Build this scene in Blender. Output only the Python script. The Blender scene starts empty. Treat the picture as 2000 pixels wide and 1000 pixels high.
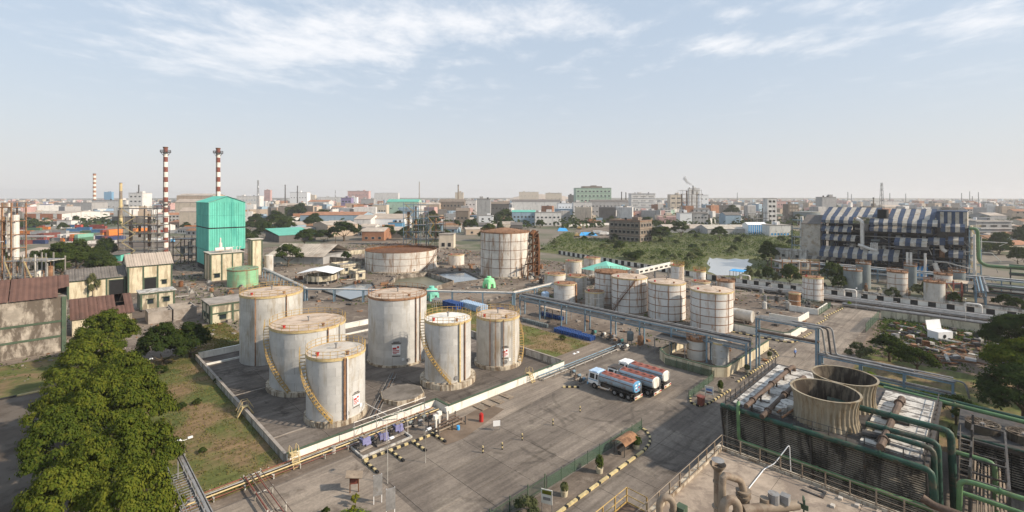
import bpy, math, random
from mathutils import Vector, Matrix
R = random.Random(7)
rad = math.radians
scene = bpy.context.scene
# ------------------------------------------------------------ camera
F, CH, HY = 910.0, 33.0, 384.0          # focal length in photo pixels, eye height (m), horizon row
cam = bpy.data.cameras.new('camera'); cam_o = bpy.data.objects.new('camera', cam)
scene.collection.objects.link(cam_o); scene.camera = cam_o
cam_o.location = (0, 0, CH); cam_o.rotation_euler = (rad(90), 0, 0)
cam.sensor_width = 36; cam.lens = 36 * F / 2000; cam.shift_y = -(500 - HY) / 2000
cam.clip_start = 0.3; cam.clip_end = 30000
# ------------------------------------------------------------ sky and sun
SUN_EL, SUN_AZ = rad(32), rad(106)       # azimuth clockwise from the view direction (+Y)
w = bpy.data.worlds.new('World'); scene.world = w; w.use_nodes = True
nt = w.node_tree; N = nt.nodes; L = nt.links; N.clear()
def nd(tree, kind, **kw):
    n = tree.nodes.new(kind)
    for k, v in kw.items(): setattr(n, k, v)
    return n
def math_n(tree, op, a, b=None, c=None, clamp=False):
    n = tree.nodes.new('ShaderNodeMath'); n.operation = op; n.use_clamp = clamp
    for i, x in enumerate((a, b, c)):
        if x is None: continue
        if isinstance(x, (int, float)): n.inputs[i].default_value = x
        else: tree.links.new(x, n.inputs[i])
    return n.outputs[0]
def mix_c(tree, f, a, b, mode='MIX'):
    n = tree.nodes.new('ShaderNodeMix'); n.data_type = 'RGBA'; n.blend_type = mode
    for s, x in ((n.inputs[0], f), (n.inputs[6], a), (n.inputs[7], b)):
        if isinstance(x, (int, float)): s.default_value = x
        elif isinstance(x, tuple): s.default_value = x if len(x) == 4 else (*x, 1)
        else: tree.links.new(x, s)
    return n.outputs[2]
def ramp(tree, x, lo, hi, a=0.0, b=1.0, smooth=True):
    n = tree.nodes.new('ShaderNodeMapRange'); n.interpolation_type = 'SMOOTHSTEP' if smooth else 'LINEAR'
    n.inputs[1].default_value = lo; n.inputs[2].default_value = hi; n.inputs[3].default_value = a; n.inputs[4].default_value = b
    tree.links.new(x, n.inputs[0]); return n.outputs[0]
sky = nd(nt, 'ShaderNodeTexSky', sky_type='NISHITA', sun_disc=False, sun_elevation=SUN_EL, sun_rotation=SUN_AZ,
         altitude=0, air_density=1.2, dust_density=1.6, ozone_density=1.5)
tc = nd(nt, 'ShaderNodeTexCoord'); sep = nd(nt, 'ShaderNodeSeparateXYZ'); L.new(tc.outputs['Generated'], sep.inputs[0])
zc = math_n(nt, 'MAXIMUM', sep.outputs[2], 0.0)
HAZE_C = (7.1, 6.85, 6.65); HIGH_C = (6.0, 7.3, 8.9)
hz = math_n(nt, 'POWER', 2.718, math_n(nt, 'MULTIPLY', zc, -5.8))
base = mix_c(nt, 0.62, sky.outputs[0], HIGH_C)
base = mix_c(nt, math_n(nt, 'MULTIPLY', hz, 0.95), base, HAZE_C)
# clouds on a plane high overhead: direction / z
zz = math_n(nt, 'MAXIMUM', sep.outputs[2], 0.03)
cx = math_n(nt, 'DIVIDE', sep.outputs[0], zz); cy = math_n(nt, 'DIVIDE', sep.outputs[1], zz)
cv = nd(nt, 'ShaderNodeCombineXYZ'); L.new(cx, cv.inputs[0]); L.new(cy, cv.inputs[1])
def noise(tree, vec, scale, detail=8, rough=.6, dist=0.0, off=(0, 0, 0), sc=(1, 1, 1)):
    mp = nd(tree, 'ShaderNodeMapping'); mp.inputs['Location'].default_value = off; mp.inputs['Scale'].default_value = sc
    tree.links.new(vec, mp.inputs[0])
    n = nd(tree, 'ShaderNodeTexNoise'); n.inputs['Scale'].default_value = scale; n.inputs['Detail'].default_value = detail
    n.inputs['Roughness'].default_value = rough; n.inputs['Distortion'].default_value = dist
    tree.links.new(mp.outputs[0], n.inputs['Vector']); return n.outputs[0]
n1 = noise(nt, cv.outputs[0], 2.6, 11, .64, .15, (3.1, 1.7, 0), (1.0, .75, 1))
n2 = noise(nt, cv.outputs[0], .55, 3, .5, 0, (1.3, 9.2, 0))
dens = math_n(nt, 'ADD', math_n(nt, 'MULTIPLY', n1, .95), math_n(nt, 'MULTIPLY', n2, .30))
for (bx_, by_, rx_, ry_, amp) in ((-1.1, 3.0, .75, .6, .25), (-2.1, 3.5, 1.0, .7, .17), (.25, 2.65, .75, .36, .20), (1.5, 3.1, .5, .24, .19), (1.22, 2.52, .13, .12, .2),
                                  (2.65, 2.7, .6, .34, .20), (1.65, 2.4, .3, .15, .16)):
    ex = math_n(nt, 'POWER', math_n(nt, 'ABSOLUTE', math_n(nt, 'MULTIPLY', math_n(nt, 'SUBTRACT', cx, bx_), 1 / rx_)), 2)
    ey = math_n(nt, 'POWER', math_n(nt, 'ABSOLUTE', math_n(nt, 'MULTIPLY', math_n(nt, 'SUBTRACT', cy, by_), 1 / ry_)), 2)
    g = math_n(nt, 'POWER', 2.718, math_n(nt, 'MULTIPLY', math_n(nt, 'ADD', ex, ey), -1.0))
    dens = math_n(nt, 'ADD', dens, math_n(nt, 'MULTIPLY', g, amp))
cl = ramp(nt, dens, .63, 1.02, 0, .80)
cl = math_n(nt, 'MULTIPLY', cl, ramp(nt, sep.outputs[2], .10, .30))
col = mix_c(nt, cl, base, (9.6, 9.55, 9.7))
bg = nd(nt, 'ShaderNodeBackground'); bg.inputs[1].default_value = 0.083
L.new(col, bg.inputs[0]); wo = nd(nt, 'ShaderNodeOutputWorld'); L.new(bg.outputs[0], wo.inputs[0])
sl = bpy.data.lights.new('sun', 'SUN'); sl.energy = 4.4; sl.angle = rad(1.2); sl.color = (1.0, .87, .71)
so = bpy.data.objects.new('sun', sl); scene.collection.objects.link(so); so.location = (60, -20, 90)
sdir = Vector((math.sin(SUN_AZ) * math.cos(SUN_EL), math.cos(SUN_AZ) * math.cos(SUN_EL), math.sin(SUN_EL)))
so.rotation_euler = sdir.to_track_quat('Z', 'Y').to_euler()
vs = scene.view_settings; vs.view_transform = 'Standard'; vs.look = 'None'; vs.exposure = 0.42; vs.gamma = 1; vs.use_curve_mapping = False
scene.cycles.max_bounces = 6; scene.cycles.diffuse_bounces = 3; scene.cycles.glossy_bounces = 2
scene.cycles.transmission_bounces = 4; scene.cycles.transparent_max_bounces = 6; scene.cycles.volume_bounces = 0

# ------------------------------------------------------------ plant grid: u runs to the far right, v to the far left
AN = rad(45.5); SA, CA = math.sin(AN), math.cos(AN); RZ = math.atan2(CA, SA)
def W(u, v, z=0): return Vector((u * SA - v * CA, u * CA + v * SA, z))
def PX(px, py, z=0):
    Y = F * (CH - z) / (py - HY); return ((px - 1000) / F * Y, Y)
def UVP(px, py, z=0):
    X, Y = PX(px, py, z); return (X * SA + Y * CA, -X * CA + Y * SA)
def u_at(px, v):
    k = (px - 1000) / F; return v * (CA + k * SA) / (SA - k * CA)
def v_at(px, u):
    k = (px - 1000) / F; return u * (SA - k * CA) / (CA + k * SA)
def z_at(py, Y): return CH - (py - HY) * Y / F
def XZ(px, Y): return (px - 1000) / F * Y
def toUV(X, Y): return (X * SA + Y * CA, -X * CA + Y * SA)

# ------------------------------------------------------------ mesh builder
class MB:
    def __init__(s): s.v, s.f, s.m, s.k = [], [], [], 0
    def mat(s, k): s.k = k; return s
    def add(s, vs, fs):
        o = len(s.v); s.v += [tuple(p) for p in vs]
        for q in fs: s.f.append(tuple(i + o for i in q)); s.m.append(s.k)
        return s
    def box(s, x0, y0, z0, x1, y1, z1):
        x0, x1 = min(x0, x1), max(x0, x1); y0, y1 = min(y0, y1), max(y0, y1); z0, z1 = min(z0, z1), max(z0, z1)
        return s.add([(x0, y0, z0), (x1, y0, z0), (x1, y1, z0), (x0, y1, z0), (x0, y0, z1), (x1, y0, z1), (x1, y1, z1), (x0, y1, z1)],
                     [(0, 3, 2, 1), (4, 5, 6, 7), (0, 1, 5, 4), (1, 2, 6, 5), (2, 3, 7, 6), (3, 0, 4, 7)])
    def cbox(s, cx, cy, cz, sx, sy, sz, rz=0):
        o = len(s.v); s.box(-sx / 2, -sy / 2, -sz / 2, sx / 2, sy / 2, sz / 2); c, n = math.cos(rz), math.sin(rz)
        for i in range(o, len(s.v)):
            x, y, z = s.v[i]; s.v[i] = (cx + x * c - y * n, cy + x * n + y * c, cz + z)
        return s
    def beam(s, p, q, w=.1, h=None):
        h = h or w; p, q = Vector(p), Vector(q); d = (q - p)
        if d.length < 1e-6: return s
        d.normalize(); a = Vector((0, 0, 1)) if abs(d.z) < .95 else Vector((1, 0, 0))
        x = d.cross(a).normalized() * (w / 2); y = x.cross(d).normalized() * (h / 2)
        P = [p - x - y, p + x - y, p + x + y, p - x + y, q - x - y, q + x - y, q + x + y, q - x + y]
        return s.add(P, [(0, 1, 2, 3), (7, 6, 5, 4), (0, 4, 5, 1), (1, 5, 6, 2), (2, 6, 7, 3), (3, 7, 4, 0)])
    def tube(s, pts, r, n=7, closed=False, bend=0.0):
        pts = [Vector(p) for p in pts]
        if bend and len(pts) > 2:
            out = [pts[0]]
            for i in range(1, len(pts) - 1):
                a, b, c = pts[i - 1], pts[i], pts[i + 1]; t = min(bend, (a - b).length * .49, (c - b).length * .49)
                p, q = b + (a - b).normalized() * t, b + (c - b).normalized() * t
                for k in range(4):
                    f = k / 3; out.append((p * (1 - f) + b * f) * (1 - f) + (b * (1 - f) + q * f) * f)
            pts = out + [pts[-1]]
        m = len(pts); o = len(s.v); nrm = None; rr = r if isinstance(r, (list, tuple)) else [r] * m
        for i, p in enumerate(pts):
            if closed: d = pts[(i + 1) % m] - pts[i - 1]
            else: d = pts[min(i + 1, m - 1)] - pts[max(i - 1, 0)]
            d = d.normalized() if d.length > 1e-9 else Vector((0, 0, 1))
            if nrm is None:
                a = Vector((0, 0, 1)) if abs(d.z) < .9 else Vector((1, 0, 0)); nrm = d.cross(a).normalized()
            else:
                nrm = nrm - d * nrm.dot(d); nrm = nrm.normalized() if nrm.length > 1e-6 else d.orthogonal().normalized()
            b = d.cross(nrm)
            for k in range(n):
                t = 2 * math.pi * k / n; s.v.append(tuple(p + (nrm * math.cos(t) + b * math.sin(t)) * rr[i]))
        for i in range(m if closed else m - 1):
            j = (i + 1) % m
            for k in range(n):
                k2 = (k + 1) % n; s.f.append((o + i * n + k, o + i * n + k2, o + j * n + k2, o + j * n + k)); s.m.append(s.k)
        if not closed:
            s.f.append(tuple(o + k for k in reversed(range(n)))); s.f.append(tuple(o + (m - 1) * n + k for k in range(n))); s.m += [s.k, s.k]
        return s
    def cyl(s, x, y, z0, z1, r, n=16, r2=None, cap=True):
        r2 = r if r2 is None else r2; o = len(s.v)
        for z, q in ((z0, r), (z1, r2)):
            for k in range(n):
                t = 2 * math.pi * k / n; s.v.append((x + q * math.cos(t), y + q * math.sin(t), z))
        for k in range(n):
            k2 = (k + 1) % n; s.f.append((o + k, o + k2, o + n + k2, o + n + k)); s.m.append(s.k)
        if cap:
            s.f.append(tuple(o + k for k in reversed(range(n)))); s.f.append(tuple(o + n + k for k in range(n))); s.m += [s.k, s.k]
        return s
    def lathe(s, x, y, prof, n=24, a0=0.0, a1=None, flute=0.0, nf=0):
        full = a1 is None; a1 = a0 + 2 * math.pi if full else a1; o = len(s.v); cols = n if full else n + 1
        for (r, z) in prof:
            for k in range(cols):
                t = a0 + (a1 - a0) * k / n; q = r
                if flute: q = r + flute * (1 if (k // 2) % 2 else -1)
                s.v.append((x + q * math.cos(t), y + q * math.sin(t), z))
        for i in range(len(prof) - 1):
            for k in range(n):
                k2 = (k + 1) % cols; s.f.append((o + i * cols + k, o + i * cols + k2, o + (i + 1) * cols + k2, o + (i + 1) * cols + k)); s.m.append(s.k)
        return s
    def prism(s, poly, z0, z1):
        n = len(poly); a = sum(poly[i][0] * poly[(i + 1) % n][1] - poly[(i + 1) % n][0] * poly[i][1] for i in range(n))
        if a < 0: poly = poly[::-1]
        return s.add([(p[0], p[1], z0) for p in poly] + [(p[0], p[1], z1) for p in poly],
                     [tuple(reversed(range(n))), tuple(range(n, 2 * n))] + [(i, (i + 1) % n, n + (i + 1) % n, n + i) for i in range(n)])
    def quad(s, a, b, c, d): return s.add([a, b, c, d], [(0, 1, 2, 3)])
    def slab(s, a, b, c, d, t):
        P = [Vector(x) for x in (a, b, c, d)]; n = (P[1] - P[0]).cross(P[3] - P[0]).normalized() * t
        return s.add(P + [p - n for p in P], [(0, 1, 2, 3), (7, 6, 5, 4), (0, 4, 5, 1), (1, 5, 6, 2), (2, 6, 7, 3), (3, 7, 4, 0)])
    def mesh(s, name, mats, smooth=False):
        me = bpy.data.meshes.new(name); me.from_pydata(s.v, [], s.f)
        for mt in (mats if isinstance(mats, (list, tuple)) else [mats]): me.materials.append(mt)
        if any(s.m): me.polygons.foreach_set('material_index', s.m)
        if smooth:
            me.polygons.foreach_set('use_smooth', [True] * len(me.polygons)); me.set_sharp_from_angle(angle=rad(35))
        me.update(); return me
    def build(s, name, mats, parent=None, smooth=False, loc=(0, 0, 0), rz=0):
        return put(s.mesh(name, mats, smooth), name, parent, loc, rz)
COL = scene.collection
def put(me, name, parent=None, loc=(0, 0, 0), rz=0, sc=None):
    o = bpy.data.objects.new(name, me); COL.objects.link(o); o.location = loc; o.rotation_euler = (0, 0, rz)
    if sc is not None: o.scale = sc
    if parent is not None: o.parent = parent
    return o
def tag(o, label=None, cat=None, group=None, kind=None):
    if label: o['label'] = label
    if cat: o['category'] = cat
    if group: o['group'] = group
    if kind: o['kind'] = kind
    return o
def T(name, label, cat, u, v, z=0, group=None, rz=RZ):
    o = bpy.data.objects.new(name, None); COL.objects.link(o); o.location = W(u, v, z); o.rotation_euler = (0, 0, rz)
    o.empty_display_size = .5
    return tag(o, label, cat, group)
def TX(name, label, cat, X, Y, z=0, group=None, rz=0):
    u, v = toUV(X, Y); return T(name, label, cat, u, v, z, group, rz)

# ------------------------------------------------------------ materials
MC = {}
def mat(name, col, rough=.7, metal=0.0, var=.18, scale=.6, dirt=0.0, dcol=(.16, .10, .06), streak=False, dscale=.8, bump=0.0, obj=.06, spec=.3, col2=None, c2=(.45, .6), c2s=.25):
    m = bpy.data.materials.new(name); m.use_nodes = True; t = m.node_tree; bs = t.nodes['Principled BSDF']
    bs.inputs['Roughness'].default_value = rough; bs.inputs['Metallic'].default_value = metal; bs.inputs['Specular IOR Level'].default_value = spec
    geo = nd(t, 'ShaderNodeNewGeometry'); pos = geo.outputs['Position']
    c = (*col, 1)
    if col2:
        c = mix_c(t, ramp(t, noise(t, pos, c2s, 5, .6, .3), c2[0], c2[1]), c, col2)
    if var:
        f = ramp(t, noise(t, pos, scale, 6, .68), .38, .62, 1 - var, 1 + var, False)
        if obj:
            oi = nd(t, 'ShaderNodeObjectInfo'); f = math_n(t, 'MULTIPLY', f, ramp(t, oi.outputs['Random'], 0, 1, 1 - obj, 1 + obj, False))
        vm = nd(t, 'ShaderNodeVectorMath', operation='SCALE')
        if isinstance(c, tuple): vm.inputs[0].default_value = c[:3]
        else: t.links.new(c, vm.inputs[0])
        t.links.new(f, vm.inputs[3]); c = vm.outputs[0]
    if dirt:
        sc = (1, 1, .4) if streak == 2 else (1, 1, .16) if streak else (1, 1, 1)
        dn = noise(t, pos, dscale, 7, .7, .2, (4, 2, 7), sc)
        dm = ramp(t, dn, .60 - .18 * dirt, .74 - .18 * dirt)
        c = mix_c(t, math_n(t, 'MULTIPLY', dm, min(1, .55 + .4 * dirt)), c, dcol)
    if isinstance(c, tuple): bs.inputs['Base Color'].default_value = c
    else: t.links.new(c, bs.inputs['Base Color'])
    if bump:
        bn = nd(t, 'ShaderNodeBump'); bn.inputs['Strength'].default_value = bump; bn.inputs['Distance'].default_value = .05
        t.links.new(noise(t, pos, 6, 5), bn.inputs['Height']); t.links.new(bn.outputs[0], bs.inputs['Normal'])
    MC[name] = m; return m
RUST = (.15, .065, .028)
mat('silver', (.50, .49, .465), .55, 0, .10, .35, .45, (.36, .31, .24), True, .7, .05)
mat('silver_old', (.48, .46, .42), .6, 0, .12, .35, .6, (.32, .26, .18), True, .8, .05)
mat('roof_tan', (.50, .40, .31), .8, 0, .14, .5, .55, (.30, .19, .11), False, .5)
mat('roof_pale', (.50, .45, .385), .75, 0, .1, .5, .4, (.33, .22, .14), False, .6)
mat('white_rust', (.66, .635, .59), .6, 0, .08, .4, .5, (.36, .19, .09), True, .8, .04)
mat('white_rusty', (.60, .56, .50), .65, 0, .12, .3, .62, (.27, .15, .075), True, .5, .06)
mat('rust', RUST, .85, 0, .35, .8, .6, (.07, .035, .02), False, .9, .2)
mat('rust_mid', (.26, .14, .075), .85, 0, .3, .9, .5, (.10, .05, .03), False, .9)
mat('yellow_paint', (.42, .28, .095), .6, 0, .15, 1.2, .5, (.22, .12, .05), False, 2)
mat('yellow_pale', (.55, .43, .22), .6, 0, .15, 1.2, .4, (.25, .15, .07), False, 2)
mat('concrete', (.30, .265, .23), .9, 0, .18, .5, .5, (.19, .155, .125), False, .5, .15)
mat('concrete_stain', (.36, .315, .26), .9, 0, .25, .5, 1.1, (.12, .097, .076), 2, .36, .15)
mat('concrete_dark', (.17, .15, .13), .9, 0, .25, .3, .6, (.10, .085, .07), False, .3, .15, obj=.1)
mat('plinth', (.47, .41, .32), .9, 0, .2, .8, .8, (.15, .10, .06), True, 1.6, .1)
mat('white_wall', (.72, .69, .62), .8, 0, .08, .5, .35, (.36, .31, .25), True, 1.2)
mat('white_clean', (.74, .74, .74), .6, 0, .05, .8)
mat('wall_grey', (.50, .48, .44), .85, 0, .15, .7, .9, (.20, .18, .15), True, 1.0)
mat('cream', (.60, .53, .38), .8, 0, .1, .5, .75, (.36, .29, .19), True, .7)
mat('cream_dirty', (.56, .50, .37), .85, 0, .12, .5, .8, (.17, .14, .10), True, .6)
mat('green_trim', (.068, .10, .064), .8, 0, .15, 1, .3, (.12, .10, .07))
mat('brown_roof', (.125, .067, .05), .75, 0, .14, .4, .3, (.08, .05, .04), False, .3)
mat('tan_roof', (.40, .335, .275), .8, 0, .1, .2, .2, (.30, .24, .19))
mat('grey_roof', (.14, .125, .112), .85, 0, .2, .3, .4, (.22, .19, .16))
mat('pale_roof', (.42, .36, .30), .85, 0, .2, .2, .4, (.25, .19, .14), False, .15)
mat('red_roof', (.33, .16, .09), .85, 0, .2, .2, .4, (.2, .12, .08), False, .15)
mat('teal', (.115, .46, .36), .6, 0, .08, .25, .55, (.06, .33, .27), True, .25)
mat('teal_roof', (.12, .42, .32), .6, 0, .1, .2, .2, (.2, .38, .3))
mat('teal_pale', (.19, .52, .41), .6, 0, .08, .2)
mat('tank_green', (.23, .44, .25), .6, 0, .1, .3, .6, (.30, .26, .16), True, .7)
mat('tank_green_roof', (.16, .24, .16), .75, 0, .2, .6, .6, (.22, .16, .1))
mat('mint', (.30, .80, .38), .5, 0, .04)
mat('tank_grey', (.19, .215, .215), .6, 0, .1, .4, .3, (.12, .12, .11), True)
mat('blue_steel', (.16, .24, .30), .6, 0, .15, 1, .3, (.12, .09, .07))
mat('steel_dark', (.065, .06, .056), .65, 0, .3, 1.2, .4, (.12, .07, .045))
mat('steel_grey', (.24, .235, .23), .6, .1, .2, 1, .4, (.14, .10, .07))
mat('pipe_grey', (.33, .31, .28), .55, .1, .15, 1, .4, (.18, .13, .09))
mat('pipe_white', (.66, .62, .56), .55, 0, .1, 1, .3, (.40, .30, .2))
mat('pipe_red', (.20, .06, .042), .6, 0, .2, 1, .3, (.12, .07, .05))
mat('pipe_brown', (.11, .075, .055), .7, 0, .3, 1, .5, (.06, .04, .03))
mat('pipe_green', (.024, .066, .046), .55, 0, .25, .7, .6, (.10, .085, .06))
mat('pipe_lime', (.11, .20, .09), .55, 0, .2, .7, .5, (.15, .14, .08))
mat('pipe_tan', (.24, .19, .14), .6, 0, .2, .9, .5, (.14, .09, .06))
mat('asphalt', (.092, .072, .056), .95, 0, .35, .12, .9, (.13, .108, .088), False, .2, .2, obj=0)
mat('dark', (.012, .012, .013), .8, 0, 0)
mat('rubber', (.018, .017, .016), .9, 0, .2)
mat('glass', (.02, .028, .035), .12, 0, 0, spec=.6)
mat('white_paint', (.80, .80, .79), .5, 0, .04)
mat('black_paint', (.02, .02, .02), .7, 0, .2)
mat('kerb_yellow', (.56, .45, .23), .8, 0, .15, 1.5, .4, (.25, .19, .12))
mat('red_paint', (.42, .03, .025), .5, 0, .1)
mat('blue_plastic', (.03, .08, .25), .4, 0, .15, 1)
mat('blue_pale', (.42, .55, .70), .45, 0, .1, 1)
mat('blue_paint', (.13, .33, .52), .5, 0, .1)
mat('blue_stripe', (.043, .066, .115), .65, 0, .2, .5, .5, (.12, .115, .12), False, .5)
mat('white_stripe', (.45, .41, .35), .7, 0, .15, .5, .6, (.30, .23, .15), False, .5)
mat('bright_blue', (.06, .36, .74), .5, 0, .05)
mat('bare_soil', (.17, .125, .09), .95, 0, .25, .2, .6, (.13, .095, .07), False, .3, .3, obj=0)
mat('louvre', (.27, .24, .195), .8, 0, .25, .9, .7, (.03, .027, .023), True, .7)
mat('stack', (.30, .255, .185), .75, 0, .1, .5, .75, (.20, .14, .075), True, .9)
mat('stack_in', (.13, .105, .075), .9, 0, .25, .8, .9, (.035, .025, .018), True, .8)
mat('basin_white', (.56, .53, .48), .6, 0, .12, .6, .75, (.12, .10, .085), False, .9)
mat('roof_slab', (.33, .265, .205), .95, 0, .18, .9, .8, (.21, .165, .13), False, .45, .2)
mat('stone', (.24, .21, .18), .9, 0, .25, 1.2, .3, (.12, .1, .08))
mat('tree_bark', (.10, .075, .05), .9, 0, .2, 2)
mat('mold', (.055, .052, .045), .9, 0, .35, .4, .4, (.25, .22, .17), True, .5)
mat('cloth_blue', (.16, .26, .55), .8, 0, .1); mat('cloth_dark', (.02, .022, .03), .85, 0, .1); mat('skin', (.22, .12, .075), .6, 0, 0)
mat('tank_blue', (.27, .345, .40), .42, .1, .12, .7, .5, (.22, .12, .08), False, 1.2)
mat('tank_red', (.27, .095, .07), .7, 0, .15, .8, .4, (.22, .12, .09), False, 1.5)
mat('lamp_white', (.8, .8, .78), .4, 0, 0)
def water_mat(name, col, rough):
    m = bpy.data.materials.new(name); m.use_nodes = True; t = m.node_tree; b = t.nodes['Principled BSDF']
    b.inputs['Base Color'].default_value = (*col, 1); b.inputs['Roughness'].default_value = rough; b.inputs['Specular IOR Level'].default_value = .9
    geo = nd(t, 'ShaderNodeNewGeometry'); bn = nd(t, 'ShaderNodeBump'); bn.inputs['Strength'].default_value = .12; bn.inputs['Distance'].default_value = .02
    t.links.new(noise(t, geo.outputs['Position'], 1.5, 3), bn.inputs['Height']); t.links.new(bn.outputs[0], b.inputs['Normal'])
    MC[name] = m; return m
water_mat('pond', (.20, .22, .23), .12); water_mat('pond_green', (.10, .10, .06), .35); water_mat('river', (.34, .35, .35), .16)
def leaf_mat(name, a, b, c, hi=1.0):
    m = bpy.data.materials.new(name); m.use_nodes = True; t = m.node_tree; t.nodes.clear()
    geo = nd(t, 'ShaderNodeNewGeometry'); f1 = geo.outputs['Random Per Island']; f2 = ramp(t, noise(t, geo.outputs['Position'], .45, 3), .35, .65)
    cc = mix_c(t, f2, a, b); cc = mix_c(t, math_n(t, 'MULTIPLY', f1, .6), cc, c); oi = nd(t, 'ShaderNodeObjectInfo'); rnd = oi.outputs['Random']
    cc = mix_c(t, math_n(t, 'MULTIPLY', rnd, .55), cc, tuple(x * k for x, k in zip(a, (.42, .55, .8)))); cc = mix_c(t, math_n(t, 'MULTIPLY', ramp(t, noise(t, geo.outputs['Position'], 1.1, 3, .6), .52, .66), .45), cc, c)
    d = nd(t, 'ShaderNodeBsdfDiffuse'); tr = nd(t, 'ShaderNodeBsdfTranslucent'); mx = nd(t, 'ShaderNodeMixShader'); mx.inputs[0].default_value = .30
    t.links.new(cc, d.inputs[0]); t.links.new(cc, tr.inputs[0]); t.links.new(d.outputs[0], mx.inputs[1]); t.links.new(tr.outputs[0], mx.inputs[2])
    o = nd(t, 'ShaderNodeOutputMaterial'); t.links.new(mx.outputs[0], o.inputs[0]); MC[name] = m; return m
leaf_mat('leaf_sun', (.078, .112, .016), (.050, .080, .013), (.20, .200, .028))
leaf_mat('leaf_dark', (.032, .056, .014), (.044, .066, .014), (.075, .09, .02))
leaf_mat('leaf_mid', (.045, .075, .02), (.06, .085, .02), (.09, .10, .025))
leaf_mat('leaf_yellow', (.26, .25, .03), (.20, .21, .03), (.34, .30, .04))
leaf_mat('leaf_olive', (.12, .13, .05), (.09, .11, .04), (.2, .19, .09))
leaf_mat('leaf_lime', (.20, .27, .02), (.16, .24, .02), (.26, .32, .04))
leaf_mat('leaf_scrub', (.056, .100, .024), (.11, .155, .036), (.15, .165, .045))
leaf_mat('leaf_grass', (.15, .165, .035), (.22, .165, .065), (.30, .22, .09))
# ------------------------------------------------------------ ground
def ground_mat():
    m = bpy.data.materials.new('ground_soil'); m.use_nodes = True; t = m.node_tree; b = t.nodes['Principled BSDF']
    geo = nd(t, 'ShaderNodeNewGeometry'); p = geo.outputs['Position']
    a = ramp(t, noise(t, p, .012, 6, .6, .3), .45, .6); c = mix_c(t, a, (.17, .14, .105), (.07, .085, .035))
    c = mix_c(t, ramp(t, noise(t, p, .03, 6, .7, 0, (5, 5, 5)), .52, .66), c, (.25, .21, .17))
    c = mix_c(t, ramp(t, noise(t, p, .3, 6, .7), .55, .8), c, (.10, .085, .06))
    t.links.new(c, b.inputs['Base Color']); b.inputs['Roughness'].default_value = .95; return m
TRACKS = ((64, 44, 9), (58, 40, 13.5), (60, 30, 7.5), (88, 20, 9.5), (92, 41, 16), (47, 47, 8), (70, 27, 12))
def yard_mat(name, c1, c2, c3, s1=.06, stain=.85, tracks=False):
    m = bpy.data.materials.new(name); m.use_nodes = True; t = m.node_tree; b = t.nodes['Principled BSDF']
    geo = nd(t, 'ShaderNodeNewGeometry'); p = geo.outputs['Position']
    c = mix_c(t, ramp(t, noise(t, p, s1, 7, .62, .5), .42, .58), c1, c2)
    c = mix_c(t, math_n(t, 'MULTIPLY', ramp(t, noise(t, p, .16, 9, .74, .6, (9, 3, 1)), .52, .66), stain), c, c3)
    c = mix_c(t, math_n(t, 'MULTIPLY', ramp(t, noise(t, p, .35, 5, .6, .3, (2, 7, 5)), .62, .70), .55), c, tuple(x * .38 for x in c1))
    mp = nd(t, 'ShaderNodeMapping'); mp.inputs['Rotation'].default_value = (0, 0, -RZ); t.links.new(p, mp.inputs[0])
    f = math_n(t, 'MULTIPLY', ramp(t, noise(t, mp.outputs[0], .5, 7, .7, 0, (0, 0, 0), (.16, 2.2, 1)), .36, .64, .76, 1.22, False), ramp(t, noise(t, p, 3.2, 6, .72), .36, .64, .86, 1.14, False))
    oi = nd(t, 'ShaderNodeObjectInfo'); f = math_n(t, 'MULTIPLY', f, ramp(t, oi.outputs['Random'], 0, 1, .90, 1.1, False))
    if tracks:      # worn tyre tracks: arcs where the lorries turn
        sp_ = nd(t, 'ShaderNodeSeparateXYZ'); t.links.new(p, sp_.inputs[0]); k = None
        for (u_, v_, r_) in TRACKS:
            q_ = W(u_, v_); dx = math_n(t, 'SUBTRACT', sp_.outputs[0], q_.x); dy = math_n(t, 'SUBTRACT', sp_.outputs[1], q_.y)
            d_ = math_n(t, 'SQRT', math_n(t, 'ADD', math_n(t, 'MULTIPLY', dx, dx), math_n(t, 'MULTIPLY', dy, dy)))
            d_ = math_n(t, 'ABSOLUTE', math_n(t, 'SUBTRACT', math_n(t, 'ABSOLUTE', math_n(t, 'SUBTRACT', d_, r_)), 1.0)); g_ = ramp(t, d_, .12, .42, 1, 0); k = g_ if k is None else math_n(t, 'MAXIMUM', k, g_)
        f = math_n(t, 'MULTIPLY', f, math_n(t, 'SUBTRACT', 1.0, math_n(t, 'MULTIPLY', k, ramp(t, noise(t, p, .25, 4, .6, 0, (3, 1, 8)), .44, .62, 0, .30))))
    vm = nd(t, 'ShaderNodeVectorMath', operation='SCALE'); t.links.new(c, vm.inputs[0]); t.links.new(f, vm.inputs[3])
    t.links.new(vm.outputs[0], b.inputs['Base Color']); b.inputs['Roughness'].default_value = .93; b.inputs['Specular IOR Level'].default_value = .2
    bn = nd(t, 'ShaderNodeBump'); bn.inputs['Strength'].default_value = .2; bn.inputs['Distance'].default_value = .05
    t.links.new(noise(t, p, 4, 6), bn.inputs['Height']); t.links.new(bn.outputs[0], b.inputs['Normal']); MC[name] = m; return m
ground_mat()
yard_mat('yard', (.20, .168, .138), (.145, .121, .101), (.25, .212, .17), tracks=True)
yard_mat('yard_tan', (.27, .225, .18), (.205, .17, .138), (.12, .095, .075))
yard_mat('bund_floor', (.115, .097, .083), (.175, .15, .128), (.06, .05, .042))
yard_mat('plant_dirt', (.20, .162, .128), (.12, .094, .074), (.285, .235, .185), .05)
yard_mat('dry_grass', (.205, .14, .075), (.11, .12, .036), (.062, .09, .022), .12)
yard_mat('field', (.085, .095, .035), (.115, .12, .045), (.16, .14, .075), .03)
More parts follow.
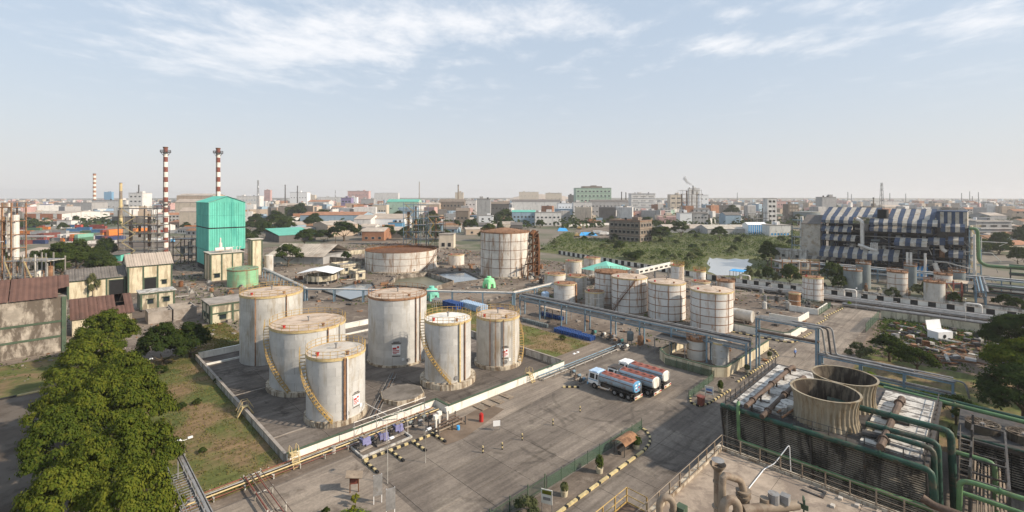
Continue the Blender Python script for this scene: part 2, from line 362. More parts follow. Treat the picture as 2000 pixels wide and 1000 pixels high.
def sheet(name, uvs, z, m, kind='structure'):
    mb = MB(); mb.add([tuple(W(u, v, z)) for u, v in uvs], [tuple(range(len(uvs)))])
    me = mb.mesh(name, MC.get(m) or bpy.data.materials[m])
    if me.polygons[0].normal.z < 0: me.flip_normals()
    return tag(put(me, name), kind=kind)
def rect(u0, u1, v0, v1): return [(u0, v0), (u1, v0), (u1, v1), (u0, v1)]
def pxs(pts): return [UVP(x, y) for x, y in pts]
gm = MB()
for i in range(8):
    for j in range(8):
        x0, y0 = -8000 + 2000 * i, -4000 + 2000 * j; gm.add([(x0, y0, 0), (x0 + 2000, y0, 0), (x0 + 2000, y0 + 2000, 0), (x0, y0 + 2000, 0)], [(0, 1, 2, 3)])
tag(gm.build('ground', bpy.data.materials['ground_soil']), kind='structure')
sheet('plant_ground', rect(-70, 183, -90, 330), .02, 'plant_dirt')
sheet('yard_pavement', rect(4, 118, -14, 56.9), .04, 'yard')
sheet('side_pavement', rect(4, 27, 34, 56.6), .06, 'yard_tan')
sheet('loading_bay_pavement', [(42, 50), (70, 52), (70, 57), (37, 57), (37, 54)], .06, 'yard_tan')
sheet('asphalt_lot', rect(-70, 4, 20, 112), .04, 'asphalt')
sheet('shaded_yard', rect(187, 238, -120, 2), .05, 'yard')
sheet('verge', rect(-60, 5, 112, 134), .05, 'dry_grass')
sheet('lawn', rect(5.5, 20.3, 58.5, 118), .06, 'dry_grass')
sheet('side_lawn', rect(71, 86, 62, 120), .06, 'dry_grass')
sheet('back_lawn', rect(20.4, 32, 113.5, 140), .06, 'dry_grass')
sheet('garden', rect(82, 121, -30, 18), .06, 'dry_grass')
sheet('scrap_yard_ground', rect(121, 160, -30, 19.5), .06, 'bare_soil')
sheet('wetland', pxs([(1050, 492), (1100, 455), (1300, 447), (1580, 452), (1590, 500), (1480, 545), (1400, 540), (1240, 513)]), .05, 'field')
sheet('river', pxs([(1386, 503), (1392, 506), (1400, 504), (1420, 507), (1436, 505), (1450, 507), (1463, 506), (1460, 512), (1470, 516), (1464, 523), (1468, 531), (1452, 533), (1440, 539), (1420, 538), (1404, 540), (1390, 533), (1382, 531), (1388, 522), (1380, 515)]), .09, 'river')
sheet('pond', pxs([(853, 536), (884, 554), (940, 547), (907, 532), (872, 533)]), .07, 'pond')
sheet('pond', pxs([(632, 568), (690, 556), (726, 555), (735, 572), (684, 586)]), .07, 'pond')
sheet('settling_basin', pxs([(776, 545), (835, 540), (884, 555), (842, 570), (760, 563)]), .06, 'pond_green')
sheet('sand_patch', pxs([(848, 856), (870, 870), (905, 858), (985, 800), (950, 790), (905, 815)]), .08, 'bare_soil')
# far lots beyond the plant: dusty yards, green verges
sheet('open_lot', pxs([(140, 432), (230, 430), (232, 438), (140, 441)]), .10, 'field')
sheet('dirt_lot', pxs([(1120, 466), (1125, 448), (1150, 441), (1220, 447), (1195, 466)]), .10, 'plant_dirt')
sheet('truck_lot', pxs([(170, 478), (350, 462), (380, 480), (180, 492)]), .10, 'plant_dirt')
# paving slabs of the roads and of the bund floor, each a piece of its own
SLAB = {}
def slabs(root, u0, u1, v0, v1, du, dv, m, z, skip=None, gap=.05):
    key = (du, dv, m)
    if key not in SLAB:
        mb = MB(); mb.box(gap / 2, gap / 2, -.05, du - gap / 2, dv - gap / 2, 0); SLAB[key] = mb.mesh('paving_slab', MC[m])
    i = 0
    u = u0
    while u < u1 - .01:
        v = v0
        while v < v1 - .01:
            if not (skip and skip(u + du / 2, v + dv / 2)):
                put(SLAB[key], 'paving_slab', root, W(u, v, z + R.uniform(0, .012)), RZ); i += 1
            v += dv
        u += du
road = tag(put(None, 'road'), kind='structure')
slabs(road, 26, 62, 16.6, 30.6, 4.5, 4.66, 'yard', .075, lambda u, v: v < 18 and u < 42)
slabs(road, 62, 80, 25.5, 30.6, 4.5, 5.1, 'yard', .075)
slabs(road, 80, 169, 21.2, 29.8, 8, 4.3, 'yard_tan', .075)
bund_floor = tag(put(None, 'bund_floor'), kind='structure')
slabs(bund_floor, 20.9, 69.5, 57.9, 111.9, 6.075, 5.4, 'bund_floor', .075, lambda u, v: v < 61 and u < 42.7)
slabs(bund_floor, 20.9, 39.2, 60.9, 63.2, 6.075, 2.3, 'bund_floor', .072)
yardr = tag(put(None, 'concrete_yard'), kind='structure')
slabs(yardr, 27.5, 57.5, 35.2, 49.9, 6, 4.9, 'yard', .07)

# ------------------------------------------------------------ walls
def wall_run(name, label, cat, pts, h, t, body, cap=None, bay=4.0, group=None):
    """a wall of separate bays between the corner points (u, v), with a coping piece on each bay"""
    r = T(name, label, cat, *pts[0]); o = W(*pts[0])
    inv = Matrix.Rotation(-RZ, 4, 'Z')
    for a, b in zip(pts, pts[1:]):
        d = math.hypot(b[0] - a[0], b[1] - a[1]); n = max(1, round(d / bay)); rz = math.atan2(b[1] - a[1], b[0] - a[0]); st = d / n
        key = ('w', round(st, 3), h, t, body)
        if key not in SLAB: SLAB[key] = MB().box(.008, -t / 2, 0, st - .008, t / 2, h).mesh('wall_panel', MC[body])
        ck = ('c', round(st, 3), t, cap)
        if cap and ck not in SLAB: SLAB[ck] = MB().box(0, -t / 2 - .05, h + .002, st, t / 2 + .05, h + .12).mesh('coping', MC[cap])
        for i in range(n):
            x = a[0] - pts[0][0] + (b[0] - a[0]) * i / n; y = a[1] - pts[0][1] + (b[1] - a[1]) * i / n
            put(SLAB[key], 'wall_panel', r, (x, y, R.uniform(-.02, 0)), rz)
            if cap: put(SLAB[ck], 'coping', r, (x, y, 0), rz)
    return r
wall_run('bund_wall', 'long white bund wall with green coping in front of the silver tanks, with a jog', 'wall',
         [(20.5, 60.5), (42.7, 60.5), (42.7, 57.2), (70.2, 57.2)], 1.25, .3, 'white_wall', 'green_trim', 4)
wall_run('bund_wall', 'grey bund wall along the lawn on the left side of the silver tanks', 'wall', [(20.5, 60.9), (20.5, 112)], 1.0, .3, 'wall_grey', 'concrete', 5)
wall_run('bund_wall', 'grey bund wall behind the silver tank by the brown-green side lawn', 'wall', [(70.2, 57.6), (70.2, 112)], 1.3, .3, 'wall_grey', 'concrete', 5)
wall_run('bund_wall', 'back wall of the silver tank bund, running behind the tallest tanks', 'wall', [(20.9, 112.1), (69.8, 112.1)], 1.2, .35, 'white_wall', 'white_wall', 5)
wall_run('bund_wall', 'low inner dividing wall with whitewashed top near the back of the silver tank bund', 'wall', [(20.9, 106.6), (69.8, 106.6)], .45, .3, 'white_wall', None, 5)
for (a, b, lb) in (((21, 87), (32, 87), 'thin pale kerb across the bund floor left of the two-tank group'),
                   ((21, 68), (26.5, 68), 'short pale kerb on the bund floor near the front left steps')):
    wall_run('bund_kerb', lb, 'kerb', [a, b], .18, .2, 'concrete', None, 4)
wall_run('tank_yard_wall', 'cream yard wall with green top round the two small grey tanks beside the road', 'wall',
         [(98, 46.5), (88, 46.5), (85.8, 44), (85.8, 35.2), (87.6, 33.2), (110, 33)], 1.9, .25, 'cream', 'green_trim', 3)
wall_run('plot_wall', 'cream low wall at the road corner behind the tall blue pipe posts', 'wall', [(119.5, 46), (119.5, 32.6), (121, 31.6), (133, 31.2)], 1.7, .25, 'white_wall', 'green_trim', 3)
wall_run('plot_wall', 'white low wall at the plot with the small rusty tank', 'wall', [(137.5, 41), (137.5, 34.2), (147, 34)], 1.6, .25, 'white_wall', None, 3)
wall_run('plot_wall', 'white low wall in front of the tall rusty white tank by the compound wall', 'wall', [(152, 40), (152, 33), (163, 33)], 1.6, .25, 'white_wall', None, 3)
# compound wall, black and cream panels alternating
cw = T('compound_wall', 'long compound wall painted in alternating black and cream panels past the green marsh', 'wall', 184, -60)
kp = MB().box(-.16, .01, 0, .16, 2.29, 2.0).mesh('wall_panel', MC['white_wall']); kb = MB().box(-.17, .01, 0, .17, 1.69, 2.0).mesh('wall_panel', MC['black_paint'])
cp = MB().box(-.22, 0, 2.002, .22, 4, 2.12).mesh('coping', MC['concrete'])
for i in range(58):
    y = i * 4.0; x = 0 if y < 125 else (y - 125) * .22
    put(kp, 'wall_panel', cw, (x, y, 0)); put(kb, 'wall_panel', cw, (x, y + 2.3, 0)); put(cp, 'coping', cw, (x, y, 0))
wall_run('boundary_wall', 'plain pale wall behind the small trees on the far side of the pipe track', 'wall', [(190, -8), (190, 62)], 1.9, .3, 'wall_grey', None, 6)
# pond and basin rims
def rim(name, label, px_pts, h, t, m, closed=True, cat='wall'):
    pts = pxs(px_pts); 
    if closed: pts = pts + [pts[0]]
    return wall_run(name, label, cat, pts, h, t, m, None, 6)
rim('pond_wall', 'stained low wall round the pond in front of the wide rusty tank', [(630, 569), (690, 555.5), (728, 554), (737, 573), (684, 588)], .5, .4, 'mold')
rim('pond_wall', 'dark low wall round the bright pond beside the open-topped rusty tank', [(851, 535), (884, 555.5), (943, 547.5), (908, 531)], .6, .4, 'concrete_dark')
rim('basin_wall', 'mould-streaked wall of the green settling basin beyond the tall silver tank', [(776, 545), (835, 539), (886, 556), (842, 571), (758, 564)], 1.6, .3, 'concrete_stain')

# ------------------------------------------------------------ tanks
def ring_pts(r, z, a0, a1, n): return [(r * math.cos(a0 + (a1 - a0) * i / n), r * math.sin(a0 + (a1 - a0) * i / n), z) for i in range(n + 1)]
def railing_mb(r, z, h, n, a0=0, a1=2 * math.pi, rr=.035, mid=True):
    mb = MB(); full = abs(a1 - a0 - 2 * math.pi) < 1e-3
    for hh in ((h, h * .55) if mid else (h,)):
        p = ring_pts(r, z + hh, a0, a1, 40); 
        if full: mb.tube(p[:-1], rr, 4, closed=True)
        else: mb.tube(p, rr, 4)
    for i in range(n + (0 if full else 1)):
        a = a0 + (a1 - a0) * i / n; mb.beam((r * math.cos(a), r * math.sin(a), z), (r * math.cos(a), r * math.sin(a), z + h), rr * 1.6)
    mb.lathe(0, 0, [(r + .02, z), (r + .02, z + .14)], 40, a0, None if full else a1)
    return mb
def spiral_mb(r, z0, z1, a0, a1, wd=.75, treads=None):
    n = treads or max(10, int((z1 - z0) / .40)); st, sr = MB(), MB()
    for i in range(n):
        f = (i + .5) / n; a = a0 + (a1 - a0) * f; z = z0 + (z1 - z0) * f
        st.cbox((r + wd / 2 + .1) * math.cos(a), (r + wd / 2 + .1) * math.sin(a), z, wd, .27, .06, a)
    for q in (r + .08, r + wd + .14):
        P = [(q * math.cos(a0 + (a1 - a0) * i / 24), q * math.sin(a0 + (a1 - a0) * i / 24), z0 + (z1 - z0) * i / 24) for i in range(25)]
        for i in range(24): sr.beam(P[i], P[i + 1], .05, .11)
    q = r + wd + .14
    for hh in (.55, 1.05):
        sr.tube([(q * math.cos(a0 + (a1 - a0) * i / 24), q * math.sin(a0 + (a1 - a0) * i / 24), z0 + (z1 - z0) * i / 24 + hh) for i in range(25)], .035, 4)
    for i in range(0, 25, 2):
        a = a0 + (a1 - a0) * i / 24; z = z0 + (z1 - z0) * i / 24; sr.beam((q * math.cos(a), q * math.sin(a), z), (q * math.cos(a), q * math.sin(a), z + 1.05), .05)
    return st, sr
def cam_ang(u, v):
    """local angle (in the plant grid) from a point to the camera"""
    return math.atan2(-v, -u)
def storage_tank(label, px, Z, r, h, courses=6, shell='silver', roof='roof_tan', plinth=(0, 0), rail='yellow_paint', rail_h=1.1, stair=None,
                 down=None, sign=None, seams=None, stiff=0, cone=.06, group=None, deck=True, zb=.08, wedges=16, ladder=None, name='storage_tank', extra=None, open_top=0):
    X = XZ(px, Z); u, v = toUV(X, Z); t = T(name, label, 'tank', u, v, zb, group); ca = cam_ang(u, v)
    pr, ph = plinth; z0 = ph
    if ph:
        MB().lathe(0, 0, [(pr, 0), (pr, ph), (r - .1, ph + .02)], 44).build('plinth', MC['plinth'], t, True)
        ns = 28
        jm = MB().cbox(0, 0, ph / 2, .05, .13, ph - .02).mesh('plinth_rib', MC['plinth'])
        for k in range(ns):
            a = 2 * math.pi * k / ns; put(jm, 'plinth_rib', t, ((pr + .01) * math.cos(a), (pr + .01) * math.sin(a), 0), a)
    ch = (h - z0) / courses; key = ('ring', round(r, 3), round(ch, 3), shell)
    npl = 11 if shell.startswith('silver') and r > 3.5 else 0
    if npl:      # silver shells: every plate of every course is a piece
        kp_ = key + ('plate',)
        if kp_ not in SLAB: w_ = 2 * math.pi / npl; SLAB[kp_] = MB().lathe(0, 0, [(r - .06, .0), (r, .006), (r, ch - .006), (r - .06, ch)], 5, .002, w_ - .002).mesh('shell_plate', MC[shell], True)
        for i in range(courses):
            for j in range(npl): q_ = 1 + R.uniform(-.0012, .0012); put(SLAB[kp_], 'shell_plate', t, (0, 0, z0 + i * ch), 2 * math.pi * (j + .5 * (i % 2)) / npl, (q_, q_, 1))
        MB().lathe(0, 0, [(r - .08, z0), (r - .08, h)], 40).build('inner_shell', MC['rust_mid'], t, True)
    for i in range(0 if npl else courses):
        rr = r - .012 * (i % 2)
        k2 = key + (i % 2,)
        if k2 not in SLAB:
            SLAB[k2] = MB().lathe(0, 0, [(rr - .06, 0), (rr, 0), (rr, ch), (rr - .06, ch)], 48).mesh('shell_course', MC[shell], True)
        put(SLAB[k2], 'shell_course', t, (0, 0, z0 + i * ch), i * 1.3)
    if seams:
        sm = MB()
        for i in range(0, courses + 1): sm.lathe(0, 0, [(r + .001, z0 + i * ch - .09), (r + .03, z0 + i * ch - .07), (r + .03, z0 + i * ch + .07), (r + .001, z0 + i * ch + .09)], 48)
        sm.build('seam_band', MC[seams], t, True)
    if stiff:
        sm = MB()
        for k in range(stiff):
            a = 2 * math.pi * (k + .3) / stiff; sm.cbox((r + .02) * math.cos(a), (r + .02) * math.sin(a), (z0 + h) / 2, .06, .14, h - z0 - .1, a)
        sm.build('vertical_seam', MC[seams or 'rust_mid'], t)
    if open_top:      # shell open above a sunken rusty roof
        MB().lathe(0, 0, [(r - .07, h), (r - .07, h - open_top - .3)], 48).build('inner_wall', MC['rust'], t, True)
        zr = h - open_top
    else: zr = h
    cr = cone * r; wk = ('wedge', round(r, 3), wedges, roof, cone)
    if wk not in SLAB:
        a = 2 * math.pi / wedges; mb = MB(); q = r + (.06 if not open_top else -.08)
        P = [(0, 0, cr), (q * math.cos(0), 0, 0), (q * math.cos(a / 2), q * math.sin(a / 2), 0), (q * math.cos(a), q * math.sin(a), 0)]
        mb.add(P + [(x, y, z - .05) for x, y, z in P], [(0, 1, 2, 3), (0, 4, 5, 1), (1, 5, 6, 2), (2, 6, 7, 3), (3, 7, 4, 0)]); SLAB[wk] = mb.mesh('roof_plate', MC[roof])
    for k in range(wedges): put(SLAB[wk], 'roof_plate', t, (0, 0, zr + .03 + .016 * (k % 2)), 2 * math.pi * k / wedges)
    if deck and not open_top: MB().lathe(0, 0, [(r + .005, h - .35), (r + .10, h - .3), (r + .10, h + .02), (r - .2, h + .03)], 48).build('top_rim', MC['yellow_pale' if rail.startswith('yellow') else 'rust_mid'], t, True)
    if rail_h: railing_mb(r + .02, h, rail_h, 26).build('railing', MC[rail], t)
    if stair:
        a0, a1 = ca + stair[0], ca + stair[1]; st, sr = spiral_mb(r, z0 + .1, h - .1, a0, a1, stair[2] if len(stair) > 2 else .75)
        s = sr.build('spiral_stair', MC[rail if rail_h else 'rust'], t); st.build('tread', MC[rail if rail_h else 'rust'], s)
    if down is not None:
        for (da, w_, mm) in down:
            a = ca + da; MB().cbox((r + .18) * math.cos(a), (r + .18) * math.sin(a), (z0 + h) / 2, .2, w_, h - z0, a).build('downpipe', MC[mm], t)
    if sign is not None:
        a, z, sc = ca + sign[0], sign[1], sign[2]; q = r + .05
        mb = MB(); mb.cbox(q * math.cos(a), q * math.sin(a), z, .05, 1.2 * sc, 1.4 * sc, a)
        s = mb.build('warning_sign', MC['white_paint'], t); m2 = MB()
        for (dy, dz, w_, h_) in ((-.25, .2, .55, .3), (.25, .38, .3, .3), (-.05, -.12, .95, .12), (-.05, -.34, .95, .12), (-.2, -.54, .5, .1)):
            m2.cbox((q + .03) * math.cos(a) - dy * sc * math.sin(a), (q + .03) * math.sin(a) + dy * sc * math.cos(a), z + dz * sc, .02, w_ * sc, h_ * sc, a)
        m2.build('print', MC['red_paint'], s); m3 = MB()
        for dz, w_ in ((.95, 1.4), (1.15, .9), (-.95, 1.2)):
            m3.cbox((q + .0) * math.cos(a), (q + .0) * math.sin(a), z + dz * sc, .02, w_ * sc, .12 * sc, a)
        m3.build('stencil', MC['steel_dark'], t)
        b2 = a + .22; MB().cbox(q * math.cos(b2), q * math.sin(b2), z0 + 1.1, .04, .5, .5, b2).build('notice', MC['white_paint'], t)
    if ladder is not None:
        a = ca + ladder; mb = MB()
        for s_ in (-.2, .2):
            mb.beam(((r + .25) * math.cos(a) - s_ * math.sin(a), (r + .25) * math.sin(a) + s_ * math.cos(a), z0), ((r + .25) * math.cos(a) - s_ * math.sin(a), (r + .25) * math.sin(a) + s_ * math.cos(a), h + .9), .05)
        for i in range(int((h - z0) / .4)): mb.cbox((r + .25) * math.cos(a), (r + .25) * math.sin(a), z0 + .4 * i, .04, .4, .04, a)
        mb.build('ladder', MC[rail if rail_h else 'rust_mid'], t)
    # roof fittings
    if not open_top and r > 1.8:
        mb = MB(); mb.cyl(0, 0, h + cr, h + cr + .7, .12, 8); mb.cyl(0, 0, h + cr + .7, h + cr + .85, .25, 8); mb.build('vent', MC['steel_grey'], t)
        for k in range(2):
            a = ca + (-.9, .5)[k]; q = r * .78; mb = MB(); mb.cyl(q * math.cos(a), q * math.sin(a), h, h + .5, .22, 10); mb.cyl(q * math.cos(a), q * math.sin(a), h + .5, h + .58, .3, 10)
            mb.build('hatch' if k else 'vent', MC['red_paint' if (k == 0 and rail.startswith('yellow')) else 'rust_mid'], t)
    if plinth[1]:
        a = ca + .35; mb = MB(); mb.cyl(0, 0, 0, .12, .38, 14); o = mb.build('manhole', MC['steel_grey'], t); o.rotation_euler = (0, rad(90), a); o.location = ((r + .0) * math.cos(a), (r + .0) * math.sin(a), z0 + .8)
    return t, u, v, ca
storage_tank('tall silver tank with tan rusty roof, far left of the silver group', 531, 96.3, 5.8, 13.3, 9, 'silver_old', stair=None, rail='yellow_paint', down=[(.45, .12, 'rust_mid'), (-.5, .1, 'rust_mid')], group='silver tanks in the bund')
storage_tank('widest silver tank, shorter, with flat tan roof and spiral stair, second from left', 602.5, 83, 6.2, 10.6, 7, 'silver', plinth=(6.75, .75), stair=(-.45, -1.75), rail='yellow_paint', down=[(.5, .14, 'rust_mid'), (.9, .1, 'silver')], cone=.03, group='silver tanks in the bund')
storage_tank('nearest silver tank at the bund front with a spiral stair and red-print warning sign', 656.5, 70.6, 4.2, 9.65, 7, 'silver', 'roof_pale', plinth=(4.5, .75), stair=(-.1, -1.7), rail='yellow_paint', down=[(.27, .3, 'rust_mid'), (.36, .12, 'white_clean')], sign=(.72, 3.0, 1.0), group='silver tanks in the bund')
storage_tank('tall broad silver tank in the middle with a bare post rail round its roof', 777, 95.5, 5.8, 13.1, 9, 'silver', rail='rust_mid', plinth=(6.1, .35), down=[(.62, .12, 'rust_mid'), (.8, .1, 'rust_mid')], sign=(-.05, 3.4, 1.3), group='silver tanks in the bund')
storage_tank('silver tank with whitish roof and left-hand spiral stair on a high concrete ring', 875, 83.8, 4.1, 11.1, 8, 'silver', 'white_wall', plinth=(4.95, .95), stair=(.1, -1.75), rail='yellow_paint', down=[(.5, .26, 'yellow_pale'), (.75, .12, 'rust_mid')], group='silver tanks in the bund')
storage_tank('rightmost silver tank, streaky, with ladder, warning sign and stair on its right side', 972.5, 92.6, 4.25, 9.5, 7, 'silver_old', plinth=(4.65, .7), stair=(1.1, 2.6), rail='yellow_paint', down=[(-.35, .12, 'rust_mid'), (-.1, .1, 'rust_mid'), (.25, .1, 'rust_mid')], sign=(.33, 3.2, 1.1), ladder=.75, group='silver tanks in the bund')
# big rusty tanks behind
t, u, v, ca = storage_tank('wide low open-topped tank with rusty sunken roof behind the silver tanks', 784, 213.6, 16, 8.9, 3, 'white_rusty', 'rust', seams='rust_mid', rail='rust', rail_h=1.0, open_top=.9, cone=.03, wedges=24, stiff=10, plinth=(17, .6), stair=(.55, 1.3, 1.0))
t, u, v, ca = storage_tank('tall rusty white tank with a rust-eaten conical roof in front of the green marsh', 986.5, 197, 10.3, 18.3, 5, 'white_rusty', 'rust_mid', seams='rust', rail='rust', rail_h=.8, cone=.16, wedges=20, stiff=14, plinth=(10.9, .5), stair=(.75, 1.5, 1.4))
mb = MB()                                            # its rusty stair tower on the right side
a = ca + 1.35; cx_, cy_ = (11.9) * math.cos(a), 11.9 * math.sin(a)
for dx in (-1.6, 1.6):
    for dy in (-1.6, 1.6): mb.beam((cx_ + dx, cy_ + dy, 0), (cx_ + dx, cy_ + dy, 17.5), .4)
for k in range(6):
    z = 2.8 * k + 1.8
    mb.cbox(cx_, cy_, z, 3.6, 3.6, .14)
    mb.beam((cx_ - 1.5, cy_ - 1.5, z), (cx_ + 1.5, cy_ - 1.5, z + 2.8), .9, .15); mb.beam((cx_ - 1.6, cy_ + 1.6, z), (cx_ + 1.6, cy_ + 1.6, z + 2.8), .25)
mb.tube([(cx_ - 1, cy_, 17), (cx_ + .6, cy_, 18.6), (cx_ + 2.2, cy_ - .2, 16), (cx_ + 2.7, cy_ - .2, 11), (cx_ + 2.7, cy_ - .2, 0)], 1.05, 10, bend=2)
mb.build('stair_tower', MC['rust'], t)
mb = MB(); a = ca + .7
mb.add([(12 * math.cos(a - .12), 12 * math.sin(a - .12), 5), (15.5 * math.cos(a - .1), 15.5 * math.sin(a - .1), 6.5), (15.5 * math.cos(a + .22), 15.5 * math.sin(a + .22), 6.5), (12 * math.cos(a + .22), 12 * math.sin(a + .22), 5.2)], [(0, 1, 2, 3)])
for q, b2 in ((12, -.1), (15.3, -.08), (15.3, .2), (12, .2)): mb.beam((q * math.cos(a + b2), q * math.sin(a + b2), 0), (q * math.cos(a + b2), q * math.sin(a + b2), 6), .3)
mb.build('lean_to', MC['rust'], t)
# white storage tanks in the centre right
WT = dict(shell='white_rust', seams='rust_mid', rail_h=0, group='white rust-streaked tanks', roof='roof_tan', cone=.12, wedges=14)
storage_tank('large white tank with rusty seams, nearest the road in the white row', 1389.5, 117, 5.0, 9.7, 5, stiff=9, **WT)
storage_tank('large white tank with rusty seams, middle of the white row', 1302, 127.7, 4.95, 9.7, 5, stiff=9, **WT)
t, u, v, ca = storage_tank('large white tank with a brown slanting stair across its face', 1229, 136, 5.1, 9.7, 5, stiff=9, stair=(-.95, .35, .7), **WT)
storage_tank('white tank with orange rusty top, partly behind the one with a slanting stair', 1193, 146.5, 5.0, 9.5, 5, stiff=9, **{**WT, 'roof': 'rust_mid', 'rail_h': .8, 'rail': 'rust_mid'})
WS = dict(shell='white_rusty', rail_h=0, group='smaller rusty white tanks', roof='rust_mid', cone=.1, wedges=10, seams='white_rusty')
storage_tank('medium white tank with a broad rust stripe down its right side', 1104, 145, 3.5, 6.1, 4, **{**WS, 'shell': 'white_rust'}, down=[(1.15, .9, 'rust_mid')])
storage_tank('medium grey-white tank just behind the one with the broad rust stripe', 1126, 153, 3.3, 7.1, 4, **{**WS, 'shell': 'silver_old'})
storage_tank('short streaky tank beside the foot of the large white tanks', 1161.5, 138, 2.8, 5.0, 3, **{**WS, 'shell': 'silver_old'}, stiff=8)
storage_tank('tall cream and rust tank with boxed ribs, left one behind the green canopy', 1120.5, 190, 3.4, 6.9, 3, **WS, stiff=6)
storage_tank('cream tank with rust streaks, next to the ribbed one near the compound wall', 1156.5, 200, 3.5, 6.8, 3, **WS)
storage_tank('low wide rusty tank at the right of the tall rusty tank', 1084, 172, 3.9, 4.6, 2, **WS)
storage_tank('narrow white tank with yellow cage on top', 1323, 175, 2.4, 7.2, 3, **{**WS, 'shell': 'white_rust', 'rail_h': 1.4, 'rail': 'yellow_paint'}, ladder=.8)
storage_tank('narrow white tank with yellow railing, right of the one with the cage', 1366, 165, 2.1, 6.7, 3, **{**WS, 'shell': 'white_rust', 'rail_h': 1.3, 'rail': 'yellow_paint'})
storage_tank('low white tank with rust spotted railing just behind the nearest large white tank', 1417, 150, 2.7, 6.0, 3, **{**WS, 'rail_h': 1.1, 'rail': 'rust_mid'})
storage_tank('low white tank between the two narrow tanks and the nearest large white tank', 1369, 152, 2.9, 5.4, 3, **WS)
storage_tank('standing white tank beside the striped compound wall', 1587.5, 148.5, 2.85, 7.4, 4, **{**WS, 'shell': 'white_rust', 'seams': 'rust_mid'}, stiff=6)
storage_tank('slim rusty brown tank on legs next to the standing white tank', 1552, 138, 1.55, 4.5, 2, **{**WS, 'shell': 'rust_mid'})
storage_tank('small grey-white tank with a rusty wire crown inside the cream walled yard', 1360.5, 95, 1.9, 4.1, 2, **{**WS, 'shell': 'silver_old', 'rail_h': .9, 'rail': 'rust_mid', 'seams': 'rust_mid'})
storage_tank('small white tank with flat pale top inside the cream walled yard', 1407, 92, 1.57, 4.3, 3, **{**WS, 'shell': 'silver', 'roof': 'roof_pale', 'seams': 'silver_old'}, ladder=2)
GT = dict(rail_h=.9, rail='rust_mid', wedges=10, cone=.08, group='tanks in front of the striped plant')
storage_tank('dark grey tank with smooth shell in front of the striped plant', 1665.5, 160, 2.65, 7.9, 4, 'tank_grey', 'tank_grey', **GT)
storage_tank('taller dark grey tank half hidden behind the smooth grey one', 1686, 168, 2.2, 9.0, 4, 'tank_grey', 'tank_grey', **GT)
storage_tank('rust-striped cream tank with a broken rim in front of the striped plant', 1752.5, 155, 2.75, 8.1, 4, 'white_rusty', 'rust_mid', **GT, seams='rust_mid')
storage_tank('slim grey tank right behind the rust-striped cream tank', 1778, 165, 1.8, 8.6, 4, 'tank_grey', 'tank_grey', **GT)
storage_tank('brownish tank with bushes at its foot, lower right of the blue and white hut', 1825, 142, 2.5, 7.1, 4, 'silver_old', 'rust_mid', **GT)
storage_tank('brownish tank just behind the one with bushes at its foot', 1842, 153, 2.3, 7.6, 4, 'white_rusty', 'rust_mid', **GT)
storage_tank('grey tank with conical frame roof at the right end of the tank line', 1869, 162, 2.2, 7.0, 4, 'tank_grey', 'tank_grey', **GT)
t, u, v, ca = storage_tank('mint green tank with a framed conical roof beside the cream boiler block', 474.5, 173.7, 5.1, 6.1, 4, 'tank_green', 'tank_green_roof', rail_h=.4, rail='tank_green', cone=.18, seams='tank_green', ladder=.3)
storage_tank('small weathered tank between the two big rusty tanks', 891, 227, 3.9, 4.8, 2, **WS)
storage_tank('far teal tank beyond the brown frame building', 1575, 560, 14, 15, 3, 'tank_grey', 'tank_grey', rail_h=0)
storage_tank('far grey double tank behind the striped roofs, left one', 1795, 640, 16, 13, 3, 'tank_grey', 'tank_grey', rail_h=0)
storage_tank('far grey double tank behind the striped roofs, right one', 1818, 600, 15, 14, 3, 'tank_grey', 'tank_grey', rail_h=0)
# octagonal foundation with no tank
u, v = UVP(786, 775); t = T('tank_base', 'empty octagonal concrete tank base on the bund floor', 'tank base', u, v, .085)
MB().cyl(0, 0, 0, .65, 3.6, 8).build('base_block', MC['plinth'], t); MB().cyl(0, 0, .652, .70, 3.45, 8).build('base_top', MC['concrete_dark'], t)
# ------------------------------------------------------------ near building with the flat roof
nb = T('flat_roof_building', 'building with tan flat concrete roof, handrail and thick pipes at the lower right', 'building', 8, -45)
MB().box(0, 0, 0, 33.6, 61.4, 10.7).build('wall', MC['cream_dirty'], nb)
rp = {}
for i in range(7):
    for j in range(12):
        if 'm' not in rp: rp['m'] = MB().box(.01, .01, 10.7, 4.78, 5.10, 11).mesh('roof_panel', MC['roof_slab'])
        put(rp['m'], 'roof_panel', nb, (i * 4.8 + .05, j * 5.12, R.uniform(-.012, .012)))
MB().box(0, 61.05, 11.0, 33.75, 61.5, 11.22).box(33.3, 0, 11.0, 33.75, 61.05, 11.18).build('parapet', MC['plinth'], nb)
def railing(parent, pts, h, step, m, r=.03, rails=(1.0, .5), name='railing', toe=True):
    """handrail along points: every post its own piece"""
    g = put(None, name, parent); rb = MB(); pm = MB().box(-r * 1.3, -r * 1.3, 0, r * 1.3, r * 1.3, h).mesh('post', MC[m])
    for a, b in zip(pts, pts[1:]):
        a, b = Vector(a), Vector(b); n = max(1, round((b - a).length / step))
        for q in rails: rb.tube([a + Vector((0, 0, h * q)), b + Vector((0, 0, h * q))], r, 5)
        if toe: rb.beam(a + Vector((0, 0, .06)), b + Vector((0, 0, .06)), .02, .1)
        for i in range(n + (1 if b == Vector(pts[-1]) else 0)): put(pm, 'post', g, tuple(a + (b - a) * i / n))
    rb.build('rail', MC[m], g); return g
railing(nb, [(8, 61.1, 11.2), (33.4, 61.1, 11.2), (33.4, 20, 11.2)], 1.1, 1.55, 'pipe_tan', .032)
railing(nb, [(14, 63.2, 10.9), (21.5, 63.2, 10.9), (21.5, 61.6, 10.9)], 1.1, 1.5, 'yellow_paint', .032)
MB().box(12, 61.55, 10.5, 21.6, 63.4, 10.85).build('landing', MC['pipe_brown'], nb)
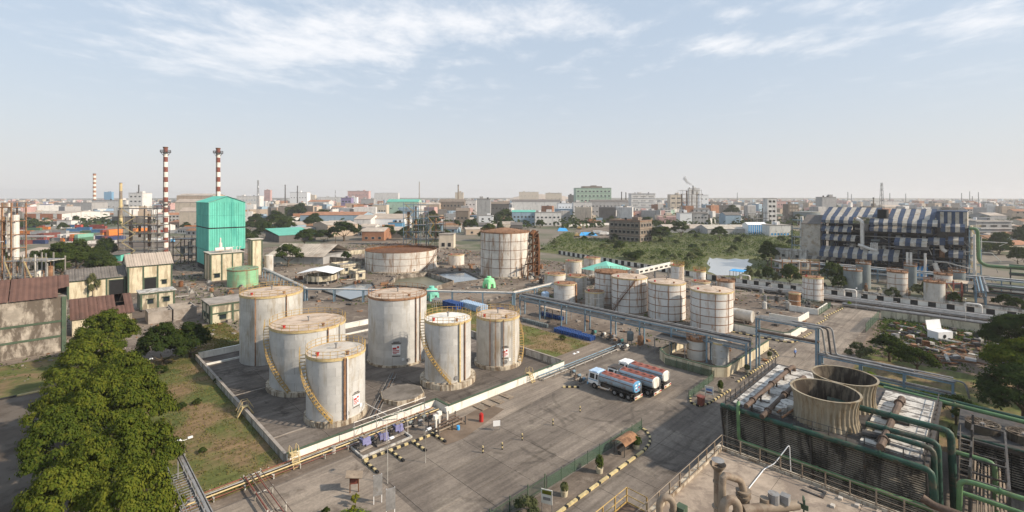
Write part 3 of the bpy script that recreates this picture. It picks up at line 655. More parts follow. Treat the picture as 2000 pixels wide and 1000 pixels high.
MB().box(31.9, 53.3, 11.004, 32.9, 53.45, 11.09).box(31.9, 53.46, 11.0, 32.05, 54.7, 11.09).box(32.7, 53.46, 11.0, 32.9, 54.4, 11.1).build('roof_bracket', MC['steel_dark'], nb)
for (a, b) in ((32.6, 52.3), (31.2, 52.5), (32.5, 51.3), (32.7, 50.1), (31.4, 50.9)): MB().box(a, b, 11, a + .35, b + .25, 11.16).build('roof_block', MC['roof_pale'], nb)
MB().tube([(29.1, 57.5, 11.06), (32.8, 57.5, 11.1), (33.5, 57, 11.4), (35, 56.3, 12.7), (35, 56.2, 10.4)], .035, 6, bend=.3).build('hose', MC['white_clean'], nb)
MB().tube([(20, 60.8, 11.4), (24, 56, 11.08), (28, 50, 11.06), (28.5, 42, 11.06)], .03, 5, bend=.6).build('cable', MC['yellow_paint'], nb)
def at_local(px, py, Y):                                # a point seen at (px, py) at depth Y, in the near building's frame
    X = XZ(px, Y); u, v = toUV(X, Y); return (u - 8, v + 45, z_at(py, Y))
vs_ = T('vent_pipe', 'tall tan vent stack with flared cap standing on the flat roof', 'vent pipe', 8, -45)
x, y, _ = at_local(1402, 905, 30)
mb = MB().cyl(x, y, 11, 15.5, .25, 14).cyl(x, y, 13.0, 13.08, .36, 14).cyl(x, y, 14.6, 14.7, .3, 14); mb.build('pipe', MC['pipe_tan'], vs_, True)
MB().lathe(x, y, [(.26, 15.4), (.5, 15.75), (.5, 15.8), (.3, 15.55)], 16).build('cap', MC['pipe_tan'], vs_, True)
cp_ = MB().cyl(x, y, 16.05, 16.12, .4, 14, .05); cp_.build('rain_hood', MC['steel_grey'], vs_, True)
gp = T('gooseneck_pipe', 'brown pipe rising from the flat roof and bending over into a thick pale fitting', 'pipe', 8, -45)
P = [at_local(1409, 1030, 29), at_local(1411, 926, 29), at_local(1447, 938, 29.6), at_local(1452, 958, 29.6)]
MB().tube([(P[0][0], P[0][1], 10.9), P[1], P[2], (P[3][0], P[3][1], P[3][2])], .22, 12, bend=.5).build('pipe', MC['pipe_tan'], gp, True)
MB().cyl(P[3][0], P[3][1], P[3][2] - 1.3, P[3][2], .36, 14).cyl(P[3][0], P[3][1], P[3][2] - .35, P[3][2] - .25, .46, 14).cyl(P[3][0], P[3][1], P[3][2] - .05, P[3][2] + .04, .46, 14).cyl(P[3][0], P[3][1], 10.9, P[3][2] - 1.32, .2, 10).build('fitting', MC['pipe_tan'], gp, True)
for (lb, px, py, Y, r) in (('large pale elbow duct beside the bent brown pipe on the flat roof', 1428, 990, 28.5, .27),
                           ('fat pale swan-neck vent at the roof edge by the yellow handrail', 1302, 985, 28.5, .2)):
    d = T('elbow_duct', lb, 'duct', 8, -45); x, y, z = at_local(px, py, Y)
    MB().tube([(x - .3, y + .32, 10.9), (x - .3, y + .32, z + .2), (x, y + .03, z + .5), (x + .28, y - .28, z + .2), (x + .3, y - .3, z - .4)], r, 14, bend=.4).build('duct', MC['pipe_tan'], d, True)
    MB().cyl(x + .3, y - .3, z - .45, z - .37, r + .07, 14).build('flange', MC['pipe_tan'], d, True)
vb = T('valve_manifold', 'cluster of dull pipes and valves with green handwheel on the flat roof', 'valves', 8, -45)
x, y, z = at_local(1460, 985, 29.2); mb = MB()
mb.tube([(x - .8, y, z), (x + 2.2, y - 2.2, z)], .3, 12); mb.cyl(x + .6, y - .8, 10.9, z + .5, .28, 12); mb.cyl(x + 1.6, y - 1.7, 10.9, z + .2, .2, 10); mb.cyl(x - .6, y + .1, 10.9, z, .16, 8)
mb.build('pipe', MC['pipe_tan'], vb, True); MB().cbox(x + 1.5, y - 1.7, z + .45, .5, .5, .5).cyl(x + 1.0, y - 1.2, z + .2, z + .8, .33, 12).build('gauge', MC['steel_grey'], vb)
MB().cyl(x + 2.4, y - 2.5, z - .6, z + .5, .05, 6).cbox(x + 2.4, y - 2.5, z + .3, .5, .08, .35, .4).cbox(x + 2.4, y - 2.5, z - .1, .08, .5, .3).build('handwheel', MC['green_trim'], vb)
MB().cbox(x - 3.6, y + 2.6, z - .2, .55, .55, 1.1).build('control_box', MC['green_trim'], vb)

# ------------------------------------------------------------ cooling tower
ct = T('cooling_tower', 'dark louvred cooling tower with two ribbed fan stacks and white basins on top', 'cooling tower', 60, 4)
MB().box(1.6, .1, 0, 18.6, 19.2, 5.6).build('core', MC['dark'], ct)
MB().box(-.2, -.1, 6.5, 20.6, 19.4, 6.9).build('deck', MC['steel_dark'], ct)
ls = {}
def louvre(parent, p0, p1, lean, z0, z1, n, bay):
    p0, p1 = Vector((*p0, 0)), Vector((*p1, 0)); d = (p1 - p0).normalized(); nr = Vector((d.y, -d.x, 0)); L_ = (p1 - p0).length; nb_ = round(L_ / bay)
    for i in range(n):
        f = (i + .5) / n; z = z0 + (z1 - z0) * f; off = lean * f
        for j in range(nb_):
            key = ('lv', round(L_ / nb_, 3))
            if key not in ls:
                m_ = MB(); q = L_ / nb_
                m_.add([(.03, -.10, 0), (q - .03, -.10, 0), (q - .03, 0, .07), (.03, 0, .07), (.03, -.11, .03), (q - .03, -.11, .03), (q - .03, -.01, .10), (.03, -.01, .10)], [(0, 1, 2, 3), (7, 6, 5, 4), (0, 4, 5, 1), (2, 6, 7, 3), (1, 5, 6, 2), (3, 7, 4, 0)])
                ls[key] = m_.mesh('louvre_slat', MC['louvre'])
            p = p0 + d * (L_ / nb_ * j) + nr * off
            put(ls[key], 'louvre_slat', parent, (p.x, p.y, z), math.atan2(d.y, d.x))
louvre(ct, (1.5, 19.3), (1.5, 0), 1.5, .4, 6.45, 24, 4.83)
louvre(ct, (1.6, 19.3), (1.6, 19.25), .01, .4, .41, 0, 1) if False else None
louvre(ct, (18.5, 19.3), (1.6, 19.3), 0.1, .4, 6.45, 26, 5.6)
pb = MB()
for j in range(5):
    y = 19.35 - j * 4.83; pb.beam((1.3, y, .2), (-.25, y, 6.5), .16)
pb.mat(0); pb.build('louvre_frame', MC['steel_dark'], ct)
mb = MB(); mb.add([(1.5, 19.42, .3), (.0, 19.42, 6.5), (1.7, 19.42, 6.5), (1.7, 19.42, .3)], [(0, 1, 2, 3)]); mb.box(1.5, 19.36, .2, 19, 19.46, .6); mb.build('end_casing', MC['louvre'], ct)
def fan_stack(x, y):
    prof = [(3.35, 6.9), (3.12, 7.7), (3.08, 8.5), (3.16, 9.4), (3.42, 10.35)]
    s = MB().lathe(x, y, prof, 144, flute=.07).build('fan_stack', MC['stack'], ct)
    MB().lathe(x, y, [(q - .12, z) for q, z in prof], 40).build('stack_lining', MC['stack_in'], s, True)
    MB().lathe(x, y, [(3.3, 10.33), (3.52, 10.33), (3.54, 10.41), (3.3, 10.41), (3.3, 10.33)], 48).build('stack_rim', MC['stack'], s, True)
    MB().cyl(x, y, 6.95, 7.3, 3.0, 24).build('fan_ring', MC['dark'], s)
    for k in range(6):
        a = k * math.pi / 3; MB().beam((x + .3 * math.cos(a), y + .3 * math.sin(a), 8.0), (x + 2.8 * math.cos(a), y + 2.8 * math.sin(a), 8.05), .5, .06).build('fan_blade', MC['steel_dark'], s)
    MB().cyl(x, y, 7.3, 8.2, .4, 12).build('fan_hub', MC['steel_dark'], s)
fan_stack(4.3, 9.2); fan_stack(11.4, 8.6)
for i in range(9):                                       # white basin covers at the right end, dark gaps between
    x0 = 1.1 + i * 2.05
    MB().box(x0, .5, 6.9, x0 + 1.75, 5.4, 7.12 + R.uniform(0, .03)).build('basin_cover', MC['basin_white'], ct)
for i in range(6):
    x0 = 1.0 + i * 3.1; MB().box(x0, 12.9, 6.9, x0 + 2.9, 18.4, 7.1 + R.uniform(0, .03)).build('basin_cover', MC['basin_white'], ct)
MB().cyl(2.6, 13.6, 6.9, 7.8, .9, 16).cyl(4.0, 12.9, 6.9, 7.9, .9, 16).build('foam_mound', MC['basin_white'], ct, True)
railing(ct, [(19.8, 18.9, 6.9), (.1, 18.9, 6.9), (.1, .2, 6.9), (20, .2, 6.9)], 1.1, 1.6, 'steel_dark', .035)
pp = MB()
for (y, r, x0, x1, z) in ((16.0, .28, -1.4, 17.5, 8.1), (14.0, .28, -2.2, 15, 7.8), (3.4, .36, -1.2, 15.2, 8.0)):
    MB().tube([(x0, y, z), (x1, y, z - .1), (x1 + .8, y, z - .4), (x1 + .9, y, 6.9)], r, 10, bend=.5).build('header_pipe', MC['pipe_brown'], ct, True)
    for q in range(6): pp.cyl(x0 + 2 + q * (x1 - x0 - 3) / 5, y, 6.9, z, .12, 6)
    for q in (.12, .5, .86): pp.tube([(x0 + q * (x1 - x0) - .06, y, z), (x0 + q * (x1 - x0) + .06, y, z)], r + .13, 12)
pp.build('pipe_support', MC['pipe_brown'], ct)
for (x, y, z, l) in ((7, 12.2, 7.5, 2.5), (2.3, 5.4, 7.5, 1.8), (9, 4.6, 7.4, 2.0)):
    d = MB(); d.tube([(x, y, z), (x + .3, y - l, z)], .35, 10); d.cbox(x, y - l, 7.15, .9, 1.1, .6); d.tube([(x + .8, y, 7.2), (x + 1.2, y - l * .8, 7.2)], .12, 6); d.build('fan_motor', MC['steel_dark'], ct, True)
for (y, x0, x1) in ((11.9, 0, 8), (12.3, 3, 14), (12.7, 1, 9)):
    MB().tube([(x0, y + .6, 7.5), (x1, y - .2, 7.45)], .13, 6).build('deck_pipe', MC['rust_mid'], ct)
MB().cbox(5, 5.0, 7.3, .9, .7, .8).cbox(3.6, 4.9, 7.2, .5, .5, .5).build('deck_drum', MC['cream_dirty'], ct)
def loose_pipe(label, pts, r, m, name='pipe', flanges=(), bend=.6, cat='pipe'):
    o = pts[0]; t = T(name, label, cat, o[0], o[1]); q = [(p[0] - o[0], p[1] - o[1], p[2]) for p in pts]
    MB().tube(q, r, 12, bend=bend).build('pipe_run', MC[m], t, True)
    if len(pts) > 1:
        for f in flanges:
            a, b = Vector(q[f[0]]), Vector(q[f[0] + 1]); c = a + (b - a) * f[1]; d = (b - a).normalized() * .06
            MB().tube([c - d, c + d], r + .1, 12).build('flange', MC[m], t, True)
    return t
loose_pipe('dark green header pipe along the top edge of the cooling tower louvres', [(59.4, 23.2, 7.0), (59.4, 3.6, 7.0), (59.4, 3.3, 0)], .28, 'pipe_green', flanges=((0, .05), (0, .4), (0, .8)))
loose_pipe('lime green pipe dropping down the louvre corner and running in front', [(59.6, 21.2, 7.9), (58.9, 21.0, 7.6), (58.9, 20.9, 3.6), (58.9, -6, 3.5)], .2, 'pipe_lime', flanges=((2, .3), (2, .6)))
loose_pipe('short green elbow pipe dropping beside the header pipe end', [(61.6, 7.4, 7.2), (61.6, 7.4, 8.3), (61.6, 3.6, 8.2), (61.6, 3.4, 0)], .24, 'pipe_green')
loose_pipe('thick brown and green pipe crossing the deck and dropping at the tower end', [(63.2, 9.2, 8.2), (63.2, 3.4, 8.3), (63.2, 3.2, 0)], .28, 'pipe_green', flanges=((0, .3),))
loose_pipe('thickest deck pipe, ending in a tall dark green drop at the tower end', [(67, 13.5, 8.4), (67, 2.6, 8.4), (67, 2.3, 0)], .33, 'pipe_green', flanges=((0, .2), (0, .55)))
loose_pipe('green pipe with square bend branching off the tall dark green drop pipe', [(67.2, 2.3, 6.3), (67.2, -.6, 6.3), (67.2, -.7, 1)], .22, 'pipe_lime')
loose_pipe('pale green pipe looping up and running off the right side of the photo', [(60, 1.8, 2.5), (60, 1.7, 6.6), (60, .9, 6.8), (60, -8, 6.7)], .22, 'pipe_lime', flanges=((2, .2),))
loose_pipe('second pale green pipe running low beside the looping one', [(60.8, 1.6, 5.2), (60.8, -8, 5.0)], .2, 'pipe_lime')
loose_pipe('big dark pipe sloping off through the lower right corner', [(57.6, 4.2, 5.0), (57.6, 3.4, 4.6), (57.6, -9, 4.4)], .36, 'pipe_brown')
loose_pipe('long green pipe line behind the cooling tower deck running to the right edge', [(82.5, 10, 6.4), (82.5, -14, 5.9)], .26, 'pipe_lime', flanges=((0, .3), (0, .6)))
loose_pipe('dark green pipe just behind the long light green pipe line', [(83.4, 11, 6.5), (83.4, -14, 6.0)], .24, 'pipe_green')
fr = T('pipe_structure', 'dark steel frame with stairs and many thin pipes at the end of the cooling tower', 'steel structure', 62, -1.5)
mb = MB()
for x in (0, 5, 10, 15):
    for y in (0, 2.6): mb.beam((x, y, 0), (x, y, 7.4 if y else 6.2), .2)
for z in (2.4, 4.8, 6.2):
    for y in (0, 2.6): mb.beam((0, y, z), (15, y, z), .18)
    for x in (0, 5, 10, 15): mb.beam((x, 0, z), (x, 2.6, z), .16)
mb.build('frame', MC['steel_dark'], fr); mb = MB()
for k in range(9): mb.tube([(R.uniform(0, 3), .2 + k * .27, 2.6 + .3 * (k % 3)), (R.uniform(9, 15), .2 + k * .27, 2.8 + .3 * (k % 3))], .09, 6)
mb.build('pipe', MC['pipe_tan'], fr); mb = MB()
for k in range(16): mb.cbox(3 + k * .45, 3.0, .5 + k * .38, .3, .9, .05)
mb.beam((2.9, 2.5, .4), (10, 2.5, 6.6), .08, .2); mb.beam((2.9, 3.5, .4), (10, 3.5, 6.6), .08, .2); mb.beam((2.9, 3.5, 1.4), (10, 3.5, 7.6), .06); mb.build('stair', MC['pipe_tan'], fr)
c2 = T('cooling_tower', 'second, lower cooling tower with flat caged fans at the right edge', 'cooling tower', 75.7, -15)
MB().box(1.3, 0, 0, 9, 17, 4.5).build('core', MC['dark'], c2); MB().box(-.2, -.1, 4.6, 10, 17.4, 5.0).build('deck', MC['steel_dark'], c2)
louvre(c2, (1.2, 17.2), (1.2, .5), 1.1, .3, 4.5, 14, 4.2); louvre(c2, (9.2, 17.2), (1.2, 17.2), .05, .3, 4.5, 14, 4.0)
for y in (15.3, 11.9, 8.5):
    f = MB().lathe(3.6, y, [(1.55, 5.0), (1.5, 5.9), (1.58, 5.95), (1.42, 5.95), (1.42, 5.2)], 40).build('fan_ring', MC['stack_in'], c2, True)
    MB().cyl(3.6, y, 5.02, 5.1, 1.4, 20).build('fan_well', MC['dark'], f)
    g = MB()
    for k in range(14): a = k * math.pi / 7; g.beam((3.6 + .2 * math.cos(a), y + .2 * math.sin(a), 5.98), (3.6 + 1.45 * math.cos(a), y + 1.45 * math.sin(a), 5.98), .03)
    for q in (.5, .9, 1.25): g.lathe(3.6, y, [(q, 5.96), (q + .03, 5.97)], 24)
    g.build('fan_guard', MC['pipe_tan'], f); MB().cyl(3.6, y, 5.5, 5.9, .28, 12).build('fan_hub', MC['steel_grey'], f)
    for k in range(5): a = k * 1.257; MB().beam((3.6, y, 5.7), (3.6 + 1.3 * math.cos(a), y + 1.3 * math.sin(a), 5.7), .3, .04).build('fan_blade', MC['pipe_tan'], f)
MB().tube([(-.4, 17, 5.2), (-.4, 0, 5.2)], .16, 8).build('header_pipe', MC['pipe_green'], c2, True)
for y in (16, 11, 6): MB().beam((-.3, y, 0), (-.3, y, 5), .15).build('louvre_frame', MC['steel_dark'], c2)

# ------------------------------------------------------------ tanker lorries
def tanker(label, u, v, cabm, roofm, sidem, endm, L_=9.3):
    t = T('tanker_lorry', label, 'tanker lorry', u, v, .09, 'tanker lorries parked side by side')
    # local: y = forward (to the far left), origin under the rear bumper, x across
    prof = []
    for k in range(28):
        a = 2 * math.pi * k / 28; ca_, sa_ = math.cos(a), math.sin(a)
        prof.append((1.22 * abs(ca_) ** .8 * (1 if ca_ > 0 else -1), 2.13 + .87 * abs(sa_) ** .8 * (1 if sa_ > 0 else -1)))
    def barrel(y0, y1, k0=1.0, k1=1.0):
        mb = MB(); n = len(prof); mb.v += [(x * k0, y0, 2.13 + (z - 2.13) * k0) for x, z in prof] + [(x * k1, y1, 2.13 + (z - 2.13) * k1) for x, z in prof]
        for i in range(n):
            j = (i + 1) % n; mb.f.append((i, j, n + j, n + i)); mb.m.append(0)
        return mb
    MB_ = barrel(.35, 6.65); MB_.build('tank_barrel', MC[sidem], t, True)
    e = MB(); n = len(prof); e.v = [(x * .9, .12, 2.13 + (z - 2.13) * .9) for x, z in prof]; e.f = [tuple(range(n))]; e.m = [0]
    e2 = barrel(.12, .35, .9, 1.0); o = len(e.v); e.v += e2.v; e.f += [tuple(i + o for i in f) for f in e2.f]; e.m += e2.m
    end = e.build('rear_end', MC[endm], t, True)
    f2 = barrel(6.65, 6.85, 1.0, .92); o = len(f2.v); f2.v += [(x * .92, 6.85, 2.13 + (z - 2.13) * .92) for x, z in prof]; f2.f.append(tuple(range(o, o + n))); f2.m.append(0); f2.build('front_end', MC[sidem], t, True)
    mb = MB()
    for i in range(n): pass
    q = [(x * 1.006, 2.13 + (z - 2.13) * 1.006) for x, z in prof if z > 2.13 + .60]
    q.sort()
    mb.v = [(x, .38, z) for x, z in q] + [(x, 6.62, z) for x, z in q]; m_ = len(q)
    mb.f = [(i, i + 1, m_ + i + 1, m_ + i) for i in range(m_ - 1)]; mb.m = [0] * (m_ - 1); mb.build('top_strip', MC[roofm], t, True)
    s = MB()
    for sx in (-1, 1): s.box(sx * 1.17, .3, 2.42, sx * 1.235, 6.7, 2.50)
    s.build('side_stripe', MC['rust'], t)
    for i in range(5): MB().cyl(0, 1.0 + i * 1.3, 2.95, 3.12, .26, 14).cyl(0, 1.0 + i * 1.3, 3.12, 3.16, .3, 14).build('manhole_lid', MC[roofm], t, True)
    MB().box(-.45, .2, .78, .45, 9, 1.02).box(-1.1, .0, .7, 1.1, .16, .95).build('chassis', MC['steel_dark'], t)
    MB().box(-1.18, -.06, .50, 1.18, .02, .84).build('rear_bumper', MC['white_wall'], t)
    MB().box(-1.16, -.08, .38, 1.16, -.02, .48).build('under_run_bar', MC['kerb_yellow'], t)
    for sx in (-1, 1):
        MB().cbox(sx * .92, -.08, .68, .34, .06, .2).build('tail_light', MC['red_paint'], t)
        MB().cbox(sx * .55, -.075, .66, .16, .05, .2).build('reflector', MC['yellow_paint'], t)
        MB().cbox(sx * 1.0, .12, 1.02, .4, .06, .3).build('mudflap', MC['rubber'], t)
    for y, w_ in ((1.15, 1), (2.45, 1), (3.75, 1), (7.75, 0)):
        for sx in (-1, 1):
            wm = MB(); r = .52; x1 = sx * 1.17; x0 = sx * (.62 if w_ else .85)
            wm.tube([(x0, y, r), (x1, y, r)], r, 18); o_ = wm.build('wheel', MC['rubber'], t, True)
            MB().tube([(x1 - sx * .02, y, r), (x1 + sx * .03, y, r)], .27, 12).tube([(x1, y, r), (x1 + sx * .09, y, r)], .12, 8).build('rim', MC['steel_grey'], o_, True)
    MB().box(-1.2, .5, 1.12, -1.12, 5.9, 1.2).box(1.12, .5, 1.12, 1.2, 5.9, 1.2).box(-1.2, .4, 1.08, 1.2, 4.5, 1.1).build('mudguard', MC['steel_dark'], t)
    for sx in (-1, 1):
        MB().tube([(sx * 1.15, 4.6, 1.05), (sx * 1.15, 4.9, .62), (sx * 1.15, 6.4, .62), (sx * 1.15, 6.9, 1.1)], .05, 6).build('side_guard', MC['white_clean'], t)
    cab = MB(); y0, y1, z0, z1 = 7.0, 9.1, .75, 2.72
    cab.add([(-1.15, y0, z0), (1.15, y0, z0), (1.15, y1, z0), (-1.15, y1, z0), (-1.08, y0, z1), (1.08, y0, z1), (1.08, y1 - .22, z1), (-1.08, y1 - .22, z1), (-1.15, y1, 1.62), (1.15, y1, 1.62), (-1.15, y0, 1.62), (1.15, y0, 1.62)],
            [(0, 3, 2, 1), (4, 5, 6, 7), (0, 1, 11, 10), (10, 11, 5, 4), (1, 2, 9, 11), (11, 9, 6, 5), (2, 3, 8, 9), (9, 8, 7, 6), (3, 0, 10, 8), (8, 10, 4, 7)])
    cb = cab.build('cab', MC['white_paint'], t)
    MB().box(-1.12, y0 - .02, z1 + .003, 1.12, y1 - .15, z1 + .12).box(-1.0, y0 + .3, z1 + .12, 1.0, y0 + 1.2, z1 + .22).build('cab_roof', MC[cabm], cb)
    g = MB(); g.add([(-1.0, y1 + .012, 1.66), (1.0, y1 + .012, 1.66), (.96, y1 - .19, 2.6), (-.96, y1 - .19, 2.6)], [(0, 1, 2, 3)]); g.build('windscreen', MC['glass'], cb)
    for sx in (-1, 1):
        for (a, b) in ((7.75, 8.75), (7.1, 7.55)):
            g = MB(); g.add([(sx * 1.162, a, 1.66), (sx * 1.162, b, 1.66), (sx * 1.10, b - .05, 2.5), (sx * 1.10, a, 2.5)], [(0, 1, 2, 3)]); g.build('side_window', MC['glass'], cb)
        MB().box(sx * 1.152, 7.1, 1.38, sx * 1.165, 9.0, 1.52).build('cab_stripe', MC['blue_paint'], cb)
        MB().cbox(sx * .85, y1 + .03, 1.0, .4, .06, .22).build('headlight', MC['lamp_white'], cb)
        MB().beam((sx * 1.15, 9.0, 2.2), (sx * 1.4, 9.15, 2.2), .04).cbox(sx * 1.42, 9.15, 2.05, .06, .2, .42).build('mirror', MC['steel_dark'], cb)
    MB().box(-1.2, y1, .45, 1.2, y1 + .16, .8).build('front_bumper', MC['blue_paint'], t)
    if endm == 'blue_paint':
        for (x, z, w_, h_, mm) in ((-.5, 2.55, .5, .22, 'white_paint'), (.45, 2.55, .45, .25, 'white_paint'), (-.45, 2.1, .5, .18, 'white_paint'), (.4, 2.05, .5, .2, 'red_paint'), (-.4, 1.75, .6, .15, 'red_paint'), (.45, 1.72, .4, .16, 'yellow_paint')):
            MB().cbox(x, .105, z, w_, .02, h_).build('painted_panel', MC[mm], end)
    ld = MB(); ld.beam((.75, .05, .9), (.75, .05, 2.7), .05); ld.beam((1.05, .05, .9), (1.05, .05, 2.5), .05)
    for k in range(5): ld.beam((.75, .05, 1.1 + k * .32), (1.05, .05, 1.1 + k * .32), .04)
    ld.build('rear_ladder', MC['steel_grey'], t)
    return t
tanker('nearest tanker lorry with blue painted rear end and pale blue cab roof', 67.2, 39.3, 'blue_pale', 'tank_red', 'tank_blue', 'blue_paint')
tanker('middle tanker lorry with blue-grey barrel, white rear end and dark cab roof', 71.0, 38.0, 'steel_dark', 'tank_red', 'tank_blue', 'white_wall')
tanker('farthest tanker lorry of the three, with an all-white cab top', 74.8, 38.2, 'white_paint', 'tank_red', 'tank_blue', 'white_wall')
t = T('road_tanker', 'white tank lorry with dark cab in the shaded yard at far right', 'tanker lorry', 224, -14)
MB().tube([(0, 0, 2.4), (0, 8, 2.4)], 1.3, 16).build('tank_barrel', MC['white_wall'], t, True); MB().box(-1.2, -3.2, .8, 1.2, -.6, 3.2).build('cab', MC['blue_steel'], t); MB().box(-.5, -3, .6, .5, 8, 1).build('chassis', MC['steel_dark'], t)
for y in (-2, 4.5, 6):
    for sx in (-1, 1): MB().tube([(sx * .8, y, .5), (sx * 1.2, y, .5)], .5, 12).build('wheel', MC['rubber'], t, True)

# ------------------------------------------------------------ traffic islands, kerbs, street furniture
KY = [MB().box(.02, -.14, 0, .98, .14, .24).mesh('kerb_stone', MC[m]) for m in ('kerb_yellow', 'black_paint')]
KS = [MB().box(.03, -.16, 0, 1.57, .16, .22).mesh('kerb_stone', MC['kerb_yellow']), MB().box(.02, -.15, 0, .38, .15, .2).mesh('kerb_stone', MC['black_paint'])]
def kerb_line(name, label, pts, mode='stripe', length=.5, closed=False):
    r = T(name, label, 'kerb', *pts[0]); P = [Vector((p[0] - pts[0][0], p[1] - pts[0][1], .06)) for p in pts]; k = 0
    for a, b in zip(P, P[1:]):
        d = b - a; n = max(1, round(d.length / length)); rz = math.atan2(d.y, d.x); st = d.length / n
        for i in range(n):
            p = a + d * i / n
            if mode == 'stripe': put(KY[k % 2], 'kerb_stone', r, tuple(p), rz, (st, 1, 1))
            else: put(KS[k % 2], 'kerb_stone', r, tuple(p), rz, (st / 1.6 if k % 2 == 0 else st / .4, 1, 1)) if mode == 'long' else None
            k += 1
    return r
def kerb_long(name, label, pts):
    r = T(name, label, 'kerb', *pts[0]); P = [Vector((p[0] - pts[0][0], p[1] - pts[0][1], .06)) for p in pts]
    for a, b in zip(P, P[1:]):
        d = b - a; n = max(1, round(d.length / 1.95)); rz = math.atan2(d.y, d.x); st = d.length / n; e = d.normalized()
        for i in range(n):
            p = a + d * i / n; put(KS[0], 'kerb_stone', r, tuple(p), rz, ((st - .36) / 1.6, 1, 1)); q = p + e * (st - .36); put(KS[1], 'kerb_stone', r, tuple(q), rz, (.34 / .4, 1, 1))
    return r
isl = tag(sheet('traffic_island', [(30, 31.3), (55, 31.1), (57.6, 31.6), (59.3, 33.0), (59.5, 34.2), (30, 34.5)], .12, 'plant_dirt'))
kerb_long('island_kerb', 'long kerb of the traffic island, worn yellow blocks with short black gaps', [(31, 31.2), (54.5, 31.0)])
kerb_line('island_kerb', 'curved end of the traffic island kerb in white and grey blocks', [(54.5, 31.0), (56.6, 31.4), (58.2, 32.3), (59.2, 33.4), (59.5, 34.6)], 'stripe', .55)
kerb_line('island_kerb', 'yellow and black kerb of the small island with the red box', [(74.8, 34.2), (72.4, 33.0), (72.2, 31.6), (74, 30.9), (82, 30.5)], 'stripe', .55)
kerb_line('island_kerb', 'yellow and black kerb along the cream tank yard wall', [(86.5, 30.9), (107, 30.2), (109.6, 31.6), (110.5, 33)], 'stripe', .55)
kerb_line('island_kerb', 'yellow and black kerb rounding the plot behind the tall blue posts', [(117.4, 48), (117.6, 33), (118.4, 30.8), (121, 30.0), (131, 29.6)], 'stripe', .8)
kerb_line('island_kerb', 'yellow and black kerb of the plot by the slim brown tank', [(136, 44), (137, 32), (139, 30.6), (150, 29.9)], 'stripe', .9)
kerb_line('island_kerb', 'yellow and black kerb of the farthest plot along the road, by the standing white tank', [(150, 31), (166, 29.5), (168, 31)], 'stripe', .9)
kerb_line('bay_kerb', 'striped black and yellow kerb at the back of the pump loading bays', [(27.5, 54.3), (37.4, 53.6)], 'stripe', .55)
for u, lb in ((27.5, 'striped prong kerb at the left end of the loading bays'), (31.0, 'second striped prong kerb from the left in the loading bays'), (34.3, 'third striped prong kerb from the left in the loading bays'), (37.4, 'striped prong kerb at the right end of the loading bays')):
    kerb_line('bay_kerb', lb, [(u, 54.0), (u, 50.7)], 'stripe', .55)
kerb_line('bay_kerb', 'striped kerb in front of the parked lorry cabs', [(62.6, 51.2), (64.6, 49.2)], 'stripe', .5)
kerb_line('path_edge', 'low kerb dividing the asphalt lot from the grassy verge at the left', [(-40, 112), (4.5, 112)], 'stripe', 3)
# green mesh fence on the island
def net_mat():
    m = bpy.data.materials.new('green_net'); m.use_nodes = True; t = m.node_tree; b = t.nodes['Principled BSDF']; b.inputs['Base Color'].default_value = (.05, .105, .06, 1); b.inputs['Roughness'].default_value = .8
    b.inputs['Alpha'].default_value = .38; MC['green_net'] = m
net_mat()
def net_fence(label, pts, h, step, postm='green_trim', net='green_net', name='mesh_fence'):
    t = T(name, label, 'fence', *pts[0]); pm = MB().cyl(0, 0, 0, h + .25, .045, 6).mesh('fence_post', MC[postm])
    for a, b in zip(pts, pts[1:]):
        d = math.hypot(b[0] - a[0], b[1] - a[1]); n = max(1, round(d / step)); rz = math.atan2(b[1] - a[1], b[0] - a[0]); st = d / n
        key = ('net', round(st, 3), h, net)
        if key not in SLAB:
            mb = MB(); mb.box(.03, -.006, .1, st - .03, .006, h); SLAB[key] = mb.mesh('mesh_panel', MC[net])
        for i in range(n):
            p = (a[0] - pts[0][0] + (b[0] - a[0]) * i / n, a[1] - pts[0][1] + (b[1] - a[1]) * i / n, .08)
            put(pm, 'fence_post', t, p); put(SLAB[key], 'mesh_panel', t, p, rz)
    put(pm, 'fence_post', t, (pts[-1][0] - pts[0][0], pts[-1][1] - pts[0][1], .08)); return t
net_fence('green mesh fence along the traffic island, running towards the lorries', [(39.5, 34.6), (59.2, 34.1)], 1.35, 2.45)
bf = T('bar_fence', 'dark green upright-bar fence by the bottom edge, next to the round bush', 'fence', 31, 34.7)
bm_ = MB().box(-.02, -.02, 0, .02, .02, 1.5).mesh('bar', MC['green_trim'])
for i in range(44): put(bm_, 'bar', bf, (i * .19, 0, .1))
MB().box(0, -.03, .35, 8.3, .03, .4).box(0, -.03, 1.4, 8.3, .03, 1.45).build('rail', MC['green_trim'], bf)
for x in (0, 2.8, 5.5, 8.3): MB().box(x - .05, -.05, 0, x + .05, .05, 1.9).build('fence_post', MC['green_trim'], bf)
net_fence('green mesh fence on the small island by the red box', [(73.4, 33.8), (84, 34.2)], 1.3, 2.1)
net_fence('green mesh fence in front of the cream tank yard wall', [(85.2, 44), (85.2, 34.5)], 1.4, 2.4)
net_fence('green fence round the plot below the standing white tank', [(163.5, 44), (163.6, 32.2), (151, 32.4)], 1.8, 2.5)
net_fence('green fence at the near end of the scrap yard beside the road', [(158.5, 20.2), (140, 20.4)], 2.2, 3)
wall_run('scrap_yard_wall', 'stained panel wall with posts at the far side of the scrap yard', 'wall', [(159.5, 20), (159.5, -14)], 2.3, .2, 'cream_dirty', 'steel_dark', 3)
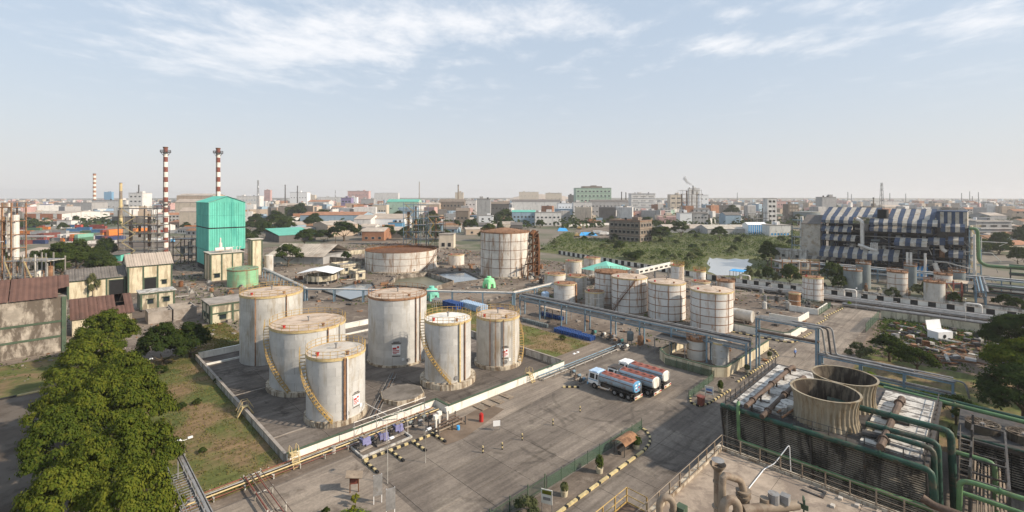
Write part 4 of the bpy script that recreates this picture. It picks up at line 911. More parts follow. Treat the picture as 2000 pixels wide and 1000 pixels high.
def bush_pot(label, u, v, leaf, h, s):
    t = T('potted_plant', label, 'potted plant', u, v, .12); MB().lathe(0, 0, [(.0, 0), (.36, 0), (.44, .62), (.36, .62), (.34, .5), (0, .5)], 16).build('pot', MC['cream'], t, True)
    leafball(MB(), 0, 0, .62 + h * .5, s, s, h * .55, 260, .16, R.randint(0, 999)).build('foliage', MC[leaf], t); return t
def leafball(mb, x, y, z, rx, ry, rz_, n, size, seed, shell=.45):
    q = random.Random(seed)
    for _ in range(n):
        th = q.uniform(0, 2 * math.pi); cz = q.uniform(-.85, 1); sr = math.sqrt(max(0, 1 - cz * cz)); k = (shell + (1 - shell) * q.random()) 
        p = Vector((x + rx * k * sr * math.cos(th), y + ry * k * sr * math.sin(th), z + rz_ * k * cz)); s = size * q.uniform(.7, 1.4)
        n_ = Vector((sr * math.cos(th) + q.uniform(-.6, .6), sr * math.sin(th) + q.uniform(-.6, .6), abs(cz) * .6 + .5 + q.uniform(-.4, .5))).normalized()
        a = n_.orthogonal().normalized(); a.rotate(Matrix.Rotation(q.uniform(0, 6.28), 3, n_)); b = n_.cross(a)
        mb.v += [tuple(p - a * s), tuple(p + b * s * .55 + n_ * s * .12), tuple(p + a * s), tuple(p - b * s * .55 + n_ * s * .12)]; o = len(mb.v) - 4
        mb.f.append((o, o + 1, o + 2, o + 3)); mb.m.append(mb.k)
    return mb
bush_pot('tall leafy plant in a cream pot near the middle of the island', *UVP(1171, 925), 'leaf_mid', 1.5, .5)
bush_pot('thin spiky plant in a cream pot at the near part of the island', *UVP(1102, 970), 'leaf_olive', .8, .45)
bush_pot('spreading plant in a cream pot near the rounded island end', *UVP(1243, 878), 'leaf_mid', 1.1, .75)
bush_pot('potted shrub on the small island beside the noticeboard', *UVP(1407, 767), 'leaf_mid', 1.3, .5)
bush_pot('potted shrub with pinkish flowers at the kerb under the cream yard wall', *UVP(1459, 729), 'leaf_olive', .9, .5)
bush_pot('potted shrub between the kerb and the cream wall near the tall blue post', *UVP(1503, 702), 'leaf_olive', .9, .5)
u, v = UVP(1222, 882); t = T('bench_shelter', 'small bench under a curved brown roof on the traffic island', 'shelter', u, v, .12)
mb = MB(); 
for k in range(6):
    a0, a1 = math.pi * (.15 + .7 * k / 6), math.pi * (.15 + .7 * (k + 1) / 6)
    mb.slab((-1.6, 1.05 * math.cos(a0), .95 + .95 * math.sin(a0)), (1.6, 1.05 * math.cos(a0), .95 + .95 * math.sin(a0)), (1.6, 1.05 * math.cos(a1), .95 + .95 * math.sin(a1)), (-1.6, 1.05 * math.cos(a1), .95 + .95 * math.sin(a1)), .04)
mb.build('canopy', MC['rust_mid'], t); MB().box(-1.5, -.25, .42, 1.5, .35, .5).box(-1.5, .3, .5, 1.5, .36, .95).build('seat', MC['steel_dark'], t)
for x in (-1.5, 1.5):
    for y in (-.75, .75): MB().box(x - .04, y - .04, 0, x + .04, y + .04, 1.4).build('post', MC['steel_dark'], t)
MB().box(-1.4, -.2, 0, -1.3, .3, .42).box(1.3, -.2, 0, 1.4, .3, .42).build('bench_leg', MC['steel_dark'], t)
u, v = UVP(720, 814); 
def board(name, label, px, py, w_, h_, z, m, frame='steel_grey', rz=RZ, cat='sign', prints=()):
    u, v = UVP(px, py); t = T(name, label, cat, u, v, .06, None, rz); MB().box(-w_ / 2, -.03, z, w_ / 2, .03, z + h_).build('board', MC[m], t)
    for s_ in (-w_ / 2 + .06, w_ / 2 - .06): MB().box(s_ - .035, .035, 0, s_ + .035, .1, z + h_).build('post', MC[frame], t)
    for (x, zz_, ww, hh, mm) in prints: MB().cbox(x, -.045, z + zz_, ww, .02, hh).build('print', MC[mm], t)
    return t
FACE = rad(0)
board('sign_board', 'blank white board on a thin post at the edge of the concrete yard', 970, 842, 1.0, .75, .65, 'white_paint', rz=rad(10))
board('notice_board', 'white and mauve noticeboard on the small island next to the red box', 1385, 778, 1.3, 1.3, .6, 'white_wall', rz=rad(-35), prints=((0, .75, .9, .35, 'cloth_blue'), (0, .3, .9, .2, 'pipe_red')))
board('sign_board', 'yellow and white sign board beside the round bush at the bottom edge', 1068, 1004, 1.2, 1.5, 1.0, 'white_wall', rz=rad(-20), prints=((0, 1.2, 1.0, .4, 'leaf_yellow'), (0, .55, .8, .3, 'steel_grey')))
board('notice_board', 'tall grey lattice board on white posts, the left of two near the bottom', 738, 985, .95, 2.2, .9, 'steel_grey', 'white_clean', rz=rad(25))
board('notice_board', 'tall grey lattice board on white posts, the right of two, at the bottom edge', 763, 1014, .95, 2.2, .9, 'steel_grey', 'white_clean', rz=rad(25))
u, v = UVP(692, 962); t = T('covered_board', 'dark board stand with a small pinkish sloping roof above the yellow shrub', 'notice stand', u, v, .07, None, rad(12))
MB().slab((-.9, -.55, 2.0), (.9, -.55, 1.75), (.9, .55, 1.95), (-.9, .55, 2.2), .07).build('roof', MC['pipe_tan'], t); MB().box(-.5, -.05, .9, .5, .05, 1.8).build('board', MC['pipe_red'], t)
for x in (-.45, .45): MB().box(x - .05, -.1, 0, x + .05, 0, 1.9).build('post', MC['rust'], t)
u, v = UVP(1369, 793); t = T('fire_box', 'dark red box standing on the small island at the yard entrance', 'fire box', u, v, .12)
MB().box(-.5, -.4, .1, .5, .4, 1.35).build('box', MC['pipe_red'], t); MB().slab((-.58, -.5, 1.4), (.58, -.5, 1.4), (.58, .5, 1.5), (-.58, .5, 1.5), .06).build('lid', MC['pipe_red'], t)
u, v = UVP(940, 824); t = T('fire_extinguisher', 'red fire extinguisher cabinet standing by the equipment skid', 'fire extinguisher', u, v, .06)
MB().cyl(0, 0, 0, 1.1, .32, 14).cyl(0, 0, 1.1, 1.25, .2, 10).build('body', MC['red_paint'], t, True)
bl = ('leftmost black and yellow bollard in front of the sand patch', 'second bollard from the left along the edge of the dark concrete', 'middle bollard on the dark concrete, below the white blank board', 'fourth bollard, standing alone toward the lorries', 'bollard at the far corner nearest to the parked lorries')
for lb, (px, py) in zip(bl, ((943, 886), (981, 879), (1020, 861), (1080, 832), (1133, 806))):
    u, v = UVP(px, py); t = T('bollard', lb, 'bollard', u, v, .05); 
    for k in range(4): MB().cyl(0, 0, .24 * k, .24 * k + .235, .09, 8).build('band', MC['black_paint' if k % 2 == 0 else 'kerb_yellow'], t)
def lamp_post(label, px, py, h, heads=2):
    u, v = UVP(px, py); t = T('lamp_post', label, 'lamp post', u, v, .05); MB().cyl(0, 0, 0, h, .05, 8, .035).build('pole', MC['wall_grey'], t, True)
    for s_ in ((-1, 1) if heads == 2 else (1,)): MB().beam((0, 0, h - .1), (s_ * .5, 0, h), .05).cbox(s_ * .55, 0, h + .05, .5, .3, .16).build('lamp_head', MC['white_paint'], t)
for a in (('white lamp post with twin heads on the left lawn near the steel walkway', 361, 917, 3.6), ('white lamp post at the corner of the bund and side lawn', 1125, 735, 4.2), ('thin lamp post beside the left lawn shrubs under the big trees', 288, 735, 3.0, 1),
          ('lamp post by the far road end, left of the pipe track', 1672, 604, 6.0, 1), ('lamp post in front of the compound wall at the right side', 1886, 634, 6.5, 1), ('lamp post in the loading bay row with a looped cable', 831, 905, 4.0, 1), ('lamp post at the corner of the loading bays', 757, 945, 5.0, 1), ('lamp post at the back of the pump skids', 828, 850, 3.6, 1)): lamp_post(*a)
# person crossing the road
u, v = UVP(1553, 699); t = T('person', 'person in white helmet, blue shirt and dark trousers walking on the road', 'person', u, v, .09, None, rad(200))
def skin_body(parent):
    vs_ = [(0, 0, .95), (0, 0, 1.15), (0, .01, 1.40), (0, .02, 1.52), (0, .03, 1.66), (.10, 0, .90), (.11, .10, .50), (.11, .02, .08), (.11, .16, .05), (-.10, 0, .90), (-.11, -.08, .50), (-.11, -.22, .10), (-.11, -.10, .05), (.20, .01, 1.40), (.26, -.06, 1.13), (.25, .04, .90), (.25, .08, .80), (-.20, .01, 1.40), (-.26, .05, 1.13), (-.25, .18, .93), (-.25, .24, .86)]
    es = [(0, 1), (1, 2), (2, 3), (3, 4), (0, 5), (5, 6), (6, 7), (7, 8), (0, 9), (9, 10), (10, 11), (11, 12), (2, 13), (13, 14), (14, 15), (15, 16), (2, 17), (17, 18), (18, 19), (19, 20)]
    rr = [.14, .14, .15, .06, .105, .09, .065, .05, .04, .09, .065, .05, .04, .07, .05, .04, .035, .07, .05, .04, .035]
    me = bpy.data.meshes.new('body'); me.from_pydata(vs_, es, []); o = put(me, 'body', parent); md = o.modifiers.new('s', 'SKIN')
    for i, r in enumerate(rr): me.skin_vertices[0].data[i].radius = (r, r)
    me.skin_vertices[0].data[0].use_root = True; sb = o.modifiers.new('d', 'SUBSURF'); sb.levels = sb.render_levels = 1
    dg = bpy.context.evaluated_depsgraph_get(); dg.update(); m2 = bpy.data.meshes.new_from_object(o.evaluated_get(dg)); o.modifiers.clear(); o.data = m2
    for mm in ('skin', 'cloth_blue', 'cloth_dark'): m2.materials.append(MC[mm])
    for p in m2.polygons:
        c = p.center; p.use_smooth = True; p.material_index = 0 if c.z > 1.5 or (abs(c.x) > .21 and c.z < 1.1) else (1 if c.z > .93 else 2)
skin_body(t); MB().lathe(0, .03, [(.16, 1.68), (.145, 1.74), (.11, 1.81), (.05, 1.85), (0, 1.86)], 14).lathe(0, .05, [(.19, 1.675), (.145, 1.69)], 14).build('helmet', MC['white_paint'], t, True)
# ------------------------------------------------------------ pipe racks
def pipe_rack(label, a, b, z, width, step, npipe, postm='blue_steel', pm=('pipe_grey', 'steel_grey', 'steel_dark', 'pipe_brown'), tray=True, levels=(0,), za=None, name='pipe_rack', r=.11, posts=True, group=None):
    """rack along a straight line in the grid from a to b, deck at height z"""
    t = T(name, label, 'pipe rack', a[0], a[1], 0, group, RZ + math.atan2(b[1] - a[1], b[0] - a[0])); L_ = math.hypot(b[0] - a[0], b[1] - a[1]); n = max(1, round(L_ / step)); top = z + max(levels)
    pk = MB().box(-.13, -.13, 0, .13, .13, top + .1).mesh('post', MC[postm]); bk = MB().box(-.08, -width / 2, -.1, .08, width / 2, .1).mesh('cross_beam', MC[postm])
    for i in range(n + 1):
        x = L_ * i / n
        if posts:
            for s_ in (-1, 1): put(pk, 'post', t, (x, s_ * width / 2, 0))
        for lv in levels: put(bk, 'cross_beam', t, (x, 0, z + lv))
    q = random.Random(label)
    for lv in levels:
        for k in range(npipe):
            y = -width / 2 + .2 + (width - .4) * k / max(1, npipe - 1); rr = r * q.choice((.6, .8, 1, 1.5))
            MB().tube([(-.3, y, z + lv + .1 + rr), (L_ + .3, y, z + lv + .1 + rr)], rr, 7).build('pipe', MC[q.choice(pm)], t, True)
        mb = MB()
        for s_ in (-1, 1): mb.beam((0, s_ * width / 2, z + lv), (L_, s_ * width / 2, z + lv), .14, .2)
        mb.build('long_beam', MC[postm], t)
    if tray:
        mb = MB(); w2 = width / 2
        for s_ in (w2 + .1, w2 + .6): mb.beam((0, s_, top + .35), (L_, s_, top + .35), .05, .12)
        for i in range(int(L_ / .6)): mb.beam((i * .6, w2 + .1, top + .32), (i * .6, w2 + .6, top + .32), .05)
        mb.box(0, w2 + .2, top + .36, L_, w2 + .5, top + .42); mb.build('cable_tray', MC['steel_grey'], t)
    return t
pipe_rack('long blue-grey pipe rack passing in front of the large white tanks', (93.5, 91), (93.5, 31.5), 5.4, 2.0, 7.5, 7, levels=(0, -1.2))
pipe_rack('high pipe bridge over the road between two tall blue posts', (96.6, 30.8), (96.6, 21.0), 9.6, 1.6, 9.8, 6, levels=(0, -2.6))
t = pipe_rack('pipe rack behind the fan stacks, running right towards the big trees', (96.6, 20.4), (96.6, 3.5), 5.0, 1.6, 5.6, 6, levels=(0, -1.9))
loose_pipe('bundle of pipes dropping from the high bridge to the rack behind the fan stacks', [(96.2, 24, 9.9), (96.2, 20.2, 9.9), (96.2, 19.6, 5.3), (96.2, 12, 5.3)], .17, 'pipe_grey')
loose_pipe('second dropping pipe beside the bundle at the right post of the bridge', [(96.7, 24, 9.9), (96.7, 19.5, 9.9), (96.7, 19.0, 5.3), (96.7, 12, 5.3)], .17, 'steel_dark')
loose_pipe('third dropping pipe with a step, nearest the right of the bridge post', [(97.1, 25, 10.0), (97.1, 18.9, 10.0), (97.1, 18.3, 5.4), (97.1, 8, 5.4)], .15, 'steel_grey')
loose_pipe('curved pipe end where the rack behind the fan stacks stops at the trees', [(96.4, 5, 5.4), (96.4, 2.2, 5.4), (96.4, 1.7, 3.2)], .14, 'steel_grey')
a0 = UVP(597, 563, 4.0); a1 = UVP(1003, 571, 4.0); a2 = UVP(1085, 552, 4.0); b0 = UVP(515, 523, 4.2)
def white_bridge(label, a, b): return pipe_rack(label, a, b, 3.8, 1.0, 9, 3, pm=('pipe_white', 'pipe_grey'), tray=False, r=.16)
white_bridge('white topped pipe bridge on blue posts crossing behind the silver tanks', a0, a1)
white_bridge('white topped pipe bridge running from the cream boiler block down to the tanks', b0, a0)
white_bridge('white topped pipe bridge going up towards the rusty tanks on the right', a1, a2)
pipe_rack('long low dark pipe track beside the compound wall', (176, 70), (176, -40), .8, 4.0, 6, 9, 'concrete', ('steel_dark', 'steel_grey', 'pipe_grey', 'steel_dark', 'blue_steel'), tray=False, r=.28)
pipe_rack('second low pipe track, nearer to the road, in front of the scrap yard wall', (169.5, 30), (169.5, -40), .6, 2.6, 6, 6, 'concrete', ('steel_dark', 'steel_grey', 'pipe_brown'), tray=False, r=.2)
pipe_rack('dark pipe rack on blue posts along the front of the striped plant', (226, 62), (226, -20), 5.0, 3, 8, 7, 'blue_steel', ('pipe_white', 'steel_dark', 'pipe_grey', 'blue_steel'), r=.2, levels=(0, -1.8))
pipe_rack('dark pipe rack from the striped plant towards the compound wall', (226, 2), (192, 1), 5.2, 2, 7, 5, 'blue_steel', ('steel_dark', 'blue_steel', 'pipe_brown'), r=.16, levels=(0, -1.6))
pipe_rack('rack of green and dark pipes running to the right edge beyond the striped plant', (240, -6), (240, -110), 8, 4, 9, 5, 'steel_dark', ('pipe_green', 'pipe_lime', 'steel_dark', 'pipe_white'), r=.3, levels=(0, -2.4))
pipe_rack('dark pipe rack crossing the shaded yard at the right edge', (206, 0), (206, -110), 5, 3, 9, 7, 'steel_dark', ('steel_dark', 'pipe_brown', 'steel_grey', 'pipe_green'), r=.22, levels=(0, -1.8))
pipe_rack('second dark pipe rack in the shaded yard, nearer the striped plant', (231, -12), (231, -110), 4.4, 3, 9, 7, 'blue_steel', ('steel_dark', 'steel_grey', 'pipe_white', 'steel_dark'), r=.22, levels=(0, -1.8))
for lb, px, py in (('white inverted-U pipe loop over the compound wall, leftmost one by the pond', 1457, 556), ('white inverted-U pipe loop over the compound wall below the dark grey tank', 1661, 587), ('white inverted-U pipe loop over the compound wall at the right, near the trees', 1901, 618)):
    u, v = UVP(px, py); t = T('pipe_loop', lb, 'pipe loop', u - 1, v, 0, 'white pipe loops along the compound wall')
    for q in (0, .5): MB().tube([(q, 1.6, 0), (q, 1.6, 3.6), (q, -1.6, 3.6), (q, -1.6, 0)], .2, 8, bend=.6).build('pipe', MC['pipe_white'], t, True)
def low_pipes(label, a, b, n, mats, z=.35, w=1.6, r=.06, st=3.0):
    t = T('pipe_run', label, 'pipes', a[0], a[1], .05, None, RZ + math.atan2(b[1] - a[1], b[0] - a[0])); L_ = math.hypot(b[0] - a[0], b[1] - a[1]); q = random.Random(label)
    for k in range(n):
        y = -w / 2 + w * k / max(1, n - 1); MB().tube([(q.uniform(0, .6), y, z + .25 * (k % 2)), (L_ - q.uniform(0, .6), y, z + .25 * (k % 2))], r * q.choice((.7, 1, 1.4)), 6).build('pipe', MC[mats[k % len(mats)]], t, True)
    sm = MB().box(-.06, -w / 2 - .15, 0, .06, -w / 2 - .03, z + .2).box(-.06, w / 2 + .03, 0, .06, w / 2 + .15, z + .2).box(-.06, -w / 2 - .15, z - .12, .06, w / 2 + .15, z - .04).mesh('support', MC['wall_grey'])
    for i in range(int(L_ / st) + 1): put(sm, 'support', t, (min(L_, .3 + i * st), 0, 0))
    return t
low_pipes('low bundle of red and cream pipes along the foot of the white bund wall', (3, 59.4), (42, 59.0), 7, ('pipe_red', 'yellow_pale', 'pipe_red', 'steel_grey', 'pipe_brown'), w=1.7)
low_pipes('red and tan pipes on white supports running to the bottom edge at the left', (16.4, 60), (16.4, 42), 6, ('pipe_red', 'pipe_tan', 'pipe_brown'), z=.8, w=1.6, r=.055, st=4.2)
low_pipes('three low grey pipes from the bund corner to the tall rack', (62, 56.0), (90, 55.8), 4, ('pipe_grey', 'blue_steel'), w=1.2, r=.07)
low_pipes('pipes on the bund floor between the nearest silver tank and the octagonal base', (33.5, 63.4), (45, 77), 4, ('steel_grey', 'pipe_brown', 'blue_steel'), w=1.0, z=.25)
low_pipes('pipes across the bund floor between the two right-hand silver tanks', (50.5, 63), (59, 80), 3, ('pipe_tan', 'steel_dark'), w=.8, z=.25)
low_pipes('thin red pipe on the ground of the asphalt lot at the far left', (-26, 72), (4, 70), 1, ('pipe_red',), z=.15, r=.07, w=.2)
loose_pipe('thin white overhead pipe from the nearest silver tank to the pumps', [(33.5, 66, 1.8), (33.5, 59, 2.2), (37, 58, 2.2)], .05, 'pipe_white', bend=.2)
gan = T('pipe_gantry', 'slender silver pipe gantry with tall thin posts above the purple pumps', 'pipe gantry', 28.2, 58.4)
for x in (0, 3.2, 6.4, 11): MB().beam((x, 0, 0), (x, 0, 3.4), .07).build('post', MC['steel_grey'], gan)
MB().tube([(0, 0, 3.2), (11.2, 0, 3.2)], .05, 6).tube([(0, .3, 2.4), (11, .3, 2.4)], .04, 6).tube([(3.2, 0, 3.2), (3.2, -2.8, 3.1), (3.2, -2.8, .5)], .04, 6).tube([(6.4, 0, 3.2), (6.4, -2.8, 3.1), (6.4, -2.8, .5)], .04, 6).build('pipe', MC['pipe_white'], gan)
# pumps
def pump(label, u, v, m, s=1.0, tank=True, group='pump sets by the bund wall', z=.12):
    t = T('pump', label, 'pump', u, v, z, group, RZ + R.choice((0, .1, -.1)))
    MB().box(-.9 * s, -.4 * s, 0, .9 * s, .4 * s, .18 * s).build('base_frame', MC['concrete'], t)
    MB().tube([(.05 * s, 0, .55 * s), (.8 * s, 0, .55 * s)], .3 * s, 12).build('motor', MC[m], t, True)
    MB().tube([(-.5 * s, -.15 * s, .55 * s), (-.5 * s, .15 * s, .55 * s)], .42 * s, 14).tube([(-.5 * s, 0, .6 * s), (-.5 * s, 0, 1.2 * s), (-.5 * s, .9 * s, 1.2 * s)], .09 * s, 8, bend=.2 * s).tube([(-.5 * s, 0, .55 * s), (-1.2 * s, 0, .55 * s)], .12 * s, 8).build('casing', MC['steel_dark'], t, True)
    if tank: MB().cbox(.1 * s, .1 * s, 1.05 * s, 1.15 * s, .8 * s, .7 * s).cbox(.1 * s, .1 * s, 1.43 * s, .9 * s, .7 * s, .08 * s).build('seal_tank', MC[m], t); MB().cbox(.1 * s, .1 * s, 1.47 * s + .06, .7 * s, .5 * s, .1).build('cover', MC['pipe_tan'], t)
    return t
mat('purple_grey', (.20, .20, .36), .5, 0, .12, 1, .4, (.2, .14, .1))
pump('purple-grey pump with boxy tank at the left end of the sunken tray', 28.9, 56.8, 'purple_grey'); pump('purple-grey pump with boxy tank in the middle of the sunken tray', 31.2, 56.3, 'purple_grey'); pump('purple-grey pump with boxy tank at the right end of the sunken tray', 33.8, 56.9, 'purple_grey')
pump('dark blue-green pump between the two left purple pumps', 30.1, 57.9, 'tank_grey', .8, False)
for i, (du, dv, lb) in enumerate(((36.2, 58, 'small dark pump nearest the purple ones by the bund wall'), (37.4, 57.4, 'small dark pump second from the purple ones by the bund wall'), (38.6, 58.2, 'small dark pump third along by the bund wall'), (39.9, 57.4, 'small dark pump at the end of the row by the bund jog'))): pump(lb, du, dv, 'steel_grey' if i % 2 else 'tank_grey', .8, False)
for i, (px, py) in enumerate(((1118, 733), (1128, 741), (1137, 748))): u, v = UVP(px, py); pump(('far', 'middle', 'near')[i] + ' one of the grey pumps in front of the lorry cabs', u, v, 'blue_steel', .9, False, 'pumps in front of the lorry cabs')
for i, (px, py) in enumerate(((1160, 655), (1178, 659), (1196, 663), (1212, 672), (1222, 683), (1208, 684))):
    u, v = UVP(px, py); pump(('first', 'second', 'third', 'fourth', 'fifth', 'sixth')[i] + ' green-white pump from the left below the long pipe rack', u, v, ('teal_pale', 'white_wall', 'steel_grey')[i % 3], 1.1, False, 'pumps below the long pipe rack')
tr = tag(put(None, 'pump_tray'), kind='structure')
for (x0, x1, y0, y1) in ((27.6, 34.9, 54.9, 55.1), (27.6, 34.9, 58.6, 58.8), (27.6, 27.8, 55.11, 58.59), (34.7, 34.9, 55.11, 58.59)):
    o = MB().box(0, 0, 0, x1 - x0, y1 - y0, .25).build('tray_kerb', MC['wall_grey'], tr); o.location = W(x0, y0, .06); o.rotation_euler = (0, 0, RZ)
def vessel(label, px, py, r, h, m, legs=.6):
    u, v = UVP(px, py); t = T('process_vessel', label, 'vessel', u, v, .05)
    MB().lathe(0, 0, [(0.02, legs), (r * .7, legs + .1), (r, legs + .4), (r, legs + h - .4), (r * .7, legs + h - .1), (.02, legs + h)], 16).build('shell', MC[m], t, True)
    for k in range(3): a = k * 2.1; MB().beam((r * .85 * math.cos(a), r * .85 * math.sin(a), 0), (r * .85 * math.cos(a), r * .85 * math.sin(a), legs + .6), .12).build('leg', MC['steel_grey'], t)
    MB().cyl(0, 0, legs + h - .02, legs + h + .4, .14, 8).cyl(0, 0, legs + h + .4, legs + h + .46, .25, 8).build('nozzle', MC['steel_grey'], t); return t
vessel('small blue-grey upright vessel under the end of the long pipe rack', 1231, 672, .75, 2.3, 'tank_grey'); vessel('small rusty upright vessel under the end of the long pipe rack', 1251, 681, .65, 2.3, 'rust_mid')
vessel('slim grey vessel beside the cream boiler block, right of the green tank', 525, 533, 1.8, 7.5, 'silver_old', 0.4); vessel('pale blue vessel behind the pipe rack near the striped white tank', 1065, 592, 1.2, 3.0, 'blue_pale')
sk = T('equipment_skid', 'dark equipment skid of stacked pipes with white box heads by the bund jog', 'equipment skid', *UVP(874, 835), .06)
for k in range(6): MB().tube([(-2.4, -.9 + k * .36, .5 + .25 * (k % 2)), (2.2, -.9 + k * .36, .5 + .25 * (k % 2))], .12, 8).build('pipe', MC['pipe_brown' if k % 2 else 'pipe_tan'], sk, True)
for (x, y) in ((-2, 0), (-1, .6), (.6, .9)): MB().cyl(x, y, 0, 1.9, .16, 10).cbox(x, y, 2.1, .6, .5, .5).build('valve_actuator', MC['white_wall'], sk)
fm = MB()
for x in (-2.4, 0, 2.3):
    for y in (-1.2, 1.2): fm.beam((x, y, 0), (x, y, 1.2), .12)
    fm.beam((x, -1.2, .35), (x, 1.2, .35), .1)
fm.build('frame', MC['steel_dark'], sk)
for lb, px, py in (('first pale flat slab beside the drain by the white bund wall', 938, 797), ('second pale flat slab beside the drain by the white bund wall', 954, 790), ('third pale flat slab beside the drain by the white bund wall', 971, 784), ('last pale flat slab, right end of the drain by the white bund wall', 989, 775)):
    u, v = UVP(px, py); t = tag(MB().box(-.55, -1.1, 0, .55, 1.1, .12).build('drain_slab', MC['pipe_tan'], None, loc=W(u, v, .09), rz=RZ + .05), lb, 'slab', 'pale slabs by the bund wall')
# stiles over pipes and walls
def stile(label, u, v, h, dirn, m='yellow_pale'):
    t = T('stile', label, 'step ladder', u, v, .08, None, RZ + dirn)
    for s_ in (-.4, .4):
        MB().beam((-1.1, s_, 0), (-.35, s_, h), .06, .12).beam((1.1, s_, 0), (.35, s_, h), .06, .12).build('stringer', MC[m], t)
        MB().tube([(-1.1, s_, .9), (-.4, s_, h + .95), (.4, s_, h + .95), (1.1, s_, .9)], .03, 5).build('handrail', MC[m], t)
        for x in (-.4, .4): MB().beam((x, s_, h), (x, s_, h + .95), .04).build('post', MC[m], t)
    MB().box(-.42, -.4, h, .42, .4, h + .05).build('platform', MC[m], t)
    for k in range(5):
        f = (k + .5) / 5
        for sg in (-1, 1): MB().cbox(sg * (1.1 - .75 * f), 0, h * f, .22, .8, .04).build('tread', MC[m], t)
stile('cream step ladder crossing the grey left wall of the bund', 20.5, 78.3, 1.3, 0); stile('cream step ladder crossing the red pipes at the near bund corner', 21.0, 59.6, 1.4, math.pi / 2); stile('cream step ladder crossing the white bund wall at the right', 60.5, 57.2, 1.4, math.pi / 2)
# steel walkway at the lower left
wk = T('steel_walkway', 'grey steel walkway and cable bridge descending beside the big trees at lower left', 'walkway', 9.8, 42)
mb = MB()
for x in (0, .55): mb.beam((x, 0, 4), (x, 25, 4), .08, .35)
for k in range(42): mb.beam((0, k * .6, 4.05), (.55, k * .6 + .3, 4.05), .05)
mb.box(.12, 0, 4.08, .4, 25, 4.16); mb.build('cable_bridge', MC['steel_grey'], wk)
rg = MB().box(-1.35, -.05, 0, -.12, .05, .06).mesh('rung', MC['steel_grey'])
for k in range(34): put(rg, 'rung', wk, (0, k * .52, 3.9 + .004 * k))
mb = MB()
for x in (-1.4, -.1): mb.beam((x, 0, 3.85), (x, 17.5, 3.85), .08, .2); mb.tube([(x, 0, 4.95), (x, 17.5, 4.95)], .035, 5)
mb.build('side_beam', MC['steel_grey'], wk)
for k in range(10):
    for x in (-1.4, -.1): MB().beam((x, k * 1.9, 3.9), (x, k * 1.9, 4.95), .05).build('railing_post', MC['steel_grey'], wk)
for y in (1, 9, 17, 24):
    for x in (-1.3, .5): MB().beam((x, y, 0), (x, y, 3.9), .14).build('leg', MC['steel_grey'], wk)
# drums and crates
def drum_mesh(m): return MB().lathe(0, 0, [(0, 0), (.29, 0), (.29, .3), (.305, .31), (.29, .33), (.29, .6), (.305, .61), (.29, .63), (.29, .9), (0, .9)], 12).mesh('drum', MC[m], True)
def drums(label, group, px, py, nu, nv, m, lying=False, du=.74, dv=.76, layers=1, name='drum'):
    u0, v0 = UVP(px, py); me = drum_mesh(m); q = random.Random(label); pl = lambda i, n, a: '' if n < 2 else a[0] if i == 0 else a[2] if i == n - 1 else a[1]
    for k in range(layers):
        for i in range(nu):
            for j in range(nv):
                o = tag(put(me, name, None, W(u0 + i * du, v0 - j * dv, .06 + k * .92), q.uniform(0, 6)), label + ', ' + (('lower', 'upper')[k] + ' layer ' if layers > 1 else '') + pl(i, nu, ('near row', 'middle', 'far row')) + pl(j, nv, (' left end', '', ' right end')), 'drum', group)
drums('blue drum behind the middle silver tanks', 'blue drums behind the silver tanks', 866, 599, 4, 9, 'blue_plastic', layers=2)
drums('pale drum beside the blue drums', 'pale drums behind the silver tanks', 900, 600, 4, 13, 'blue_pale', layers=2)
drums('blue drum at the lawn edge near the pipe rack', 'blue drums along the side lawn', 1084, 648, 4, 9, 'blue_plastic')
drums('blue drum at the near end of the side lawn', 'blue drums at the near end of the lawn', 1122, 658, 3, 7, 'blue_plastic')
drums('blue drum just behind the rightmost silver tank', 'blue drums behind the rightmost silver tank', 972, 608, 2, 6, 'blue_plastic')
drums('blue drum under the flat tan shelter', 'blue drums under the tan shelter', 1056, 616, 2, 11, 'blue_plastic')
drums('dirty dark drum in the row along the side lawn edge', 'dark drums along the lawn edge', 1022, 628, 1, 12, 'tank_grey')
u, v = UVP(895, 840); tag(put(drum_mesh('bright_blue'), 'drum', None, W(u, v, .07), 0, (.8, .8, .6)), 'small bright blue drum on the sand patch by the skid', 'drum')
u, v = UVP(651, 886); tag(put(drum_mesh('wall_grey'), 'drum', None, W(u, v, .07)), 'single pale drum standing by the red pipes', 'drum')
def shelter(label, px, py, su, sv, z, m='roof_tan', post='steel_grey', slope=.3):
    u, v = UVP(px, py); t = T('shelter', label, 'shelter', u, v)
    MB().slab((0, -sv, z), (su, -sv, z + slope), (su, 0, z + slope), (0, 0, z), .12).build('roof', MC[m], t)
    pm = MB().box(-.08, -.08, 0, .08, .08, z - .1).mesh('post', MC[post])
    for i in range(3):
        for x in (.2, su - .2): put(pm, 'post', t, (x, -.2 - (sv - .4) * i / 2, 0))
    return t
shelter('flat tan roofed shelter over blue drums below the small white tanks', 1055, 617, 3.5, 8.5, 2.6)
shelter('brown roofed open shed in front of the large white tanks by the pipe rack', 1276, 690, 7, 7, 3.4, 'grey_roof')
shelter('white cabin-like rack frame beside the blue drums', 842, 600, 2, 2.6, 2.4, 'steel_grey')
